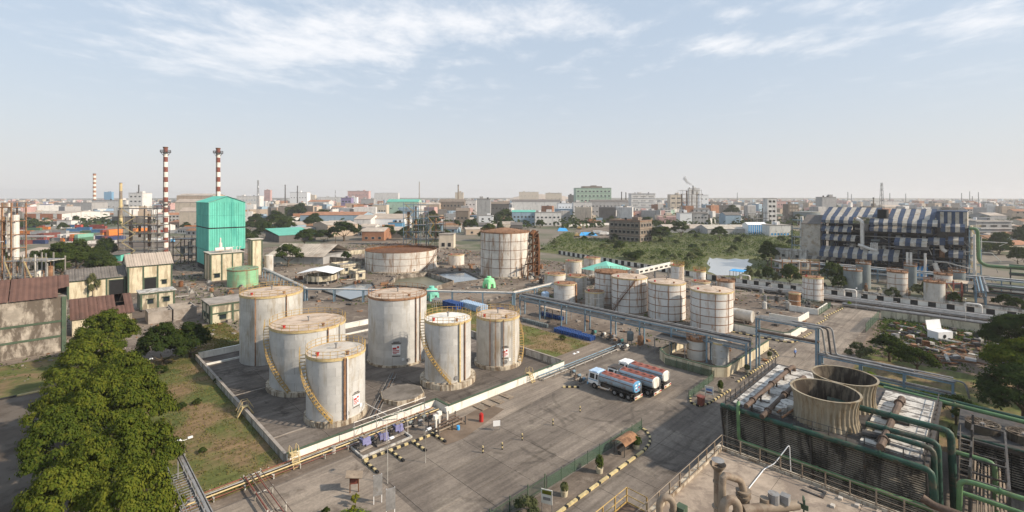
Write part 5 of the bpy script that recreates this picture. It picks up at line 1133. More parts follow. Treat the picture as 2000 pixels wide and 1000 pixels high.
def plastic_tank(label, px, py, m, r, h):
    u, v = UVP(px, py); t = T('water_tank', label, 'water tank', u, v, .05)
    MB().lathe(0, 0, [(r, h * .38), (r, h * .62), (r * .85, h * .8), (r * .42, h * .86), (r * .42, h), (0, h)], 20).lathe(0, 0, [(0, h * .38), (r, h * .38)], 20).build('tank_body', MC[m], t, True)
    for k in range(4): a = .785 + k * 1.571; MB().beam((r * .95 * math.cos(a), r * .95 * math.sin(a), 0), (r * .85 * math.cos(a), r * .85 * math.sin(a), h * .5), r * .45).build('leg', MC[m], t)
    for k in range(8): a = k * .785; MB().beam((r * 1.0 * math.cos(a), r * 1.0 * math.sin(a), h * .38), (r * .87 * math.cos(a), r * .87 * math.sin(a), h * .8), r * .12).build('rib', MC[m], t)
plastic_tank('bright mint green plastic water tank on stubby legs near the pond', 955, 562, 'mint', 1.9, 4.1)
plastic_tank('pale green plastic tank partly hidden behind the tall middle silver tank', 843, 586, 'teal_pale', 2.0, 4.4)

# ------------------------------------------------------------ buildings
WINK = {}
def window_mesh(w_, h_, fr, sill, glass='glass'):
    k = (round(w_, 2), round(h_, 2), fr, sill, glass)
    if k not in WINK:
        mb = MB(); t_ = min(.12, w_ * .1)
        mb.mat(0).box(0, -.10, 0, w_, .0, t_).box(0, -.10, h_ - t_, w_, .0, h_).box(0, -.10, t_ + .001, t_, 0, h_ - t_ - .001).box(w_ - t_, -.10, t_ + .001, w_, 0, h_ - t_ - .001)
        if sill: mb.box(-.15, -.55, h_ + .08, w_ + .15, 0, h_ + .2)
        mb.mat(1).box(t_, -.045, t_, w_ - t_, -.02, h_ - t_)
        WINK[k] = mb.mesh('window', [MC[fr], MC[glass]])
    return WINK[k]
def windows(parent, face, L_, H_, n, rows, w_=1.4, h_=1.3, fr='wall_grey', sill=True, su=0, z0=1.0, pad=.8, glass='glass'):
    """face 'u': wall along local x at y=0 looking to -y; face 'v': wall along local y at x=0 looking to -x"""
    me = window_mesh(w_, h_, fr, sill, glass); fh = H_ / rows
    for r_ in range(rows):
        for i in range(n):
            s_ = pad + (L_ - 2 * pad) * (i + .5) / n - w_ / 2; z = r_ * fh + min(z0, fh * .35)
            if face == 'u': put(me, 'window', parent, (s_, -.004, z))
            else: put(me, 'window', parent, (-.004, s_ + w_, z), -math.pi / 2)
def gable(mb, su, sv, z, rise, along='u', over=.3, t=.14):
    if along == 'u':
        mb.slab((-over, -over, z - .05), (su + over, -over, z - .05), (su + over, sv / 2, z + rise), (-over, sv / 2, z + rise), t)
        mb.slab((su + over, sv + over, z - .05), (-over, sv + over, z - .05), (-over, sv / 2, z + rise), (su + over, sv / 2, z + rise), t)
    else:
        mb.slab((-over, sv + over, z - .05), (-over, -over, z - .05), (su / 2, -over, z + rise), (su / 2, sv + over, z + rise), t)
        mb.slab((su + over, -over, z - .05), (su + over, sv + over, z - .05), (su / 2, sv + over, z + rise), (su / 2, -over, z + rise), t)
def gable_end(mb, su, sv, z, rise, along='u', y=0):
    if along == 'u': mb.add([(0.01, 0, z), (.01, sv, z), (.01, sv / 2, z + rise - .15), (su - .01, 0, z), (su - .01, sv, z), (su - .01, sv / 2, z + rise - .15)], [(0, 2, 1), (3, 4, 5)])
    else: mb.add([(0, .01, z), (su, .01, z), (su / 2, .01, z + rise - .15), (0, sv - .01, z), (su, sv - .01, z), (su / 2, sv - .01, z + rise - .15)], [(0, 1, 2), (3, 5, 4)])
def building(label, px, py, x0, x1, ytop, wall, roof='flat', roofm='concrete', rows=2, nu=4, nv=3, rise=2.0, along='u', su=None, sv=None, name='building', cat='building', band=None, group=None, win=(1.5, 1.4), fr='wall_grey', sill=True, extra=None, glass='glass'):
    """px,py: foot of the near corner; x0/x1: where the left and right faces end in the photo"""
    u, v = UVP(px, py); Y = F * CH / (py - HY); H_ = max(2.5, z_at(ytop, Y))
    if su is None: su = max(3, u_at(x1, v) - u)
    if sv is None: sv = max(3, v_at(x0, u) - v)
    su, sv = min(su, 140), min(sv, 140)
    t = T(name, label, cat, u, v, .05, group)
    MB().box(0, 0, 0, su, sv, H_).build('wall', MC[wall], t)
    if roof == 'flat':
        MB().box(-.2, -.2, H_ + .003, su + .2, sv + .2, H_ + .25).build('roof', MC[roofm], t)
        p = MB(); p.box(0, 0, H_ + .253, su, .2, H_ + .9).box(0, .2, H_ + .253, .2, sv, H_ + .9).box(su - .2, .2, H_ + .253, su, sv, H_ + .9).box(.2, sv - .2, H_ + .253, su - .2, sv, H_ + .9); p.build('parapet', MC[wall], t)
        q = random.Random(label)
        if su > 8 and H_ > 5:
            x, y = q.uniform(.2, .6) * su, q.uniform(.2, .6) * sv; MB().box(x, y, H_ + .26, x + min(5, su * .3), y + min(5, sv * .3), H_ + 2.8).build('stair_room', MC[wall], t)
            x, y = q.uniform(.1, .8) * su, q.uniform(.1, .8) * sv; MB().cyl(x, y, H_ + .26, H_ + 1.9, .9, 10).build('roof_tank', MC[q.choice(('dark', 'white_clean', 'steel_grey'))], t)
    elif roof == 'gable':
        g = MB(); gable(g, su, sv, H_, rise, along); g.build('roof', MC[roofm], t); e = MB(); gable_end(e, su, sv, H_, rise, along); e.build('gable_wall', MC[wall], t)
    elif roof == 'shed':
        MB().slab((-.3, -.3, H_), (su + .3, -.3, H_), (su + .3, sv + .3, H_ + rise), (-.3, sv + .3, H_ + rise), .15).build('roof', MC[roofm], t)
    if band:
        b = MB()
        for r_ in range(1, rows + (0 if roof == 'flat' else 1)): z = H_ * r_ / rows; b.box(-.35, -.35, z - .15, su, -.002, z + .08).box(-.35, 0, z - .15, -.002, sv, z + .08)
        b.build('ledge', MC[band], t)
    if nu: windows(t, 'u', su, H_, nu, rows, win[0], win[1], fr, sill, glass=glass)
    if nv: windows(t, 'v', sv, H_, nv, rows, win[0], win[1], fr, sill, glass=glass)
    return t, su, sv, H_
def corr_sheet(name, m, a, b, c, d, pitch, parent, amp=.05):
    """corrugated roof sheet between corners a-b (eave) and d-c (ridge)"""
    a, b, c, d = map(Vector, (a, b, c, d)); n = max(2, int((b - a).length / pitch)) * 2; nr = (b - a).cross(d - a).normalized() * amp; mb = MB()
    for i in range(n + 1):
        f = i / n; s_ = nr if i % 2 else -nr; mb.v += [tuple(a + (b - a) * f + s_), tuple(d + (c - d) * f + s_)]
    for i in range(n): mb.f.append((2 * i, 2 * i + 2, 2 * i + 3, 2 * i + 1)); mb.m.append(0)
    return mb.build(name, MC[m], parent)
def roof_strips(parent, m, a, b, c, d, width, pitch=.45, name='roof_sheet', amp=.05, skip=()):
    a, b, c, d = map(Vector, (a, b, c, d)); n = max(1, round((b - a).length / width))
    for i in range(n):
        if i in skip: continue
        f0, f1 = (i + .015) / n, (i + .985) / n; j = Vector((0, 0, R.uniform(0, .03)))
        corr_sheet(name, m[i % len(m)] if isinstance(m, (list, tuple)) else m, a + (b - a) * f0 + j, a + (b - a) * f1 + j, d + (c - d) * f1 + j, d + (c - d) * f0 + j, pitch, parent, amp)
# stained warehouse at the left edge
wh = T('warehouse', 'tall mould-stained concrete warehouse with brown corrugated roof at the left edge', 'warehouse', -42, 138)
MB().box(0, 0, 0, 43.9, 16, 11.8).build('wall', MC['concrete_stain'], wh)
e = MB(); gable_end(e, 43.9, 16, 11.8, 3.5); e.build('gable_wall', MC['concrete_stain'], wh)
cm = MB().box(-.35, -.35, 0, .35, -.004, 11.7).mesh('column', MC['green_trim']); bm2 = MB().box(.36, -.2, -.2, 9.9, -.003, .2).mesh('wall_beam', MC['green_trim'])
for i in range(5):
    put(cm, 'column', wh, (43.5 - i * 10.27, 0, 0))
    for z in (3.4, 6.6): put(bm2, 'wall_beam', wh, (43.5 - (i + 1) * 10.27, 0, z))
    for k in range(3):      # wall panels between the columns
        MB().box(43.9 - .45 - i * 10.27, -.1 + .02 * (k % 2), (.2, 3.62, 6.82)[k], 43.5 - (i + 1) * 10.27 + .38, -.001, (3.18, 6.38, 11.6)[k]).build('wall_panel', MC['concrete_stain'], wh)
roof_strips(wh, 'brown_roof', (-.5, -.5, 11.75), (44.4, -.5, 11.75), (44.4, 8, 15.3), (-.5, 8, 15.3), 4.5, .75, skip=(9,)); roof_strips(wh, 'brown_roof', (39.8, -.5, 11.75), (42.6, -.5, 11.75), (42.6, 8, 15.3), (39.8, 8, 15.3), 4.5, .75)
roof_strips(wh, 'brown_roof', (42.6, 2.6, 13.05), (44.4, 3.2, 13.3), (44.4, 8, 15.3), (42.6, 8, 15.3), 4.5, .75)
roof_strips(wh, 'brown_roof', (44.4, 16.5, 11.75), (-.5, 16.5, 11.75), (-.5, 8, 15.3), (44.4, 8, 15.3), 4.5, .75)
lw = T('shed', 'low shed with brown corrugated roof and a hole in it, beside the stained warehouse', 'shed', 3.0, 150.8)
MB().box(0, 0, 0, 11, 17, 4).build('wall', MC['cream_dirty'], lw); e = MB(); gable_end(e, 11, 17, 4, 3.5); e.build('gable_wall', MC['cream_dirty'], lw)
roof_strips(lw, 'brown_roof', (-.4, -.5, 3.95), (11.5, -.5, 3.95), (11.5, 8.5, 7.5), (-.4, 8.5, 7.5), 1.7, .55, skip=(5,))
roof_strips(lw, 'brown_roof', (8.1, -.5, 3.95), (9.8, -.5, 3.95), (9.8, 3.2, 5.42), (8.1, 3.2, 5.42), 1.7, .55); roof_strips(lw, 'brown_roof', (11.5, 17.5, 3.95), (-.4, 17.5, 3.95), (-.4, 8.5, 7.5), (11.5, 8.5, 7.5), 1.7, .55)
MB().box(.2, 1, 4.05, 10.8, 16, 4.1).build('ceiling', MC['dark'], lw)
def trim_house(label, u, v, su, sv, H_, roofm, rise, wallm='cream', cols=3, door=None, wins=(), name='factory_shed', cat='shed', flat=False, beams=()):
    t = T(name, label, cat, u, v, .05); MB().box(0, 0, 0, su, sv, H_).build('wall', MC[wallm], t)
    c = MB().box(-.22, -.14, 0, .22, -.003, H_ - .05).mesh('column', MC['green_trim'])
    for i in range(cols + 1): put(c, 'column', t, (.22 + (su - .44) * i / cols, 0, 0))
    c2 = MB().box(-.14, -.22, 0, -.003, .22, H_ - .05).mesh('column', MC['green_trim'])
    for i in range(3): put(c2, 'column', t, (0, .5 + (sv - 1) * i / 2, 0))
    MB().box(-.18, -.18, H_ - .4, su + .05, -.148, H_).box(-.18, -.14, H_ - .4, -.145, sv, H_).build('eave_beam', MC['green_trim'], t)
    for z in beams: MB().box(.45, -.12, z - .15, su - .45, -.004, z + .15).build('beam', MC['green_trim'], t)
    if flat:
        MB().box(-.35, -.35, H_ + .003, su + .35, sv + .35, H_ + .22).build('roof', MC[roofm], t)
    else:
        roof_strips(t, roofm, (-.4, -.5, H_ - .02), (su + .4, -.5, H_ - .02), (su + .4, sv / 2, H_ + rise), (-.4, sv / 2, H_ + rise), 2.1, .7); roof_strips(t, roofm, (su + .4, sv + .5, H_), (-.4, sv + .5, H_), (-.4, sv / 2, H_ + rise), (su + .4, sv / 2, H_ + rise), 2.1, .7)
        e = MB(); gable_end(e, su, sv, H_, rise); e.build('gable_wall', MC[wallm], t)
    if door:
        x, w_, h_ = door; d = MB().box(x, -.04, 0, x + w_, -.006, h_).build('door', MC['dark'], t); MB().box(x - .2, -.12, h_ + .01, x + w_ + .2, -.005, h_ + .25).box(x - .2, -.1, 0, x - .01, -.005, h_).box(x + w_ + .01, -.1, 0, x + w_ + .2, -.005, h_).build('door_frame', MC['green_trim'], d)
    for (x, z, w_, h_) in wins: put(window_mesh(w_, h_, 'green_trim', True), 'window', t, (x, -.005, z))
    return t
trim_house('cream gabled shed with beige roof, green columns and a dark open doorway', 17.8, 204.3, 12.4, 14, 9.1, 'tan_roof', 3.6, door=(4.5, 3.2, 4.6), wins=((9.3, 2.0, 1.5, 1.5),), beams=())
trim_house('long cream shed with dark grey roof, left of the beige roofed one', 3.0, 206, 14.4, 14, 5.8, 'grey_roof', 3.0, door=(10.2, 3.8, 4.8))
trim_house('small whitewashed flat house with green corners and two shaded windows', 17.7, 170.8, 8.2, 6, 4.9, 'wall_grey', 0, 'cream_dirty', 2, None, ((1.6, 1.7, 1.5, 1.4), (5.3, 1.8, 1.6, 1.4)), 'house', 'house', True)
t = trim_house('cream two-storey flat house with green frame right behind the left silver tank', 28.7, 140, 15, 9, 5.0, 'concrete', 0, 'cream_dirty', 3, None, ((2, .9, 1.6, 1.3), (7, .9, 1.6, 1.3), (12, .9, 1.6, 1.3)), 'house', 'house', True, (2.6,))
for y in (1.8, 5.6): put(window_mesh(1.5, 1.2, 'green_trim', True), 'window', t, (-.005, y + 1.5, 1.0), -math.pi / 2)
for (lb, u, v, su, sv) in (('roofless concrete basin with rubble, the left of two by the trees', 17.3, 151.5, 5.0, 5.5), ('roofless concrete basin divided inside, the right of two by the trees', 22.6, 151.2, 5.2, 8.5)):
    t = T('open_basin', lb, 'concrete basin', u, v); h = 3.0
    for (x0, y0, x1, y1) in ((0, 0, su, .25), (0, sv - .25, su, sv), (0, .255, .25, sv - .255), (su - .25, .255, su, sv - .255), (.255, sv * .5, su - .255, sv * .5 + .2)): MB().box(x0, y0, 0, x1, y1, h).build('basin_wall', MC['concrete'], t)
    MB().box(.26, .26, 0, su - .26, sv * .49, .9).build('fill', MC['bare_soil'], t)
t = trim_house('tall cream boiler block with green frame and small tanks on its roof', 43.2, 211, 11.5, 10, 10.6, 'roof_pale', 0, 'cream', 3, (8.4, 1.2, 2.4), ((1.3, 1.2, 2.0, 1.6),), 'boiler_block', 'building', True)
MB().tube([(2, 2, 12), (5, 2, 12)], .8, 12).tube([(5.6, 2.2, 12), (8, 2.2, 12)], .7, 12).cyl(4.2, 3.4, 10.8, 14.5, .6, 10).cyl(4.2, 3.4, 14.5, 16.5, .25, 8).build('roof_vessel', MC['pipe_white'], t, True)
mb = MB()
for x in (7.8, 9.2, 10.4): mb.tube([(x, .8, 10.8), (x, .8, 12.8), (x + .6, .8, 12.8)], .12, 6)
mb.build('roof_pipe', MC['pipe_white'], t)
t = trim_house('narrow cream tower with green corners beside the pink-grey shed', 58.5, 214, 4.2, 5, 15, 'roof_pale', 0, 'cream', 1, None, (), 'service_tower', 'building', True)
# green boiler house
gh = T('boiler_house', 'towering mint green clad boiler house in stacked tiers, in front of a striped chimney', 'building', 48, 236.6)
su, sv = 14.0, 25.4
MB().box(.4, .4, 0, su - .4, sv - .4, 30).build('core', MC['dark'], gh)
def clad(z0, z1, m, ins=0):
    for i in range(5):
        x0 = ins + (su - 2 * ins) * i / 5; x1 = x0 + su / 5 - .03; corr_sheet('cladding_panel', m, (x0 + .03, -.04 - .02 * (i % 2), z0), (x1, -.04 - .02 * (i % 2), z0), (x1, -.04, z1), (x0 + .03, -.04, z1), .7, gh, .07)
    for i in range(7):
        y0 = (sv) * i / 7; y1 = y0 + sv / 7 - .03; corr_sheet('cladding_panel', m, (-.04 - .02 * (i % 2), y1, z0), (-.04 - .02 * (i % 2), y0 + .03, z0), (-.04, y0 + .03, z1), (-.04, y1, z1), .7, gh, .07)
    MB().box(-.12, -.12, z0, .14, .14, z1).box(su - .1, -.1, z0, su + .1, sv, z1).build('corner_trim', MC['teal_pale'], gh)
clad(19.4, 24.6, 'teal'); clad(24.65, 30.4, 'teal'); clad(9.4, 18.9, 'teal')
MB().box(-.15, 2, 2.5, .1, sv - 2, 9.2).build('cladding_panel', MC['teal'], gh)
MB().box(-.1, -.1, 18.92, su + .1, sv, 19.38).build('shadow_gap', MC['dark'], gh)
roof_strips(gh, 'teal', (-.5, sv + .3, 30.4), (-.5, -.5, 30.4), (su / 2, -.5, 33.2), (su / 2, sv + .3, 33.2), 3.6, .9); roof_strips(gh, 'teal', (su + .5, -.5, 30.4), (su + .5, sv + .3, 30.4), (su / 2, sv + .3, 33.2), (su / 2, -.5, 33.2), 3.6, .9)
mb = MB(); mb.add([(0, -.03, 30.4), (su, -.03, 30.4), (su / 2, -.03, 33)], [(0, 1, 2)]); mb.build('gable_wall', MC['teal'], gh)
# chimneys
def chimney(label, px, Y, ytop, r0, r1, bands, zb=0, red='pipe_red', white='white_wall', platform=True):
    X = XZ(px, Y); t = TX('chimney', label, 'chimney', X, Y, 0, 'striped chimneys' if bands > 1 else None); h = z_at(ytop, Y); 
    for k in range(bands):
        z0, z1 = zb + (h - zb) * k / bands, zb + (h - zb) * (k + 1) / bands; f = lambda z: r0 + (r1 - r0) * z / h
        MB().lathe(0, 0, [(f(z0), z0), (f(z1), z1)], 20).build('band', MC[(red if (bands - 1 - k) % 2 == 0 else white)], t, True)
    MB().lathe(0, 0, [(r1 + .15, h - .7), (r1 + .2, h), (r1 - .3, h), (r1 - .35, h - 1.5)], 20).build('rim', MC['rust'], t, True)
    if platform:
        for z in (h - 3.2, h * .46):
            p = railing_mb(r1 + 1.5, z, 1.3, 12, rr=.07).build('railing', MC['steel_dark'], t); MB().lathe(0, 0, [(r1, z - .15), (r1 + 1.6, z - .1), (r1 + 1.6, z), (r1, z)], 20).build('platform', MC['steel_dark'], p)
            mb = MB()
            for k in range(6): a = k * 1.047; mb.beam((r1 * math.cos(a), r1 * math.sin(a), z - 2), ((r1 + 1.5) * math.cos(a), (r1 + 1.5) * math.sin(a), z - .1), .12)
            mb.build('bracket', MC['steel_dark'], t)
        MB().beam((0, -r0 - .3, 0), (0, -r1 - .3, h - 1), .5, .1).build('ladder', MC['steel_dark'], t)
    return t
chimney('tall red and white striped chimney left of the mint green boiler house', 323.3, 275, 287, 1.35, 1.1, 21)
chimney('tall red and white striped chimney rising behind the mint green boiler house', 426, 290, 289, 1.4, 1.15, 21)
chimney('far striped chimney on the left skyline, pale with haze', 184.5, 900, 339, 2.6, 2.3, 19, red='red_roof', platform=False)
chimney('stout brown-banded stack beside the blue rooftop box on the left skyline', 236, 560, 357, 1.9, 1.4, 5, red='yellow_pale', white='pipe_tan', platform=False)
# ------------------------------------------------------------ steel process frames
def frame_tower(label, px, py, x0, x1, ytop, nx, levels, m='steel_dark', acc='pipe_grey', ny=2, dep=8, name='process_structure', vess=3, deckm='steel_grey', railm='yellow_pale'):
    X0, Y = PX(px, py); A_, B_ = XZ(x0, Y), XZ(x1, Y); H_ = z_at(ytop, Y); L_ = B_ - A_
    t = TX(name, label, 'steel frame', A_, Y, 0)
    q = random.Random(label); cm = MB().box(-.16, -.16, 0, .16, .16, H_).mesh('column', MC[m])
    for i in range(nx + 1):
        for j in range(ny): put(cm, 'column', t, (L_ * i / nx, dep * j / max(1, ny - 1), 0), 0, (1, 1, q.choice((1, 1, .8, .92))))
    for k in range(1, levels + 1):
        z = H_ * k / (levels + .35); mb = MB()
        for j in range(ny): mb.beam((0, dep * j / max(1, ny - 1), z), (L_, dep * j / max(1, ny - 1), z), .2, .3)
        for i in range(nx + 1): mb.beam((L_ * i / nx, 0, z), (L_ * i / nx, dep, z), .2, .25)
        mb.build('beam', MC[m], t)
        x0_ = L_ * q.choice((0, 0, .3)); MB().box(x0_, .2, z + .16, L_ * q.choice((1, 1, .7)), dep - .2, z + .22).build('deck', MC[deckm], t)
        r = MB(); r.tube([(x0_, 0, z + 1.2), (L_, 0, z + 1.2)], .05, 4); r.tube([(x0_, 0, z + .7), (L_, 0, z + .7)], .04, 4)
        for i in range(nx * 3 + 1): r.beam((L_ * i / (nx * 3), 0, z + .2), (L_ * i / (nx * 3), 0, z + 1.2), .05)
        r.build('railing', MC[railm], t)
    for k in range(vess):
        x = L_ * (k + .5) / vess; z0 = H_ * q.uniform(0, .4); z1 = H_ * q.uniform(.6, 1.05); MB().cyl(x, dep * .5, z0, z1, q.uniform(.4, 1.0), 10).build('column_vessel', MC[q.choice((acc, 'pipe_white', 'rust_mid'))], t, True)
    mb = MB()
    for k in range(vess * 3):
        x, y = q.uniform(0, L_), q.choice((-.3, dep * .3, dep + .2)); z0, z1 = sorted((q.uniform(0, H_), q.uniform(0, H_))); mb.tube([(x, y, z0), (x, y, z1), (x + q.uniform(-3, 3), y, z1)], q.uniform(.06, .16), 6)
    mb.build('pipework', MC[acc], t)
    mb = MB()
    for k in range(levels): a, b = H_ * k / (levels + .35), H_ * (k + 1) / (levels + .35); mb.beam((L_ * .1, -.5, a), (L_ * .45, -.5, b), .1, .4) if k % 2 == 0 else mb.beam((L_ * .45, -.5, a), (L_ * .1, -.5, b), .1, .4)
    mb.build('stair', MC[railm], t)
    return t
frame_tower('open distillation frame with columns and platforms left of the striped chimney', 270, 506, 231, 307, 402, 3, 6, dep=9, vess=4)
frame_tower('thin pipe frame against the far left edge with rusty riser', 12, 566, -14, 22, 396, 2, 6, 'rust_mid', 'pipe_white', dep=5, vess=3)
frame_tower('open pale steel frame with a ruined roof behind the stained warehouse', 68, 585, 45, 92, 497, 2, 2, 'wall_grey', 'rust_mid', dep=6, vess=2)
frame_tower('dark stepped structure behind the pale steel frame at far left', 28, 572, 8, 44, 500, 2, 2, 'steel_grey', 'steel_dark', dep=8, vess=1)
frame_tower('blue-grey process frame with yellow stairs behind the open-topped tank', 806, 480, 788, 832, 395, 3, 6, 'blue_steel', 'steel_grey', dep=8, vess=3, railm='yellow_paint')
frame_tower('lower process frame with yellow platforms next to the blue-grey one', 848, 483, 833, 866, 418, 2, 4, 'steel_dark', 'blue_steel', dep=8, vess=3, railm='yellow_paint')
frame_tower('dark supports and ducts between the cream boiler block and striped chimney', 372, 515, 338, 383, 462, 3, 3, 'steel_dark', 'tank_grey', dep=8, vess=3)
frame_tower('pipe frame left of the striped plant with tall pipes', 1578, 515, 1566, 1604, 425, 2, 5, 'blue_steel', 'pipe_white', dep=8, vess=2)
frame_tower('tall pipe frame on the right end of the striped plant', 1905, 553, 1893, 1916, 440, 2, 6, 'blue_steel', 'pipe_white', dep=6, vess=2)
frame_tower('equipment frame with yellow rails beyond the tree row near the pond', 1565, 543, 1528, 1600, 508, 4, 2, 'rust_mid', 'pipe_white', dep=8, vess=4)
frame_tower('red brown frame under the dark rack left of the shaded yard', 1858, 590, 1846, 1878, 548, 2, 2, 'pipe_red', 'steel_grey', dep=5, vess=2)
def mast(label, px, py, ytop, w0=2.2, m='steel_grey', name='lattice_mast'):
    X, Y = PX(px, py); h = z_at(ytop, Y); t = TX(name, label, 'mast', X, Y); mb = MB(); n = 9
    def c(k, s): f = 1 - .75 * k / n; return (s[0] * w0 * f, s[1] * w0 * f, h * k / n)
    S = ((-.5, -.5), (.5, -.5), (.5, .5), (-.5, .5)); leg = MB()
    for s in S: leg.beam(c(0, s), c(n, s), .22)
    leg.build('leg', MC[m], t)
    for k in range(n):
        for a, b in zip(S, S[1:] + S[:1]): mb.beam(c(k, a), c(k + 1, b), .12); mb.beam(c(k + 1, a), c(k + 1, b), .12)
    mb.build('bracing', MC[m], t)
    for k in (6, 7.5): MB().cyl(.5 * w0 * .4, -.6, h * k / n, h * k / n + 1.8, .5, 10).build('antenna', MC['white_clean'], t)
mast('lattice telecom mast rising behind the striped roofs', 1722, 446, 357, 4.5); mast('thin lattice mast on the far skyline left of the stepped pink block', 655, 420, 372, 2); mast('lattice mast between the chimney and the white block at left centre', 504, 440, 352, 3.2)
for lb, px, py, yt in (('slim dark flue left of the white block on the skyline', 557, 415, 361), ('slim dark flue just right of the white block on the skyline', 581, 413, 363), ('dark flue on the silver building at left skyline', 271, 420, 361), ('dark flue beside the grey tower block, left of pair', 1214, 423, 375), ('dark flue beside the grey tower block, right of pair', 1222.5, 423, 376), ('rusty flue beyond the striped roof', 1706, 440, 386), ('hazy pale flue on the central skyline', 819, 400, 355), ('flue over the cream ruin', 895, 425, 361)):
    X, Y = PX(px, py); h = z_at(yt, Y); t = TX('flue', lb, 'flue', X, Y); MB().cyl(0, 0, 0, h, h * .02 + .3, 10, h * .012 + .25).build('pipe', MC['steel_dark' if 'dark' in lb else 'pipe_tan'], t, True); MB().cyl(0, 0, h - 1.5, h + .2, h * .012 + .45, 10).build('cap', MC['steel_dark'], t)
for i, (px, yt) in enumerate(((1878, 377), (1894, 374), (1911, 375), (1899, 383), (1656, 375), (1663, 379), (1738, 377), (1769, 378), (1440, 376), (1823, 388), (1836, 388))):
    Y = 1500; X = XZ(px, Y); h = z_at(yt, Y); t = TX('flue', 'slim hazy tower on the right skyline, ' + ('leftmost of the cluster near the right edge', 'tallest, in the cluster near the right edge', 'rightmost of the cluster near the right edge', 'shortest of the cluster near the right edge', 'left of the lattice mast, taller', 'left of the lattice mast, shorter', 'just right of the lattice mast', 'second to the right of the lattice mast', 'alone, right of the white smoke', 'short one above the grey double tank', 'short one at the right of the double tank')[i], 'flue', X, Y, 0, 'slim hazy towers on the right skyline'); MB().cyl(0, 0, 0, h, 1.4, 8, 1.0).build('pipe', MC['steel_grey'], t)

# ------------------------------------------------------------ blue and white striped plant
sp = T('striped_plant', 'open multi-storey plant with blue and white striped roofs and awnings at the right', 'industrial plant', 250, 0)
def PL(px, u): return v_at(px, u)
def ZP(px, py, u):
    v = v_at(px, u); return z_at(py, u * CA + v * SA)
U0 = 250.0; vl, vr = PL(1604, U0), PL(1892, U0)
STR = ('blue_stripe', 'white_stripe')
for z in (4.2, 8.6, 13, 17.4): MB().box(.5, vr + .5, z, 17, vl - .5, z + .35).build('floor', MC['steel_dark'], sp)
MB().box(9, vr + 1, 0, 17, vl - 1, 20.5).build('core', MC['dark'], sp)
cmm = MB().box(-.22, -.22, 0, .22, .22, 21).mesh('column', MC['blue_stripe'])
for i in range(11):
    for x in (.8, 5): put(cmm, 'column', sp, (x, vr + .6 + (vl - vr - 1.2) * i / 10, 0))
q = random.Random(5)
for k in range(62):
    x, y, z = q.uniform(.3, 7), q.uniform(vr + 2, vl - 2), q.choice((.2, 4.6, 9, 13.4, 17.8)); r = q.uniform(.5, 1.2); mm = q.choice(('pipe_white', 'steel_grey', 'rust_mid', 'silver_old', 'tank_grey'))
    if k % 3 == 0: MB().tube([(x, y - 1.5, z + r + .3), (x, y + 1.5, z + r + .3)], r, 10).build('process_vessel', MC[mm], sp, True)
    else: MB().cyl(x, y, z, z + q.uniform(2, 3.6), r, 10).build('process_vessel', MC[mm], sp, True)
for k in range(64):
    x, y, z = q.uniform(-3, 1.5), q.uniform(vr + 1, vl - 1), q.choice((3, 7.5, 12, 16)); MB().tube([(x, y, z), (x, y - q.uniform(3, 12), z), (x, y - q.uniform(3, 12), z - q.uniform(1, 3))], q.uniform(.1, .25), 6).build('pipe', MC[q.choice(('pipe_white', 'steel_grey', 'pipe_grey'))], sp, True)
for z in (4.6, 9, 13.4, 17.8): 
    mb = MB()
    for hh in (.5, 1.1): mb.tube([(.5, vr + .5, z + hh), (.5, vl - .5, z + hh)], .05, 4)
    mb.build('railing', MC['blue_stripe'], sp)
def striped(parent, va, vb, x0, z0, x1, z1, width=1.55, drop=0.0, dark=False, flip=0):
    n = max(2, round(abs(va - vb) / width))
    for i in range(n):
        a, b = va + (vb - va) * (i + .01) / n, va + (vb - va) * (i + .99) / n; m = STR[(i + flip) % 2]
        MB().slab((x0, a, z0), (x0, b, z0), (x1, b, z1), (x1, a, z1), .06).build('roof_sheet', MC[m], parent)
        if drop: MB().box(x0 - .03, min(a, b), z0 - drop, x0 + .03, max(a, b), z0 - .05).build('valance', MC[m], parent)
def aw(xa, xb, ytop, ybot, u, depth=2.6, frac=.55, w=1.55, flip=0, drop=True):
    """awning whose sloping sheet and hanging valance are seen between rows ytop and ybot"""
    va, vb = PL(xa, u), PL(xb, u); xm = (xa + xb) / 2; zt, zb = ZP(xm, ytop, u), ZP(xm, ybot, u); zm = zt + (zb - zt) * frac
    # the sloping sheet goes back, the valance hangs at the front
    striped(sp, va, vb, u - U0 - depth, zm, u - U0, zm + max(.5, depth * .55), w, zm - zb if drop else 0, flip=flip)
UA = 247.5
aw(1607, 1668, 425, 435, UA, 2.8, .45); aw(1606, 1665, 444, 452, UA, 2.6, .5); aw(1607, 1672, 460, 469, UA, 2.8, .5); aw(1605, 1758, 484, 504, UA, 4.5, .55, 1.7)
aw(1700, 1832, 431, 440, UA, 2.8, .5); aw(1700, 1820, 443, 453, UA, 2.6, .4); aw(1748, 1812, 468, 480, UA - 3, 3, .45); aw(1813, 1847, 466, 478, UA, 2, .3); aw(1852, 1883, 466, 477, UA, 2.4, .3); aw(1853, 1882, 492, 503, UA, 2.4, .3)
aw(1838, 1885, 440, 453, UA, 2, .2, 1.4)
MB().slab((-8, PL(1748, UA - 5), 12.2), (-8, PL(1814, UA - 5), 12.2), (-2.6, PL(1814, UA - 5), 14.2), (-2.6, PL(1748, UA - 5), 14.2), .12).build('grey_roof', MC['grey_roof'], sp)
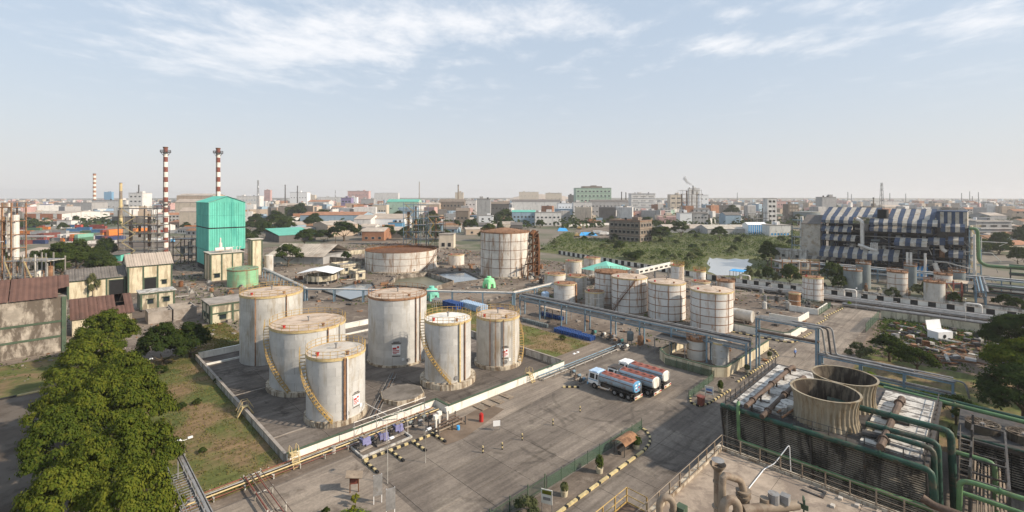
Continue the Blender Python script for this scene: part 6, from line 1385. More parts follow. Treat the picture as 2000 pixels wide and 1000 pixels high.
# main roofs
va, vb = PL(1607, U0), PL(1714, U0)
striped(sp, va, vb, -1, ZP(1640, 421, U0) - .4, 12, ZP(1665, 405, U0 + 12), 1.75)
striped(sp, va, vb, 24, ZP(1640, 421, U0) - .4, 12, ZP(1665, 405, U0 + 12), 1.75)
va, vb = PL(1734, U0), PL(1826, U0)
striped(sp, va, vb, -1, ZP(1780, 429, U0), 12, ZP(1780, 408, U0 + 12), 1.6); striped(sp, va, vb, 24, ZP(1780, 429, U0), 12, ZP(1780, 408, U0 + 12), 1.6)
z1 = ZP(1860, 414, U0); z0 = ZP(1860, 440, U0); va, vb = PL(1829, U0), PL(1889, U0); n = 8
for i in range(n): a, b = va + (vb - va) * (i + .01) / n, va + (vb - va) * (i + .99) / n; MB().box(-.9, min(a, b), z0 - 1, -.8, max(a, b), z1).build('wall_sheet', MC[STR[i % 2]], sp)
MB().box(-1, min(va, vb), z1 + .01, 16, max(va, vb), z1 + .3).build('roof', MC['blue_stripe'], sp); MB().box(-.8, min(va, vb) + .1, 14, 15.5, max(va, vb) - .1, z1).build('upper_wall', MC['steel_dark'], sp)
MB().box(-.95, min(va, vb) - .08, z0 - 1, 14, min(va, vb) - .01, z1).build('end_wall', MC['white_stripe'], sp)
a, b = PL(1733, U0), PL(1715, U0); MB().box(-2, a, 18, 4, b, ZP(1724, 409, U0)).build('dark_box', MC['dark'], sp)
a, b = PL(1602, U0 - 2), PL(1565, U0 - 2); MB().box(-2, a, 0, 8, b, ZP(1585, 437, U0)).build('side_block', MC['white_stripe'], sp); MB().slab((-2.4, a, ZP(1585, 437, U0)), (-2.4, b, ZP(1585, 437, U0)), (8, b, ZP(1585, 420, U0 + 8)), (8, a, ZP(1585, 420, U0 + 8)), .15).build('side_roof', MC['grey_roof'], sp)
mb = MB(); mb.tube([(-3, PL(1684, 247), 4), (-3, PL(1684, 247), ZP(1684, 432, 247)), (-3, PL(1672, 247), ZP(1672, 427, 247))], .75, 12, bend=1); mb.build('duct', MC['pipe_white'], sp, True)
for px in (1772, 1779, 1807): MB().tube([(-9, PL(px, 241), 0), (-9, PL(px, 241), 11)], .42, 10).build('duct', MC['pipe_white'], sp, True)
MB().tube([(-5, PL(1676, 245), 12.5), (-5, PL(1696, 245), 11.2), (-5, PL(1712, 245), 10.5)], .6, 10, bend=1).build('duct', MC['pipe_white'], sp, True)
MB().box(-6, PL(1716, 244), 7.5, -4, PL(1696, 244), 10).build('filter_box', MC['silver'], sp)
for i in range(4): MB().tube([(-5, PL(1701 + i * 4, 245), 10), (-5, PL(1701 + i * 4, 245), 13.5), (-3, PL(1701 + i * 4, 245), 13.5)], .22, 8, bend=.5).build('duct', MC['pipe_white'], sp, True)
MB().tube([(-5, PL(1716, 245), 8.6), (-5, PL(1728, 245), 8.2), (-5, PL(1738, 245), 7)], .55, 10, bend=1).build('duct', MC['pipe_white'], sp, True)
MB().tube([(-4, PL(1825, 246), 7), (-4, PL(1832, 246), 3.5), (-4, PL(1848, 246), 1)], .8, 10, bend=1).tube([(-3, PL(1838, 247), 16), (-3, PL(1840, 247), 12.5), (-3, PL(1848, 247), 11.5)], .7, 10, bend=1).build('duct', MC['pipe_white'], sp, True)
loose_pipe('tall lime green pipe bending down the right side of the striped plant and away', [(246, PL(1893, 246), 21), (246, PL(1909, 246), 21), (246, PL(1912, 246), 9), (246, PL(1925, 246), 7.4), (246, -60, 7)], .55, 'pipe_lime', bend=2)
loose_pipe('white vertical pipe at the right end of the striped plant', [(244, PL(1903, 244), 0), (244, PL(1903, 244), 19)], .4, 'pipe_white')
# small buildings in front of the plant
t, su, sv, h = building('blue and white striped hut between the tank line and the plant', 1811, 547, 1777, 1819, 529, 'bright_blue', None, rows=1, nu=0, nv=0, name='hut', cat='hut')
for i in range(8):
    y = sv * i / 8; MB().box(-.06, y + .02, 0, -.003, sv * (i + 1) / 8 - .02, h).build('wall_sheet', MC[('bright_blue', 'white_clean')[i % 2]], t)
    MB().slab((-.4, sv * (i + 1) / 8 - .02, h), (-.4, y + .02, h), (su / 2, y + .02, h + 2.2), (su / 2, sv * (i + 1) / 8 - .02, h + 2.2), .06).slab((su + .4, y + .02, h), (su + .4, sv * (i + 1) / 8 - .02, h), (su / 2, sv * (i + 1) / 8 - .02, h + 2.2), (su / 2, y + .02, h + 2.2), .06).build('roof_sheet', MC[('bright_blue', 'white_clean')[i % 2]], t)
building('stained white flat block with pipes on its roof at the edge of the marsh', 1575, 527, 1513, 1577, 493, 'wall_grey', rows=2, nu=0, nv=2)
t = T('canopy', 'striped white and grey canopy roof in front of the plant, above the tree row', 'canopy', *UVP(1650, 532))
for i in range(8): MB().slab((0, 1.8 * i + .02, 4.6), (0, 1.8 * i + 1.78, 4.6), (6, 1.8 * i + 1.78, 7.4), (6, 1.8 * i + .02, 7.4), .06).build('roof_sheet', MC[('white_stripe', 'grey_roof')[i % 2]], t)
for y in (.3, 7, 14): MB().box(.1, y, 0, .3, y + .2, 4.5).box(5.6, y, 0, 5.8, y + .2, 7).build('post', MC['blue_stripe'], t)
shelter('small blue roofed guard shelter at the river bank', 1424, 551, 4, 5, 4.5, 'bright_blue'); shelter('tan flat shelter beside the shaded yard', 1852, 575, 5, 7, 4.2, 'roof_tan', 'pipe_red')
building('pale low pump house behind the wide pond, below the trees', 665, 536, 607, 690, 522, 'cream_dirty', roofm='concrete', rows=1, nu=2, nv=2, su=9, sv=10)
building('tiny brown hut left of the pond', 695, 547, 664, 700, 537, 'cream_dirty', roofm='concrete', rows=1, nu=1, nv=1, su=4, sv=6, name='hut')
X, Y = PX(615, 556); t = TX('round_tank_shelter', 'low round tank under a white gabled roof on posts', 'tank', X, Y + 6)
MB().lathe(0, 0, [(5.6, 0), (5.6, 2.9), (5.4, 2.9), (5.4, 1.5), (0, 1.5)], 28).build('tank_wall', MC['cream_dirty'], t, True); MB().lathe(0, 0, [(5.65, 0), (5.65, .9)], 28).build('base_band', MC['dark'], t)
MB().slab((-6.8, -6, 4.2), (.2, -6, 5.4), (.2, 6, 5.4), (-6.8, 6, 4.2), .1).build('roof', MC['white_clean'], t); MB().slab((6.8, 6, 4.2), (.2, 6, 5.4), (.2, -6, 5.4), (6.8, -6, 4.2), .1).build('roof', MC['white_clean'], t)
for k in range(8): a = k * .785 + .2; MB().box(6.0 * math.cos(a) - .1, 6 * math.sin(a) - .1, 0, 6 * math.cos(a) + .1, 6 * math.sin(a) + .1, 4.3).build('post', MC['steel_grey'], t)
t = T('canopy', 'pale teal pyramid canopy behind the leftmost large white tanks', 'canopy', *UVP(1188, 552))
mb = MB(); mb.add([(-7, -6, 5.2), (7, -6, 5.2), (7, 8, 5.2), (-7, 8, 5.2), (0, 1, 8.2)], [(0, 1, 4), (1, 2, 4), (2, 3, 4), (3, 0, 4), (3, 2, 1, 0)]); mb.build('roof', MC['teal_pale'], t)
for x in (-6.5, 6.5):
    for y in (-5.5, 7.5): MB().box(x - .15, y - .15, 0, x + .15, y + .15, 5.1).build('post', MC['steel_grey'], t)
t = T('conveyor', 'sloping white conveyor gallery with dark windows behind the white tanks', 'conveyor', *UVP(1245, 531, 4.5), 0, None, 0)
q1, q0 = Vector((*PX(1312, 516, 6), 6)), Vector((*PX(1245, 531, 4.5), 4.5)); q1 -= Vector((q0.x, q0.y, 0)); q0 = Vector((0, 0, 4.5)); qn = (q1 - q0).cross(Vector((0, 0, 1))).normalized() * .77
MB().beam(q0, q1, 1.5, 1.7).build('gallery', MC['white_wall'], t)
for k in range(7): MB().beam(q0.lerp(q1, (k + .2) / 7) + qn, q0.lerp(q1, (k + .75) / 7) + qn, .1, .6).build('window', MC['dark'], t)
for k in (.1, .5, .9): p = q0.lerp(q1, k); MB().box(p.x - .2, p.y - .6, 0, p.x + .2, p.y + .6, p.z - .85).build('leg', MC['steel_grey'], t)
# rusty process tank lying down and a scatter of small equipment
t = T('horizontal_tank', 'dirty horizontal cylinder tank lying behind the nearest large white tank', 'tank', *UVP(1470, 633)); MB().tube([(0, 0, 1.9), (0, 9, 1.9)], 1.5, 18).build('shell', MC['silver_old'], t, True)
for y in (1.5, 7.5): MB().box(-1.2, y, 0, 1.2, y + .4, 1.0).build('saddle', MC['concrete'], t)
# ------------------------------------------------------------ scrap yard pieces
q = random.Random(12)
sc_l = ('white office container with a dark round hole and open lid in the scrap yard',)
u, v = UVP(1836, 664); t = T('cabin', sc_l[0], 'cabin', u, v, .07, None, RZ - .6); MB().box(-2, -1.2, 0, 2, 1.2, 2.1).build('body', MC['white_clean'], t); MB().slab((-2, 1.2, 2.15), (2, 1.2, 2.15), (2, 1.6, 4.2), (-2, 1.6, 4.2), .1).build('lid', MC['white_clean'], t); MB().tube([(-.3, -1.26, 1.1), (-.3, -1.2, 1.1)], .42, 14).build('hole', MC['dark'], t)
nm = {'beam': 'steel beam', 'pipe': 'scrap pipe', 'plate': 'scrap plate', 'crate': 'scrap box'}
for k in range(280):
    u, v = q.uniform(124, 157), q.uniform(-12, 17); kind = q.choice(('beam', 'pipe', 'pipe', 'plate', 'crate')); L_ = q.uniform(1.2, 4.5); m = q.choice(('rust', 'rust_mid', 'steel_dark', 'steel_grey', 'wall_grey', 'steel_dark', 'steel_dark', 'rust'))
    z = q.uniform(.05, .5); mb = MB()
    if kind == 'beam': mb.box(-L_ / 2, -.12, 0, L_ / 2, .12, .06).box(-L_ / 2, -.03, .06, L_ / 2, .03, .28).box(-L_ / 2, -.12, .28, L_ / 2, .12, .34)
    elif kind == 'pipe': mb.tube([(-L_ / 2, 0, .2), (L_ / 2, 0, .2)], q.uniform(.1, .35), 8)
    elif kind == 'plate': mb.box(-L_ / 3, -L_ / 5, 0, L_ / 3, L_ / 5, .08)
    else: mb.box(-.6, -.5, 0, .6, .5, q.uniform(.5, 1.2)).box(-.65, -.55, .1, .65, .55, .16)
    o = mb.build('scrap_' + kind, MC[m], None, loc=W(u, v, z), rz=q.uniform(0, 6.28)); o.rotation_euler[1] = q.uniform(-.12, .12)
    wh_ = ('near the road', 'in the middle', 'at the far fence')[min(2, int((u - 124) / 11))] + (', left side', ', right side')[v < 2]
    tag(o, {'rust': 'dark rusty', 'rust_mid': 'orange rusty', 'steel_dark': 'blackened', 'steel_grey': 'grey', 'wall_grey': 'pale'}[m] + {'beam': ' beam', 'pipe': ' pipe length', 'plate': ' flat plate', 'crate': ' metal box'}[kind] + ' in the scrap yard ' + wh_, nm[kind], 'scrap in the fenced scrap yard')
nm2 = ((1478, 1600, 560, 606, 'behind the nearest large white tank'), (1600, 1900, 528, 560, 'at the foot of the striped plant'), (1640, 1850, 560, 600, 'among the grey tanks'), (1500, 1600, 520, 545, 'near the river and marsh'), (880, 1060, 520, 545, 'around the tall rusty tank'), (1030, 1130, 540, 556, 'near the small white tanks'), (330, 480, 535, 585, 'below the boiler block'), (1100, 1280, 520, 560, 'around the teal canopy'), (570, 720, 540, 556, 'by the left pond'))
for (xa, xb, ya, yb, ar) in nm2:
    for k in range(28):
        px, py = q.uniform(xa, xb), q.uniform(ya, yb); u, v = UVP(px, py); m = q.choice(('rust', 'rust_mid', 'steel_grey', 'steel_dark', 'wall_grey', 'pipe_grey')); mb = MB(); kk = q.choice((0, 1, 2))
        if kk == 0: mb.tube([(-2, 0, .4), (2, 0, .4), (2, 0, 1.4)], .16, 7)
        elif kk == 1: mb.cyl(0, 0, 0, q.uniform(.8, 2), q.uniform(.4, .8), 10).cyl(0, 0, 2, 2.2, .3, 8)
        else: mb.box(-.9, -.6, 0, .9, .6, .5).cbox(0, 0, .8, .9, .7, .6)
        tag(mb.build(('pipe_stub', 'small_vessel', 'machine')[kk], MC[m], None, loc=W(u, v, .04), rz=q.choice((RZ, RZ + 1.57))), {'rust': 'dark rusty', 'rust_mid': 'orange rusty', 'steel_grey': 'grey steel', 'steel_dark': 'blackened', 'wall_grey': 'pale', 'pipe_grey': 'tan grey'}[m] + (' bent pipe ', ' small upright vessel ', ' boxy machine ')[kk] + ar, 'equipment', 'small plant equipment between the tanks')
# ------------------------------------------------------------ the town beyond
for n_, c_ in (('t_white', (.62, .60, .57)), ('t_cream', (.56, .48, .38)), ('t_grey', (.36, .35, .34)), ('t_pink', (.52, .33, .30)), ('t_blue', (.30, .40, .48)), ('t_green', (.32, .42, .33)), ('t_tan', (.42, .33, .25)), ('t_violet', (.25, .20, .34)), ('t_dark', (.13, .12, .11)), ('t_mint', (.36, .50, .40)), ('t_ruin', (.20, .16, .125)), ('t_orange', (.48, .19, .10)), ('t_lilac', (.48, .46, .56))):
    mat(n_, c_, .85, 0, .08, .3, .45, tuple(x * .55 for x in c_), True, .4, .05)
def bf(label, x0, x1, yb, yt, dep, wall, roof='flat', roofm='concrete', rows=2, n=4, nv=0, rise=2.0, along='u', rz=0.0, win=(2.3, 1.9), fr='wall_grey', sill=False, band=None, name='building', cat='building', group=None, glass='glass', back=0):
    X0, Y = PX(x0, yb); su = max(3, (XZ(x1, Y) - X0)); H_ = max(2.5, z_at(yt, Y)); sv = dep
    t = TX(name, label, cat, X0, Y + back, 0, group, rz)
    MB().box(0, 0, 0, su, sv, H_).build('wall', MC[wall], t)
    if roof == 'flat':
        MB().box(-.3, -.3, H_ + .003, su + .3, sv + .3, H_ + .35).build('roof', MC[roofm], t)
        q = random.Random(label)
        if su > 12:
            x = q.uniform(.1, .7) * su; MB().box(x, sv * .3, H_ + .36, x + min(6, su * .25), sv * .6, H_ + q.uniform(2.2, 4)).build('stair_room', MC[wall], t)
            for k in range(2): x = q.uniform(.05, .9) * su; MB().cyl(x, sv * q.uniform(.2, .8), H_ + .36, H_ + 2.2, 1.0, 8).build('roof_tank', MC[q.choice(('dark', 'white_clean', 'steel_grey'))], t)
    elif roof == 'gable':
        g = MB(); gable(g, su, sv, H_, rise, along); g.build('roof', MC[roofm], t); e = MB(); gable_end(e, su, sv, H_, rise, along); e.build('gable_wall', MC[wall], t)
    if band:
        b = MB()
        for r_ in range(1, rows + 1): z = H_ * r_ / rows; b.box(-.4, -.7, z - .35, su + .4, -.003, z - .02)
        b.build('ledge', MC[band], t)
    if n: windows(t, 'u', su, H_, n, rows, min(win[0], su / n * .6), min(win[1], H_ / rows * .6), fr, sill, glass=glass)
    if nv: windows(t, 'v', sv, H_, nv, rows, min(win[0], sv / nv * .6), min(win[1], H_ / rows * .6), fr, sill, glass=glass)
    return t, su, sv, H_
t, su, sv, h = bf('long orange and white panelled warehouse behind the container yard', 27, 134, 436, 417, 60, 't_white', 'gable', 'pale_roof', 1, 0, rise=2.5, rz=-.12)
edges = [0, .22, .47, .55, .82, .90, 1.0]
for i in range(6): MB().box(su * edges[i] + .05, -.15, h * .42, su * edges[i + 1] - .05, -.01, h).build('wall_sheet', MC['white_wall' if i in (0, 2, 4) else 't_orange'], t)
bf('grey office block with five dark glazed bays on the left skyline', 105, 179, 424, 396, 30, 't_grey', rows=1, n=6, win=(9, 9), fr='t_white')
bf('white two-storey office right of the glazed grey block', 179, 246, 421, 391, 25, 't_white', rows=2, n=7, win=(2.2, 1.6), band='t_white')
bf('bright blue clad block high on the left skyline', 203, 218, 400, 375, 10, 'blue_paint', rows=1, n=0, roofm='blue_paint')
bf('silver-white tower with pipes between the stout stack and striped chimney', 251, 278, 424, 377, 20, 't_white', rows=5, n=3, win=(3.4, 2.2))
bf('cream stepped factory left of the mint green boiler house, upper tier', 345, 416, 428, 382, 30, 't_tan', 'gable', 'pale_roof', 2, 6, rise=3, win=(4, 1.6))
bf('cream stepped factory left of the mint green boiler house, lower tier', 342, 392, 437, 395, 16, 't_cream', 'gable', 'tan_roof', 1, 0, rise=4)
bf('low tan roofed sheds in front of the cream stepped factory', 350, 384, 446, 413, 12, 't_cream', 'gable', 'tan_roof', 1, 2, rise=4)
bf('long dark shed at the far left behind the orange warehouse', 8, 40, 412, 396, 25, 't_dark', 'gable', 'grey_roof', 1, 0)
bf('white and violet house by the far left trees', 78, 101, 421, 399, 12, 't_lilac', rows=2, n=2)
bf('blue and white sheet roofed shed below the white office', 190, 226, 428, 412, 14, 't_white', 'gable', 't_blue', 1, 3, rise=3.4)
bf('dark red roofed low shed next to the blue sheet roof', 185, 222, 431, 419, 10, 't_grey', 'gable', 'red_roof', 1, 4)
bf('long low white shed with two dark openings left of the open field', 139, 182, 430, 415, 12, 't_white', rows=1, n=3)
bf('white cube beside the foot of the left striped chimney', 303, 320, 443, 419, 8, 't_white', rows=2, n=0)
bf('white domed gatehouse near the container yard', 111, 139, 446, 431, 10, 't_white', rows=1, n=2)
bf('grey-white block with rows of blue windows right of the boiler house', 462, 506, 412, 383, 20, 't_white', rows=3, n=8, win=(2.6, 2.2), glass='t_blue')
bf('pink and white banded narrow tower on the skyline', 516, 528, 404, 371, 10, 't_pink', rows=4, n=2, band='t_white')
bf('bright white block with small windows under the two slim flues', 566, 600, 411, 376, 18, 'white_clean', rows=3, n=6)
bf('beige tower behind the bright white block', 598, 615, 402, 381, 14, 't_cream', rows=2, n=2)
bf('gabled white hall with a brown roof on the left centre skyline', 601, 642, 412, 394, 30, 't_white', 'gable', 'red_roof', 2, 6, rise=4)
bf('long low white block behind the gabled hall', 620, 668, 402, 385, 18, 't_white', rows=2, n=7)
bf('violet open framed building on the left centre skyline', 666, 686, 416, 386, 14, 't_violet', rows=3, n=3, win=(4, 3), band='t_lilac')
bf('stepped pink and white block, the tallest at left centre', 679, 720, 404, 373, 22, 't_pink', rows=4, n=6, band='t_white')
bf('white annex in front of the stepped pink block', 671, 697, 409, 385, 12, 'white_clean', rows=2, n=3)
bf('grey slab building right of the violet frame', 705, 730, 412, 389, 15, 't_grey', rows=2, n=2, win=(4, 3))
bf('white low block with a long roof on the central skyline', 731, 778, 399, 377, 20, 't_white', rows=2, n=8)
bf('pale yellow house with two rows of windows in the centre left', 727, 755, 429, 400, 14, 't_cream', rows=2, n=5, roofm='t_blue')
bf('tan hall with a tiered roof above the mid left trees', 538, 588, 424, 402, 24, 't_cream', 'gable', 'pale_roof', 1, 6, rise=4, band='pale_roof')
bf('long rusty roofed shed with light blue walls in the middle left', 586, 708, 443, 420, 40, 't_blue', 'gable', 'red_roof', 1, 9, rise=3)
bf('white warehouse with a broad tan roof in the centre left', 722, 790, 450, 427, 34, 'white_clean', 'gable', 'tan_roof', 1, 0, rise=4.2)
bf('second, lower white shed in front of the white warehouse', 691, 724, 452, 428, 34, 't_white', 'gable', 'tan_roof', 1, 0, rise=3.5)
bf('brown brick shed with a tan roof behind the wide rusty tank', 707, 750, 470, 452, 22, 'red_roof', 'gable', 'pale_roof', 1, 3, rise=2.4)
bf('open grey shed beside the brown brick shed', 750, 788, 465, 450, 20, 't_dark', 'gable', 'pale_roof', 1, 0, rise=2.4)
bf('blue container-like hall behind the blue-grey process frame', 758, 786, 452, 435, 10, 'blue_paint', rows=1, n=5)
bf('beige long block with a row of dark windows in the centre', 815, 858, 428, 399, 18, 't_tan', 'gable', 'pale_roof', 2, 8, rise=2.5)
bf('mint green factory behind the blue-grey process frame', 755, 817, 425, 394, 30, 't_mint', 'gable', 'teal_roof', 2, 4, rise=4)
bf('burnt-out brick ruin with pointed gables in the centre', 857, 907, 427, 394, 18, 't_ruin', 'gable', 't_ruin', 3, 7, rise=4, win=(2.6, 3), glass='dark')
bf('square cream tower with a dark flue above the ruin', 889, 905, 409, 376, 8, 't_cream', rows=3, n=0)
bf('second brown ruin, lower, below the burnt-out one', 890, 915, 447, 412, 15, 't_ruin', 'gable', 't_ruin', 2, 3, rise=3, glass='dark')
bf('tall plain grey tower block in the centre', 931, 958, 436, 389, 14, 't_grey', rows=5, n=0, nv=0)
bf('white stepped podium at the foot of the plain grey tower', 935, 963, 441, 421, 12, 'white_clean', rows=2, n=2)
bf('dark ruined hall right of the plain grey tower', 959, 994, 433, 398, 16, 't_dark', 'gable', 't_ruin', 3, 5, rise=3, glass='dark')
bf('cream ruin with open doorway behind the wide rusty tank', 857, 886, 485, 458, 10, 't_cream', rows=1, n=2, win=(2.2, 2.6), glass='dark')
bf('pale two-storey house behind the dark ruins', 907, 930, 424, 391, 12, 't_white', rows=3, n=3)
bf('white hall with green vertical bands and grey roof in the centre right', 1000, 1096, 424, 394, 40, 't_white', 'gable', 'grey_roof', 1, 0, rise=3.5)
for i in range(7): o = bpy.data.objects; 
bf('cream house cluster on the skyline above the green-banded hall', 1014, 1052, 401, 375, 18, 't_cream', rows=3, n=5)
bf('cream pavilion with tiered roofs on the skyline', 1066, 1097, 402, 377, 16, 't_cream', rows=2, n=4, band='pale_roof')
t, su, sv, h = bf('big green glazed office block with scaffolded roof, tallest in the centre right', 1125, 1194, 412, 367, 40, 't_green', rows=5, n=9, win=(4.6, 3.2), band='t_mint')
MB().box(su * .2, 4, h + .36, su * .75, 30, h + 4).box(su * .45, 8, h + 4.001, su * .6, 20, h + 6).build('roof_storey', MC['t_ruin'], t)
bf('dark block at the left shoulder of the green glazed office', 1111, 1126, 410, 381, 14, 't_dark', rows=3, n=2)
bf('white workers blocks below the green glazed office, left one', 1090, 1122, 427, 397, 14, 'white_clean', rows=3, n=5, win=(1.6, 1.5))
bf('white workers blocks below the green glazed office, right one', 1120, 1156, 429, 395, 14, 't_white', rows=3, n=6, win=(1.6, 1.5))
bf('grey factory with a dark long roof in the centre right', 1154, 1228, 427, 394, 22, 't_grey', 'gable', 'grey_roof', 3, 10, rise=3, win=(2.4, 1.8))
bf('white banded office block of five storeys in the centre right', 1233, 1280, 420, 378, 20, 't_white', rows=5, n=3, win=(11, 2.4), band='white_clean', glass='t_grey')
bf('office block with broad dark bands left of the smoking tower', 1309, 1332, 417, 380, 16, 't_cream', rows=4, n=2, win=(9, 2.4))
frame_tower('grey-green process tower with open floors under the white smoke', 1350, 424, 1330, 1370, 370, 4, 7, 't_dark', 't_cream', dep=16, vess=4, railm='t_cream')
bf('white stair tower with round window right of the smoking tower', 1366, 1384, 421, 381, 12, 'white_clean', rows=4, n=2)
bf('white upper block carrying the smoking flue', 1353, 1374, 419, 368, 8, 't_white', rows=4, n=0, back=17)
bf('teal-grey low factory behind the tall rusty tank', 1000, 1046, 440, 414, 16, 't_blue', 'gable', 'teal_roof', 2, 6, rise=2)
bf('white low block beside the teal-grey factory', 1045, 1096, 441, 415, 16, 't_white', rows=2, n=6)
bf('plain white cube house in the middle right', 1328, 1352, 440, 416, 12, 'white_clean', rows=1, n=0)
bf('grey house with two window rows right of the plain white cube', 1354, 1383, 440, 417, 14, 't_grey', 'gable', 'grey_roof', 2, 4, rise=2)
bf('low pink and tan shops below the white banded office', 1240, 1290, 432, 412, 12, 't_pink', rows=2, n=5)
bf('white and tan terrace between the shops and the white cube', 1285, 1322, 437, 421, 12, 't_cream', rows=2, n=5)
bf('long shed with a pale ribbed roof beyond the marsh, left half', 1300, 1382, 455, 446, 26, 't_grey', 'gable', 'pale_roof', 1, 0, rise=3)
bf('long shed with a pale ribbed roof beyond the marsh, right half', 1382, 1462, 458, 447, 26, 't_grey', 'gable', 'white_stripe', 1, 0, rise=3)
bf('grey-blue gabled house left of the concrete frame', 1417, 1447, 442, 420, 16, 't_blue', 'gable', 'grey_roof', 1, 3, rise=3)
bf('dark three-storey house among trees in the right middle', 1400, 1428, 426, 401, 12, 't_dark', rows=3, n=4)
t, su, sv, h = bf('white hut wall with blue stripes at the marsh edge, right', 1461, 1498, 459, 439, 10, 'white_clean', 'gable', 'white_clean', 1, 0, rise=2)
for i in range(9): MB().box(su * (i + .25) / 9, -.12, .8, su * (i + .75) / 9, -.003, h - .3).build('wall_sheet', MC['bright_blue'], t)
frame_tower('unfinished dark concrete frame building at the right middle', 1483, 448, 1466, 1503, 413, 5, 3, 't_dark', 't_grey', dep=12, vess=1, railm='t_dark', deckm='t_grey')
bf('white slender frame house at the left of the striped plant skyline', 1499, 1517, 445, 388, 9, 't_white', rows=6, n=2, win=(3, 2.4), glass='dark')
bf('red-brown open block beside the white slender frame house', 1540, 1560, 437, 399, 12, 't_ruin', rows=5, n=3, win=(3, 2.4), glass='t_tan')
bf('pink house group behind the red-brown open block', 1512, 1541, 420, 393, 14, 't_pink', rows=3, n=5)
bf('grey windowless box tower with a cut top behind the striped plant', 1606, 1633, 430, 385, 14, 't_grey', rows=1, n=0)
bf('low white and blue workshop beside the marsh at the right', 1503, 1544, 462, 440, 12, 't_white', rows=1, n=6, glass='bright_blue')
bf('grey layered shed with long roofs at the far right edge', 1906, 1976, 474, 432, 30, 't_grey', rows=3, n=3, win=(18, 1.4), band='t_white', glass='dark')
bf('low pale block at the right edge below the grey layered shed', 1936, 2020, 492, 478, 16, 't_cream', 'gable', 'red_roof', 1, 6, rise=2)
bf('white roofed sheds at the right edge skyline', 1934, 1966, 440, 421, 26, 't_grey', 'gable', 'pale_roof', 1, 4, rise=3)
bf('tan barrel-roofed hall right behind the striped roofs', 1728, 1765, 425, 404, 20, 't_cream', 'gable', 'tan_roof', 1, 0, rise=3)
bf('white long low block on the right skyline behind the striped roof', 1700, 1764, 412, 393, 22, 't_white', rows=2, n=9)
building('ruined three-storey concrete house with balconies at the edge of the marsh', 1250, 474, 1194, 1284, 433, 't_ruin', roofm='red_roof', rows=3, nu=4, nv=7, band='t_tan', win=(2.6, 2.2), glass='dark', sv=26, su=17)
for (lb, px, py, x0, x1, yt, w_, rf, rm, ri) in (
    ('mint roofed open shed right of the boiler house', 545, 474, 470, 572, 460, 't_dark', 'shed', 'teal_roof', 3.5),
    ('tan roofed shed with light blue wall above the mint roof', 540, 456, 498, 546, 441, 't_blue', 'gable', 'tan_roof', 2),
    ('grey shed beside the palms in the left centre', 640, 463, 610, 655, 440, 't_tan', 'gable', 'pale_roof', 2.5)):
    building(lb, px, py, x0, x1, yt, w_, rf, rm, 1, 0, 0, ri, su=26, sv=30)
X0, Y = PX(522, 514); t = TX('factory_shed', 'long pinkish grey roofed shed with a mint green gable end near the single round tree', 'shed', X0, Y, 0, None, -.16)
L_ = 30; MB().box(0, 0, 0, L_, 26, 3.5).build('wall', MC['t_grey'], t); roof_strips(t, 'pale_roof', (-.5, -.5, 3.6), (L_ + .3, -.5, 3.6), (L_ + .3, 13, 8.6), (-.5, 13, 8.6), 3, 1.2); roof_strips(t, 'pale_roof', (L_ + .3, 26.5, 3.6), (-.5, 26.5, 3.6), (-.5, 13, 8.6), (L_ + .3, 13, 8.6), 3, 1.2)
X0, Y = PX(590, 508); t2 = TX('factory_shed', 'mint green sheet wall shed facing the pump house', 'shed', X0, Y, 0, None, -.5); MB().box(0, 0, 0, 13, .8, 4.0).build('wall', MC['teal'], t2); MB().slab((-.3, -.3, 4.3), (13.3, -.3, 4.1), (13.3, 8, 6.5), (-.3, 8, 6.5), .12).build('roof', MC['pale_roof'], t2)
X0, Y = PX(209, 510); t2 = TX('hut', 'small hut with a bright teal wall left of the beige roofed shed', 'hut', X0, Y, 0, None, 0); MB().box(0, 0, 0, 7, 6, 3.2).build('wall', MC['teal'], t2); MB().slab((-.4, -.4, 3.3), (7.4, -.4, 3.3), (7.4, 6.4, 4.2), (-.4, 6.4, 4.2), .12).build('roof', MC['grey_roof'], t2)
X0, Y = PX(16, 512); t2 = TX('factory_shed', 'pale low roofs in front of the container yard at left', 'shed', X0, Y, 0, None, -.2); MB().box(0, 0, 0, 22, 26, 3).build('wall', MC['t_tan'], t2); roof_strips(t2, 'tan_roof', (-.5, -.5, 3), (22.5, -.5, 3), (22.5, 13, 6.2), (-.5, 13, 6.2), 4, 1)
X0, Y = PX(25, 473); t2 = TX('canopy', 'long flat grey canopy in front of the containers', 'canopy', X0, Y, 0, None, .02); MB().box(0, 0, 3.6, 24, 6, 4.4).build('roof', MC['t_grey'], t2)
for x in (.5, 8, 16, 23): MB().box(x, .4, 0, x + .3, .7, 3.59).box(x, 5.3, 0, x + .3, 5.6, 3.59).build('post', MC['steel_grey'], t2)
wall_run('site_wall', 'pale low wall running behind the dark left trees', 'wall', [UVP(118, 478), UVP(228, 474)], 2, .3, 't_white', None, 8)
wall_run('site_wall', 'tan low wall nearer the dark left trees, under the containers', 'wall', [UVP(140, 493), UVP(232, 485)], 2.4, .3, 't_cream', None, 8)
wall_run('site_wall', 'stained plant wall behind the pump house', 'wall', [UVP(640, 513), UVP(716, 518)], 3, .3, 'concrete_stain', None, 5)
wall_run('site_wall', 'cream broken wall left of the tall rusty tank', 'wall', [UVP(650, 500), UVP(720, 495)], 2.4, .3, 'cream_dirty', None, 5)
wall_run('site_wall', 'white low wall beyond the marsh by the ruined house', 'wall', [UVP(1100, 443), UVP(1200, 439)], 2.5, .3, 't_white', None, 12)
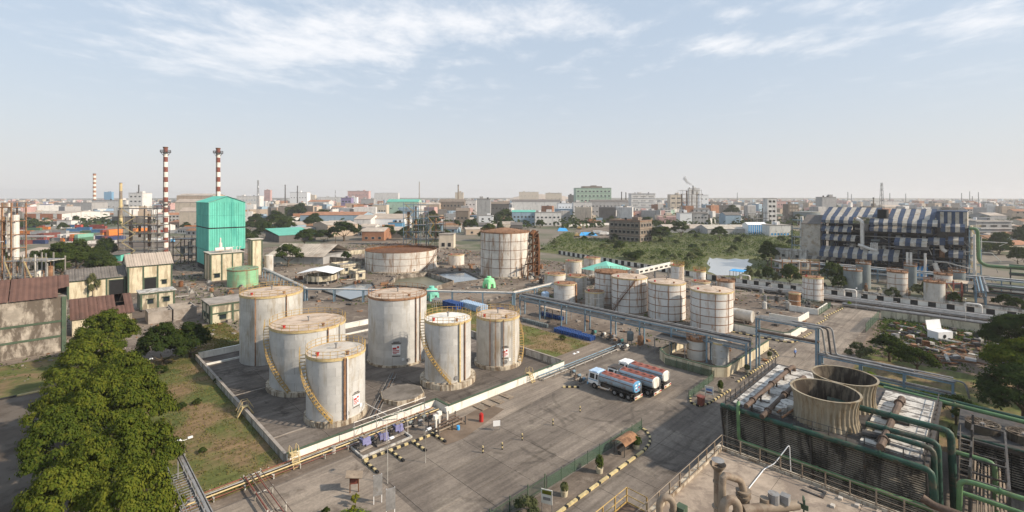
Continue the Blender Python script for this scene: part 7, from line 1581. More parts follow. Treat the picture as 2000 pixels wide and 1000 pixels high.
# hazy small buildings out to the horizon
q = random.Random(21); TM = ('t_white', 't_white', 't_cream', 't_grey', 't_pink', 't_tan', 't_blue', 't_white', 't_mint', 't_dark')
CN = {'t_white': 'white', 't_cream': 'cream', 't_grey': 'grey', 't_pink': 'pinkish', 't_tan': 'tan', 't_blue': 'bluish', 't_mint': 'pale green', 't_dark': 'dark'}
def zone(x): return ('at the left end of the skyline' if x < 220 else 'left of the boiler house skyline' if x < 400 else 'between boiler house and stepped pink block' if x < 690 else 'behind the two big rusty tanks' if x < 1000 else 'around the green glazed office' if x < 1240 else 'around the smoking tower' if x < 1450 else 'behind the striped plant' if x < 1850 else 'at the right end of the skyline')
for k in range(150):
    x = q.uniform(-20, 2020); yb = 384 + 30030 / q.uniform(520, 2000); wpx = q.uniform(9, 26) * (1.2 if yb > 410 else .8); Y = F * CH / (yb - HY)
    if 1040 < x < 1600 and yb > 434: continue
    hm = q.choice((5, 6, 8, 9, 12, 15)); yt = HY + F * (CH - hm) / Y; m = q.choice(TM); rf = q.choice(('flat', 'flat', 'gable'))
    rows = max(1, int(hm / 3.4)) if Y < 1100 else 2
    bf('hazy %s %s building far off %s' % ('small' if hm < 9 else 'taller', CN[m], zone(x)), x, x + wpx, yb, yt, q.uniform(10, 22), m, rf, q.choice(('pale_roof', 'grey_roof', 'tan_roof', 'red_roof', 'concrete')), rows, (q.choice((2, 3, 4)) if Y < 1000 else 0), rz=q.uniform(-.5, .5), group='hazy buildings ' + zone(x), rise=2.4, glass='dark')
for k in range(78):      # low sheds crowding the middle distance
    x = q.uniform(470, 1000) if k % 3 else q.uniform(-10, 380); yb = q.uniform(424, 462); wpx = q.uniform(18, 52); Y = F * CH / (yb - HY); m = q.choice(('t_cream', 't_grey', 't_tan', 't_white', 't_blue', 't_dark'))
    rf = q.choice(('pale_roof', 'red_roof', 'grey_roof', 'tan_roof', 'rust_mid'))
    if x < 250 and yb > 440: continue
    if k > 63: x, yb = q.uniform(1895, 2000), q.uniform(440, 500); Y = F * CH / (yb - HY)
    bf('low %s shed with a %s roof %s' % (CN[m], {'pale_roof': 'pale', 'red_roof': 'rusty red', 'grey_roof': 'dark grey', 'tan_roof': 'tan', 'rust_mid': 'rusted'}[rf], zone(x)), x, x + wpx, yb, HY + F * (CH - q.uniform(3.5, 6)) / Y, q.uniform(10, 22), m, 'gable', rf, 1, q.choice((2, 3, 5)), rz=q.uniform(-.35, .35), rise=q.uniform(1.6, 3), group='low sheds ' + zone(x), glass='dark', name='low_shed', cat='shed')
ft = MB(); fm_ = ('t_white', 't_cream', 't_grey', 't_tan', 't_pink', 't_white', 't_dark', 't_blue', 'red_roof')
for k in range(4600):    # the hazy town out to the horizon
    Y = 560 + 2350 * q.random() ** 1.15; X = q.uniform(-1.25, 1.25) * Y; s_ = q.uniform(5, 16); h_ = q.choice((3, 4, 5, 6, 7, 9, 12, 15, 20)); ft.mat(q.randrange(9)).cbox(X, Y, h_ / 2, s_ * q.uniform(.8, 2.2), s_, h_, q.uniform(-.7, .7))
    if k % 3 == 0: ft.mat(q.randrange(9)).cbox(X, Y, h_ + 1.1, s_ * .3, s_ * .3, 2.2, .3)
tag(ft.build('far_town', [MC[x_] for x_ in fm_]), 'countless small hazy buildings of the town out to the horizon', 'town', kind='stuff')
hl = tag(put(None, 'hill'), kind='structure')
mb = MB()
for i in range(40):
    for j in range(2): mb.v.append((-520 + 27 * i, 2500 + j * 300, 0 if j == 0 else max(0, 46 * math.exp(-((i - 26) / 9) ** 2) + 3 * math.sin(i * 1.3))))
for i in range(39): mb.f.append((2 * i, 2 * i + 2, 2 * i + 3, 2 * i + 1)); mb.m.append(0)
mb.build('slope', MC['t_tan'], hl)
# ------------------------------------------------------------ container yard
CT = {}
for n_, c_ in (('c_orange', (.62, .20, .04)), ('c_red', (.26, .06, .045)), ('c_maroon', (.17, .055, .045)), ('c_white', (.55, .54, .52)), ('c_grey', (.36, .36, .36)), ('c_blue', (.07, .19, .36)), ('c_navy', (.03, .05, .13)), ('c_green', (.08, .17, .10)), ('c_teal', (.20, .42, .32)), ('c_scarlet', (.44, .07, .05))): mat(n_, c_, .6, 0, .1, .5, .3)
def container(label, x, yb, m, end=False, level=0, long=True):
    X, Y = PX(x, yb); L_ = 12.2 if long else 6.1; key = (m, long)
    if key not in CT:
        b = MB(); n = int(L_ / .6)
        for s_ in (-1.19, 1.19):
            for i in range(n): x0 = -L_ / 2 + L_ * i / n; o = len(b.v); yy = s_ - (.05 if i % 2 else 0) * (1 if s_ > 0 else -1); b.v += [(x0, yy, .05), (x0 + L_ / n, yy, .05), (x0 + L_ / n, yy, 2.55), (x0, yy, 2.55)]; b.f.append((o, o + 1, o + 2, o + 3)); b.m.append(0)
        b.box(-L_ / 2, -1.15, .06, L_ / 2, 1.15, 2.5)
        fr = MB()
        for a in (-1, 1):
            for c in (-1, 1): fr.box(a * L_ / 2 - .08, c * 1.22 - .06, 0, a * L_ / 2 + .08, c * 1.22 + .06, 2.6)
            fr.box(-L_ / 2, a * 1.22 - .05, 2.5, L_ / 2, a * 1.22 + .05, 2.6).box(-L_ / 2, a * 1.22 - .05, 0, L_ / 2, a * 1.22 + .05, .1)
        dr = MB()
        for s_ in (-.6, .6): dr.box(-L_ / 2 - .06, s_ - .56, .12, -L_ / 2 - .01, s_ + .56, 2.46)
        bars = MB()
        for s_ in (-.8, -.35, .35, .8): bars.box(-L_ / 2 - .1, s_ - .02, .15, -L_ / 2 - .065, s_ + .02, 2.45)
        CT[key] = (b.mesh('body', MC[m]), fr.mesh('frame', MC[m]), dr.mesh('door', MC[m]), bars.mesh('lock_bar', MC['steel_grey']))
    t = TX('shipping_container', label, 'container', X, Y, 2.62 * level, 'shipping containers in the left yard', (1.5 if end else 0) + R.uniform(-.04, .04))
    for me, nm_ in zip(CT[key], ('body', 'frame', 'door', 'lock_bar')): put(me, nm_, t)
CL = [(50, 463, 'c_orange', 0, 1), (50, 463, 'c_maroon', 0, 0), (77, 464, 'c_red', 0, 0), (77, 464, 'c_grey', 0, 1), (92, 468, 'c_maroon', 1, 0), (92, 468, 'c_maroon', 1, 1), (99, 468, 'c_red', 1, 0), (99, 468, 'c_maroon', 1, 1), (116, 471, 'c_grey', 0, 0), (118, 463, 'c_grey', 0, 1),
      (132, 470, 'c_white', 1, 1), (137.5, 470, 'c_orange', 1, 0), (143, 470, 'c_white', 1, 1), (143.5, 470, 'c_white', 1, 0), (155, 470, 'c_orange', 1, 1), (154.5, 470, 'c_scarlet', 1, 0), (164.5, 470, 'c_teal', 1, 1), (164.5, 470, 'c_green', 1, 0), (175, 467.5, 'c_white', 1, 0), (185.5, 467, 'c_grey', 1, 0),
      (195, 460, 'c_blue', 0, 1), (199, 467, 'c_navy', 0, 0), (189, 449, 'c_red', 0, 1), (195, 452, 'c_red', 0, 1), (212, 460, 'c_red', 1, 1), (212, 460, 'c_orange', 1, 0), (224, 460, 'c_orange', 1, 1), (224, 460, 'c_orange', 1, 0), (228, 468, 'c_navy', 1, 0), (216, 467, 'c_maroon', 1, 0), (165, 455, 'c_blue', 0, 1), (172, 456, 'c_green', 0, 0),
      (30, 462, 'c_white', 1, 0), (30, 462, 'c_grey', 1, 1), (20, 461, 'c_maroon', 1, 0), (20, 461, 'c_maroon', 1, 1), (14, 463, 'c_white', 1, 0), (30, 476, 'c_blue', 0, 0), (50, 476, 'c_red', 0, 0), (63, 476, 'c_maroon', 1, 0), (74, 476, 'c_navy', 0, 0), (136, 449, 'c_blue', 0, 1), (148, 449, 'c_scarlet', 0, 1), (145, 452, 'c_blue', 0, 0), (130, 443, 'c_maroon', 1, 0), (140, 443, 'c_white', 0, 0), (68, 450, 'c_green', 0, 0), (85, 448, 'c_orange', 0, 0), (60, 446, 'c_navy', 0, 0), (74, 445, 'c_red', 0, 0), (43, 450, 'c_maroon', 0, 0), (95, 444, 'c_white', 0, 0), (110, 446, 'c_white', 0, 0),
      (299, 455, 'c_scarlet', 0, 0), (311, 455, 'c_scarlet', 0, 0), (342, 455, 'c_white', 0, 0), (362, 453, 'c_maroon', 0, 0), (375, 451, 'c_orange', 0, 1), (274, 457, 'c_orange', 1, 1), (282, 457, 'c_red', 0, 0)]
cn = {'c_orange': 'orange', 'c_red': 'brown-red', 'c_maroon': 'maroon', 'c_white': 'white', 'c_grey': 'grey', 'c_blue': 'blue', 'c_navy': 'navy', 'c_green': 'dark green', 'c_teal': 'pale green', 'c_scarlet': 'bright red'}
def cside(x): return 'at the far left end' if x < 40 else 'in the left half of the yard' if x < 105 else 'in the centre of the yard' if x < 178 else 'at the right end of the yard' if x < 240 else 'between the striped chimneys'
for (x, yb, m, e, l) in CL: container('%s container %s, %s, %s row %s' % (cn[m], 'end-on' if e else 'side-on', 'stacked on top' if l else 'on the ground', 'front' if yb > 465 else 'middle' if yb > 454 else 'back', cside(x)), x, yb, m, bool(e), l, not (e and l == 0 and m == 'c_white'))
def lorry(label, x, yb, m, cab, rz):
    X, Y = PX(x, yb); t = TX('lorry', label, 'lorry', X, Y, .1, None, rz); MB().box(-3.5, -1.2, 1.0, 3, 1.2, 3.2).build('body', MC[m], t); MB().add([(3.2, -1.15, .6), (5, -1.15, .6), (5, 1.15, .6), (3.2, 1.15, .6), (3.2, -1.1, 2.7), (4.6, -1.1, 2.7), (4.6, 1.1, 2.7), (3.2, 1.1, 2.7)], [(0, 3, 2, 1), (4, 5, 6, 7), (0, 1, 5, 4), (1, 2, 6, 5), (2, 3, 7, 6), (3, 0, 4, 7)]).build('cab', MC[cab], t)
    for wx in (-2.4, -1.2, 4):
        for s_ in (-1, 1): MB().tube([(wx, s_ * .8, .5), (wx, s_ * 1.2, .5)], .5, 10).build('wheel', MC['rubber'], t)
for i, a in enumerate((('white lorry parked left of the striped chimney foot', 298, 474, 'c_white', 'white_paint', .3), ('grey lorry parked just right of the striped chimney foot', 312, 472, 'c_grey', 'c_white', -.2), ('blue cab lorry parked under the tan roof', 326, 474, 'c_white', 'blue_paint', .1), ('white lorry on the dirt beyond the marsh', 1166, 457, 'c_white', 'c_white', 0), ('second white lorry on the dirt beyond the marsh', 1178, 460, 'c_white', 'white_paint', .2))): lorry(*a)
for lb, px, py, w_ in (('bright blue tarpaulin heap on the dirt lot, the larger one', 1148, 460, 16), ('small bright blue tarpaulin heap near the marsh trees', 1099, 451, 10)):
    X, Y = PX(px, py); t = TX('tarpaulin', lb, 'tarpaulin', X, Y); MB().add([(-w_ / 2, -3, 0), (w_ / 2, -3, 0), (w_ / 2, 3, 0), (-w_ / 2, 3, 0), (-w_ / 3, 0, 3), (w_ / 3, .3, 2.6)], [(0, 1, 5, 4), (1, 2, 5), (2, 3, 4, 5), (3, 0, 4)]).build('sheet', MC['bright_blue'], t)
for lb, px, py in (('yellow excavator on the dirt lot, the farther one', 1131, 448), ('yellow excavator at the near edge of the dirt lot', 1127, 463)):
    X, Y = PX(px, py); t = TX('excavator', lb, 'excavator', X, Y); MB().box(-2, -1.2, 1, 2, 1.2, 2.2).build('body', MC['yellow_paint'], t); MB().box(-1, -1.1, 2.201, .6, 1.1, 3.4).build('cab', MC['yellow_pale'], t); MB().box(-2.2, -1.4, .1, 2.2, -.8, .95).box(-2.2, .8, .1, 2.2, 1.4, .95).build('track', MC['rubber'], t); MB().beam((1.5, 0, 2), (4, 0, 4.8), .4).beam((4, 0, 4.8), (6, 0, 1.5), .35).build('arm', MC['yellow_paint'], t)
# ------------------------------------------------------------ trees and plants
import numpy as np
def quads_mesh(name, C, Nrm, size, m, rs, aspect=.55):
    n = len(C); Nrm = Nrm / np.linalg.norm(Nrm, axis=1, keepdims=True); rv = rs.normal(size=(n, 3)); a = rv - Nrm * (rv * Nrm).sum(1, keepdims=True); a /= np.linalg.norm(a, axis=1, keepdims=True); b = np.cross(Nrm, a)
    s = (size * rs.uniform(.7, 1.4, n))[:, None]; V = np.stack([C - a * s, C + b * s * aspect + Nrm * s * .15, C + a * s, C - b * s * aspect + Nrm * s * .15], 1).reshape(-1, 3)
    me = bpy.data.meshes.new(name); me.vertices.add(4 * n); me.vertices.foreach_set('co', V.astype('f').ravel()); me.loops.add(4 * n); me.loops.foreach_set('vertex_index', np.arange(4 * n, dtype='i')); me.polygons.add(n); me.polygons.foreach_set('loop_start', np.arange(0, 4 * n, 4, dtype='i')); me.polygons.foreach_set('loop_total', np.full(n, 4, dtype='i')); me.update(calc_edges=True); me.materials.append(MC[m]); return me
def crown_mesh(name, m, seed, nclump, per, csize, leaf, lobes=9, flat=.62):
    """crown of radius about 1 standing from z=0 to about 2*flat: lobes carry clumps, clumps carry leaves"""
    rs = np.random.RandomState(seed); LC = []
    for i in range(lobes):
        th = i * 2.4 + rs.uniform(-.4, .4); r = .62 * math.sqrt((i + .5) / lobes) + rs.uniform(-.06, .06); LC.append((r * 1.12 * math.cos(th), r * 1.12 * math.sin(th), flat * (1.08 - 1.9 * r * r) + rs.uniform(-.12, .10), rs.uniform(.20, .33) * (9 / lobes) ** .3))
    LC = np.array(LC); k = rs.randint(0, lobes, nclump); d = rs.normal(size=(nclump, 3)); d[:, 2] = np.abs(d[:, 2]) * 1.1 - .35; d /= np.linalg.norm(d, axis=1, keepdims=True)
    P = LC[k, :3] + d * LC[k, 3:4] * np.array([1, 1, .75]) * rs.uniform(.72, 1.08, (nclump, 1))
    kk = np.repeat(np.arange(nclump), per); off = rs.normal(size=(nclump * per, 3)) * np.array([1, 1, .45]) * csize * .55; C = P[kk] + off
    out = P[kk] - np.array([0, 0, flat * .2]); out /= np.linalg.norm(out, axis=1, keepdims=True); Nr = out * .45 + d[kk] * .5 + off / csize * 1.1 + np.array([0, 0, .5]) + rs.normal(size=C.shape) * .3
    return quads_mesh(name, C, Nr, leaf, m, rs)
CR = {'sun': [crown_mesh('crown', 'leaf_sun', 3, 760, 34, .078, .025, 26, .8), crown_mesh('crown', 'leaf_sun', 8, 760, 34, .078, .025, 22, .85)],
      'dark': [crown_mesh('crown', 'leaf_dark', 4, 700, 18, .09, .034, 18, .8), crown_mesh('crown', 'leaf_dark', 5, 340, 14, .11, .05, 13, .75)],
      'mid': [crown_mesh('crown', 'leaf_mid', 6, 320, 13, .11, .055, 14, .85), crown_mesh('crown', 'leaf_mid', 9, 300, 13, .11, .055, 11, .8)],
      'rtree': [crown_mesh('crown', 'leaf_mid', 14, 850, 22, .085, .029, 20, .8), crown_mesh('crown', 'leaf_sun', 15, 850, 22, .085, .029, 20, .8)],
      'olive': [crown_mesh('crown', 'leaf_olive', 11, 200, 12, .12, .06, 6, .7)], 'yellow': [crown_mesh('crown', 'leaf_yellow', 12, 160, 12, .13, .075, 5, .7)], 'lime': [crown_mesh('crown', 'leaf_lime', 13, 160, 12, .12, .07, 6, .6)]}
def trunk_mesh(seed):
    q = random.Random(seed); mb = MB(); mb.tube([(0, 0, 0), (.03, .02, .5), (0, .05, 1)], [.09, .07, .055], 8)
    for k in range(6):
        a = k * 1.05 + q.uniform(-.3, .3); r = q.uniform(.35, .6); mb.tube([(0, .05, .85), (r * .5 * math.cos(a), r * .5 * math.sin(a), 1.15), (r * math.cos(a), r * math.sin(a), 1.5 + q.uniform(0, .3))], [.045, .03, .012], 6)
    return mb.mesh('trunk', MC['tree_bark'], True)
TK = [trunk_mesh(1), trunk_mesh(2)]
def tree_at(label, X, Y, r, h, kind='mid', trunk=.35, name='tree', group=None, cat='tree', wide=1.0):
    t = TX(name, label, cat, X, Y, .03, group, R.uniform(0, 6.28)); th = h * trunk; fl = .8
    put(R.choice(TK), 'trunk', t, (0, 0, 0), 0, (r * .8, r * .8, max(.3, th * 1.05))); o = put(R.choice(CR[kind]), 'crown', t, (0, 0, th), R.uniform(0, 6.28), (r * wide, r, (h - th) / (1.25 * fl))); return t
def tree_px(label, px, pyb, rpx, hpx, kind='mid', **k):
    X, Y = PX(px, pyb); s = Y / F; return tree_at(label, X, Y, rpx * s, hpx * s, kind, **k)
def tree_uv(label, u, v, r, h, kind, **k): p = W(u, v); return tree_at(label, p.x, p.y, r, h, kind, **k)
LT = 'big trees in a row along the left lawn'
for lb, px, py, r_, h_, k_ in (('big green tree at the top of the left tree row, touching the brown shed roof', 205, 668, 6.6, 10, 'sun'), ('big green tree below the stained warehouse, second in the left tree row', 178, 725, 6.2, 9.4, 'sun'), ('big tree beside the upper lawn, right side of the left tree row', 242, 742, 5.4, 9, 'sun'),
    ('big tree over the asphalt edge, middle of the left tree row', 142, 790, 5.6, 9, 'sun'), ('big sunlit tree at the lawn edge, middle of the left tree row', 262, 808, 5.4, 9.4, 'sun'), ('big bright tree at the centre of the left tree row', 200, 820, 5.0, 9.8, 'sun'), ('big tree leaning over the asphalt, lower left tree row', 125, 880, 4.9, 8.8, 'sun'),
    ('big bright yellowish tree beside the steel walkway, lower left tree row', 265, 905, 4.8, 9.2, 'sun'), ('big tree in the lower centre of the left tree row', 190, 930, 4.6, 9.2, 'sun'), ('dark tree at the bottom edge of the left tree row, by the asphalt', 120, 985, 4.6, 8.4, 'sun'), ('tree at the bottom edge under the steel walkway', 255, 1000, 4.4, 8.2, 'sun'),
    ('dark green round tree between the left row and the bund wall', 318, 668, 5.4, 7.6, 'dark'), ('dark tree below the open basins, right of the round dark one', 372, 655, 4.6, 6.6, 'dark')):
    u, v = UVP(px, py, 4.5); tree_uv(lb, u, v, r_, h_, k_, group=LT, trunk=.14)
RT = 'big trees along the right edge'
tree_uv('big right-edge tree with sunlit yellowish top, highest of the three by the scrap yard', 128, -4.5, 7.4, 11, 'rtree', group=RT)
tree_uv('big dark right-edge tree in the middle of the three, by the garden', 112, -4.5, 7.0, 10, 'rtree', group=RT)
tree_uv('big right-edge tree with yellow-green crown above the green pipes', 97.5, -4, 6.6, 9.0, 'rtree', group=RT)
tree_uv('right-edge tree partly out of the picture behind the others', 118, -16, 8, 10, 'rtree', group=RT); tree_uv('dark lower tree at the right edge below the green crown', 92, -11, 5, 7, 'rtree', group=RT); tree_uv('tree at the right edge behind the scrap yard end', 140, -14, 7.5, 9.5, 'rtree', group=RT)
tree_uv('rounded dark tree between the scrap heap and the garden, left one', 119, 13.5, 3.7, 5.4, 'dark'); tree_uv('rounded dark tree between the scrap heap and the garden, right one', 113.5, 9, 3.6, 5.2, 'dark')
tree_uv('pale bushy shrub at the road corner of the scrap yard', 117, 18, 2.6, 3.4, 'olive', name='shrub', cat='shrub', trunk=.12); tree_uv('small yellow-green bush under the rack by the garden path', 104.5, 14.5, 1.1, 1.6, 'lime', name='shrub', cat='shrub', trunk=.1); tree_uv('round clipped green bush behind the fan stacks', 87, 6, 1.2, 1.9, 'lime', name='shrub', cat='shrub', trunk=.1)
tree_uv('small dark tree in the garden behind the cooling tower', 93, 3, 2.4, 4.0, 'mid'); tree_uv('young tree in the garden left of the clipped bush', 90, 10, 1.3, 2.4, 'mid')
gh_ = leafball(MB(), 0, 0, .4, 4.2, .45, .45, 900, .16, 5, .5).build('foliage', MC['leaf_lime']); gh_.location = W(103, 4.5); gh_.rotation_euler = (0, 0, RZ - math.pi / 2); gh_.name = 'clipped_hedge'; tag(gh_, 'bright lime green clipped hedge strip in the garden behind the fan stacks', 'hedge')
for i, (u, v) in enumerate(((90.5, 6.6), (88.8, 3.6))): o = leafball(MB(), 0, 0, .25, .4, 2.6, .3, 320, .14, 8 + i, .4).build('clipped_hedge', MC['leaf_olive']); o.location = W(u, v); o.rotation_euler = (0, 0, RZ - math.pi / 2); tag(o, ('yellow-green low hedge strip beside the garden path, left', 'yellow-green low hedge strip beside the garden path, right')[i], 'hedge')
u, v = UVP(1028, 1012); tree_uv('round flowering grey-green bush at the bottom end of the bar fence', u, v, 1.7, 2.4, 'olive', name='shrub', cat='shrub', trunk=.12)
u, v = UVP(694, 988); tree_uv('bright yellow ball shaped shrub under the covered board', u, v, .55, 1.3, 'yellow', name='shrub', cat='shrub', trunk=.3); u, v = UVP(690, 1004); tree_uv('smaller yellow-green ball shrub at the bottom edge', u, v, .42, .9, 'yellow', name='shrub', cat='shrub', trunk=.3)
o = leafball(MB(), 0, 0, .35, 1.9, 1.2, .4, 900, .10, 3, .5).build('clipped_hedge', MC['leaf_lime']); p = PX(690, 1014); o.location = (p[0], p[1], .05); tag(o, 'lime green low hedge mound at the bottom edge below the yellow shrub', 'hedge')
u, v = UVP(636, 1006); tree_uv('dark small bush left of the lime hedge at the bottom edge', u, v, .5, .8, 'dark', name='shrub', cat='shrub', trunk=.1)
for i, (px, py, r, k) in enumerate(((385, 790, .8, 'mid'), (355, 800, .9, 'mid'), (425, 748, .8, 'mid'), (312, 730, 1.5, 'dark'), (395, 885, .6, 'mid'), (1098, 664, 1.0, 'mid'), (38, 692, 1.5, 'mid'), (412, 622, 1.3, 'mid'), (440, 622, 1.2, 'mid'))): u, v = UVP(px, py); tree_uv(('wild bush on the left lawn, upper middle', 'wild bush on the left lawn beside the big trees', 'wild bush on the left lawn by the bund wall', 'dark bush group under the round dark tree', 'small wild bush low on the left lawn', 'single green bush on the brown side lawn', 'bush at the foot of the stained warehouse', 'weeds at the left foot of the cream two-storey house', 'weeds in front of the cream two-storey house')[i], u, v, r, r * 1.1, k, name='shrub', cat='shrub', trunk=.08)
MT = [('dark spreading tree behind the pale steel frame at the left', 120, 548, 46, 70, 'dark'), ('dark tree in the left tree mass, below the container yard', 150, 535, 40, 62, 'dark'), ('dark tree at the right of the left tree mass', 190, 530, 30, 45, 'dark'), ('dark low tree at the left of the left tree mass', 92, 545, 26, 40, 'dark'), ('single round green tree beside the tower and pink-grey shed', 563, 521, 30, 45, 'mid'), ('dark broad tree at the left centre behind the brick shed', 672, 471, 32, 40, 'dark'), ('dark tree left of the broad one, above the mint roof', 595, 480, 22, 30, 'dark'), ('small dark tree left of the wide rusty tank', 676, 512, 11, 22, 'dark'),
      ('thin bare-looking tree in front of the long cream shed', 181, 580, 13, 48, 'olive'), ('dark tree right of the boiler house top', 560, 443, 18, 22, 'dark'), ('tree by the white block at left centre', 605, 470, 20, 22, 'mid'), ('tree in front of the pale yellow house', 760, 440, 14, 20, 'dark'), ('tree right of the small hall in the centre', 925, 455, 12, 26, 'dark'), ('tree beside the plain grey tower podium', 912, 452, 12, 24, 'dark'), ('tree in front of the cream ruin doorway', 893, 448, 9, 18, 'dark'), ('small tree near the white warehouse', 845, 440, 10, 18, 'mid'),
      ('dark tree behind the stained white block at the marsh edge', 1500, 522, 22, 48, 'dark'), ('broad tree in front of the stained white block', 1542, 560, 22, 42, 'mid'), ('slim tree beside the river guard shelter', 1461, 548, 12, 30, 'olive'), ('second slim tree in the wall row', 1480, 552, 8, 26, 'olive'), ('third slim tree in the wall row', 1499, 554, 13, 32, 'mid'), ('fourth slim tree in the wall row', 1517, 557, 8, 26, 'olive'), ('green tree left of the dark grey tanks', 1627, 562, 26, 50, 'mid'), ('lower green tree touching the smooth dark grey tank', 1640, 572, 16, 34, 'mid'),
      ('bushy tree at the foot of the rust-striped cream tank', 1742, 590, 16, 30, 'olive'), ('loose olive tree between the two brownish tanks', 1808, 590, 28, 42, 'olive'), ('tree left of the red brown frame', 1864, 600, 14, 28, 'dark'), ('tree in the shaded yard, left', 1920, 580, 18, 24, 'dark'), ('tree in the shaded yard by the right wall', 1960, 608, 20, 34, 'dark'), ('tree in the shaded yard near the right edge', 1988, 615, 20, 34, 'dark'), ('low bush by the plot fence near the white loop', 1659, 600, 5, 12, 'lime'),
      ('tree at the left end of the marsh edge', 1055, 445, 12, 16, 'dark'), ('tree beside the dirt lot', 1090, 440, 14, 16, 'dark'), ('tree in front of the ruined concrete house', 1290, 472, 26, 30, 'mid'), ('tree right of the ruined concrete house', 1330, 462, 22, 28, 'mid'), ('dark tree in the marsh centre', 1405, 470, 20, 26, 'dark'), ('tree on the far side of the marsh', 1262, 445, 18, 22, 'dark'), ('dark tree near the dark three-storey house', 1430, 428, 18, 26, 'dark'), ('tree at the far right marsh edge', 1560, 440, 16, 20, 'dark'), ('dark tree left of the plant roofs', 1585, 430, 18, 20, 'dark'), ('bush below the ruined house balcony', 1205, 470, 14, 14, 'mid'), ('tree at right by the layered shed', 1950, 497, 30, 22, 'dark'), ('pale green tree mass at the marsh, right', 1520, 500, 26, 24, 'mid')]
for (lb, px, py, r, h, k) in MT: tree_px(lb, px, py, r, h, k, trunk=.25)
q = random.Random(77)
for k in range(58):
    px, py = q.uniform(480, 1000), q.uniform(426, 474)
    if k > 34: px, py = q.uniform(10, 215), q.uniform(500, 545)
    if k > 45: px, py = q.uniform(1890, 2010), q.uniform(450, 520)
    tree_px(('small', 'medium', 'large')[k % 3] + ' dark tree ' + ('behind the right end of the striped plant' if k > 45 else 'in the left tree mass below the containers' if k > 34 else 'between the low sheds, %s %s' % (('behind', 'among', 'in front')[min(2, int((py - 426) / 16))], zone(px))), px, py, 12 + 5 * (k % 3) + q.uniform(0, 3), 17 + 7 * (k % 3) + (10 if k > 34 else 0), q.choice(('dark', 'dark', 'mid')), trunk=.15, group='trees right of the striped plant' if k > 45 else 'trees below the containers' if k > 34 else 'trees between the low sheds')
def palm(label, px, py, h):
    X, Y = PX(px, py); t = TX('palm_tree', label, 'palm tree', X, Y); MB().tube([(0, 0, 0), (.3, 0, h * .5), (.2, 0, h)], [.25, .18, .14], 7).build('trunk', MC['tree_bark'], t); mb = MB()
    for k in range(14):
        a = k * .9; P = [Vector((.2, 0, h)) + Vector((math.cos(a), math.sin(a), 0)) * (3.2 * f) + Vector((0, 0, 1.3 * f - 3.0 * f * f)) for f in (0, .35, .7, 1)]; s = Vector((-math.sin(a), math.cos(a), -.3)) * .45
        for i in range(3): mb.quad(P[i] - s, P[i + 1] - s, P[i + 1], P[i]); mb.quad(P[i], P[i + 1], P[i + 1] + s - Vector((0, 0, .2)), P[i] + s - Vector((0, 0, .2)))
    mb.build('crown', MC['leaf_mid'], t)
for a in (('palm tree left of the dark broad tree', 640, 470, 8), ('palm tree beside the grey shed in the left centre', 600, 468, 7), ('palm tree by the open grey shed', 655, 474, 7)): palm(*a)
q = random.Random(31)
for k in range(250):
    x = q.uniform(0, 2000); yb = 384 + 30030 / q.uniform(420, 1500); Y = F * CH / (yb - HY)
    if 1040 < x < 1600 and yb > 440: continue
    tree_at('dark roadside tree among the buildings ' + zone(x), XZ(x, Y), Y, q.uniform(4, 8), q.uniform(6, 11), q.choice(('dark', 'dark', 'mid')), trunk=.15, group='trees among the buildings ' + zone(x))
# ground cover: grass on the lawns, scrub on the marsh, distant woods
rs = np.random.RandomState(2)
def in_poly(P, poly):
    x, y = P[:, 0], P[:, 1]; ins = np.zeros(len(P), bool); n = len(poly)
    for i in range(n):
        (x1, y1), (x2, y2) = poly[i], poly[(i + 1) % n]; c = ((y1 > y) != (y2 > y)) & (x < (x2 - x1) * (y - y1) / (y2 - y1 + 1e-12) + x1); ins ^= c
    return ins
def scatter(polys, n, excl=()):
    out = []
    for poly in polys:
        poly = [tuple(W(*p)[:2]) for p in poly]; xs, ys = [p[0] for p in poly], [p[1] for p in poly]; P = np.stack([rs.uniform(min(xs), max(xs), n), rs.uniform(min(ys), max(ys), n)], 1); P = P[in_poly(P, poly)]
        for e in excl: P = P[~in_poly(P, [tuple(W(*p)[:2]) for p in e])]
        out.append(P)
    return np.concatenate(out)
P = scatter([rect(5.6, 20.2, 58.6, 118), rect(71.2, 85.8, 62, 120), rect(20.6, 31.8, 113.8, 139.8)], 24000)
ns_ = np.sin(P[:, 0] * .7 + 1.3 * np.sin(P[:, 1] * .4)) * np.sin(P[:, 1] * .9) + rs.normal(size=len(P)) * .5; P = P[ns_ > -.35]
C = np.concatenate([P, np.full((len(P), 1), .14)], 1); C[:, 2] += rs.uniform(-.04, .1, len(P)); Nr = rs.normal(size=C.shape) * np.array([1, 1, .35])
tag(put(quads_mesh('grass', C, Nr, .13, 'leaf_grass', rs, .45), 'grass'), 'dry green and straw coloured grass on the lawns by the silver tanks', 'grass', kind='stuff')
CB = 'bushes and small trees scattered over the marsh'
for k in range(75):
    px, py = q.uniform(1060, 1580), q.uniform(456, 532)
    if in_poly(np.array([UVP(px, py)]), pxs([(1370, 497), (1490, 497), (1490, 545), (1370, 545)]))[0] or not in_poly(np.array([UVP(px, py)]), pxs([(1050, 490), (1100, 462), (1300, 452), (1580, 455), (1595, 500), (1490, 540), (1400, 536), (1240, 510)]))[0]: continue
    Y = F * CH / (py - HY); r_ = q.uniform(1.4, 4.2); tree_at('%s bush in the marsh, %s' % ('small' if r_ < 2.4 else 'large', ('far side' if py < 478 else 'middle' if py < 503 else 'near side') + (', by the ruined house' if px < 1300 else ', centre' if px < 1430 else ', toward the striped plant')), XZ(px, Y), Y, r_, r_ * q.uniform(.8, 1.4), q.choice(('mid', 'dark', 'mid', 'olive')), trunk=.08, name='bush', cat='bush', group=CB)
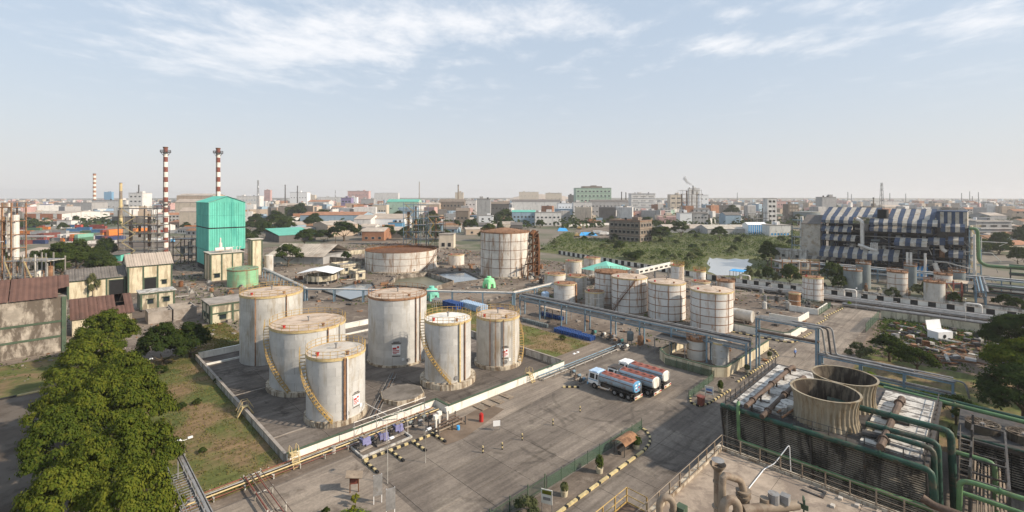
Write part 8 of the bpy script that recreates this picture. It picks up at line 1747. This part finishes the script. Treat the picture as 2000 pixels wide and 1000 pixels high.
river_px = [(1380, 500), (1425, 503), (1466, 504), (1480, 519), (1472, 538), (1420, 544), (1380, 536), (1374, 517)]
PO = [pxs(a_) for a_ in ([(845, 530), (884, 558), (948, 549), (908, 528)], [(624, 570), (690, 553), (732, 552), (742, 574), (684, 591)], [(770, 543), (835, 537), (892, 556), (842, 574), (752, 565)])]
P = scatter([rect(-20, 80, 120, 300), rect(88, 182, 30, 200), rect(100, 182, 200, 300)], 5200, PO); sz = rs.gamma(1.5, .16, len(P)) + .08
rb = MB(); q = random.Random(4)
for (x_, y_), s_ in zip(P, sz): rb.cbox(x_, y_, s_ * .3, s_ * q.uniform(.6, 2.4), s_, s_ * .7, q.uniform(0, 3))
for n_, f_ in (('rubble', 0),):
    rb.m = [(i // 6) % 4 for i in range(len(rb.f))]; tag(rb.build('rubble', [MC[x_] for x_ in ('stone', 'rust_mid', 'concrete', 'steel_dark')]), 'scattered rubble, scrap bits and broken concrete on the bare ground between the tanks', 'rubble', kind='stuff')
P = scatter([rect(-30, 90, 118, 320), rect(88, 182, 30, 320), rect(121, 160, -14, 19)], 9000, PO); ok_ = (np.sin(P[:, 0] * .11) * np.sin(P[:, 1] * .083 + 1) + rs.normal(size=len(P)) * .3) > .35; P = P[ok_]
kk = np.repeat(np.arange(len(P)), 5); off = rs.normal(size=(len(kk), 3)) * np.array([.5, .5, .2]); C = np.stack([P[kk, 0], P[kk, 1], np.full(len(kk), .3)], 1) + off; C[:, 2] = np.abs(C[:, 2])
tag(put(quads_mesh('weeds', C, off + np.array([0, 0, .5]), .26, 'leaf_scrub', rs, .6), 'weeds'), 'weeds growing in patches over the bare plant ground', 'weeds', kind='stuff')
river = pxs(river_px); wet = pxs([(1050, 490), (1100, 455), (1300, 447), (1580, 452), (1595, 500), (1490, 540), (1400, 536), (1240, 510)]); dirt = pxs([(1120, 466), (1125, 448), (1150, 441), (1220, 447), (1195, 466)])
P = scatter([wet], 9000, (river, dirt)); hgt = rs.gamma(1.6, .45, len(P)) * (1 + .9 * (np.sin(P[:, 0] * .05) * np.sin(P[:, 1] * .043) > .1)); per = 9
kk = np.repeat(np.arange(len(P)), per); hh = hgt[kk]; off = rs.normal(size=(len(kk), 3)) * np.stack([hh * .6, hh * .6, hh * .3], 1); C = np.stack([P[kk, 0], P[kk, 1], hh * .7], 1) + off; C[:, 2] = np.maximum(C[:, 2], .1)
tag(put(quads_mesh('marsh_scrub', C, off + np.array([0, 0, .6]), .38, 'leaf_scrub', rs, .6), 'marsh_scrub'), 'rough green scrub covering the marsh behind the compound wall', 'scrub', kind='stuff')
n = 6500; Y = rs.uniform(480, 2700, n) ; X = rs.uniform(-1.2, 1.2, n) * Y; kk = np.repeat(np.arange(n), 10); C = np.stack([X[kk], Y[kk], np.full(len(kk), 4.0)], 1); off = rs.normal(size=C.shape) * np.array([5, 5, 2.6]); C += off; C[:, 2] = np.maximum(C[:, 2], .3)
tag(put(quads_mesh('distant_trees', C, off * np.array([.2, .2, .6]) + np.array([0, 0, 1.]), 2.4, 'leaf_dark', rs, .7), 'distant_trees'), 'far hazy belt of trees between the buildings out to the horizon', 'woodland', kind='stuff')
# smoke and haze
def vol_mat(name, col, dens, aniso=0.0):
    m = bpy.data.materials.new(name); m.use_nodes = True; t = m.node_tree; t.nodes.clear(); v = nd(t, 'ShaderNodeVolumePrincipled'); v.inputs['Color'].default_value = (*col, 1); v.inputs['Density'].default_value = dens; v.inputs['Anisotropy'].default_value = aniso
    o = nd(t, 'ShaderNodeOutputMaterial'); t.links.new(v.outputs[0], o.inputs['Volume']); return m
X, Y = PX(1363, 424); mb = MB(); h0 = z_at(362, Y)
mb.tube([(0, 0, h0), (-5, 0, h0 + 3), (-10, 0, h0 + 6), (-14, 0, h0 + 12), (-13.5, 0, h0 + 16)], [.8, 1.8, 2.2, 3.0, 1.2], 10)
t = TX('smoke', 'white smoke plume drifting left from the flue of the smoking tower', 'smoke', X, Y + 20); t['kind'] = 'stuff'; mb.build('plume', vol_mat('smoke_vapour', (1, 1, 1), .35), t); MB().cyl(0, 0, h0 - 14, h0, .9, 10).build('flue', MC['steel_dark'], t)
hz_o = MB().box(-2900, -60, -1.0, 2900, 3000, 66).build('haze', vol_mat('haze_air', (.99, .99, 1.0), .00016, .2)); tag(hz_o, 'thin pale haze over the town', None, kind='stuff')
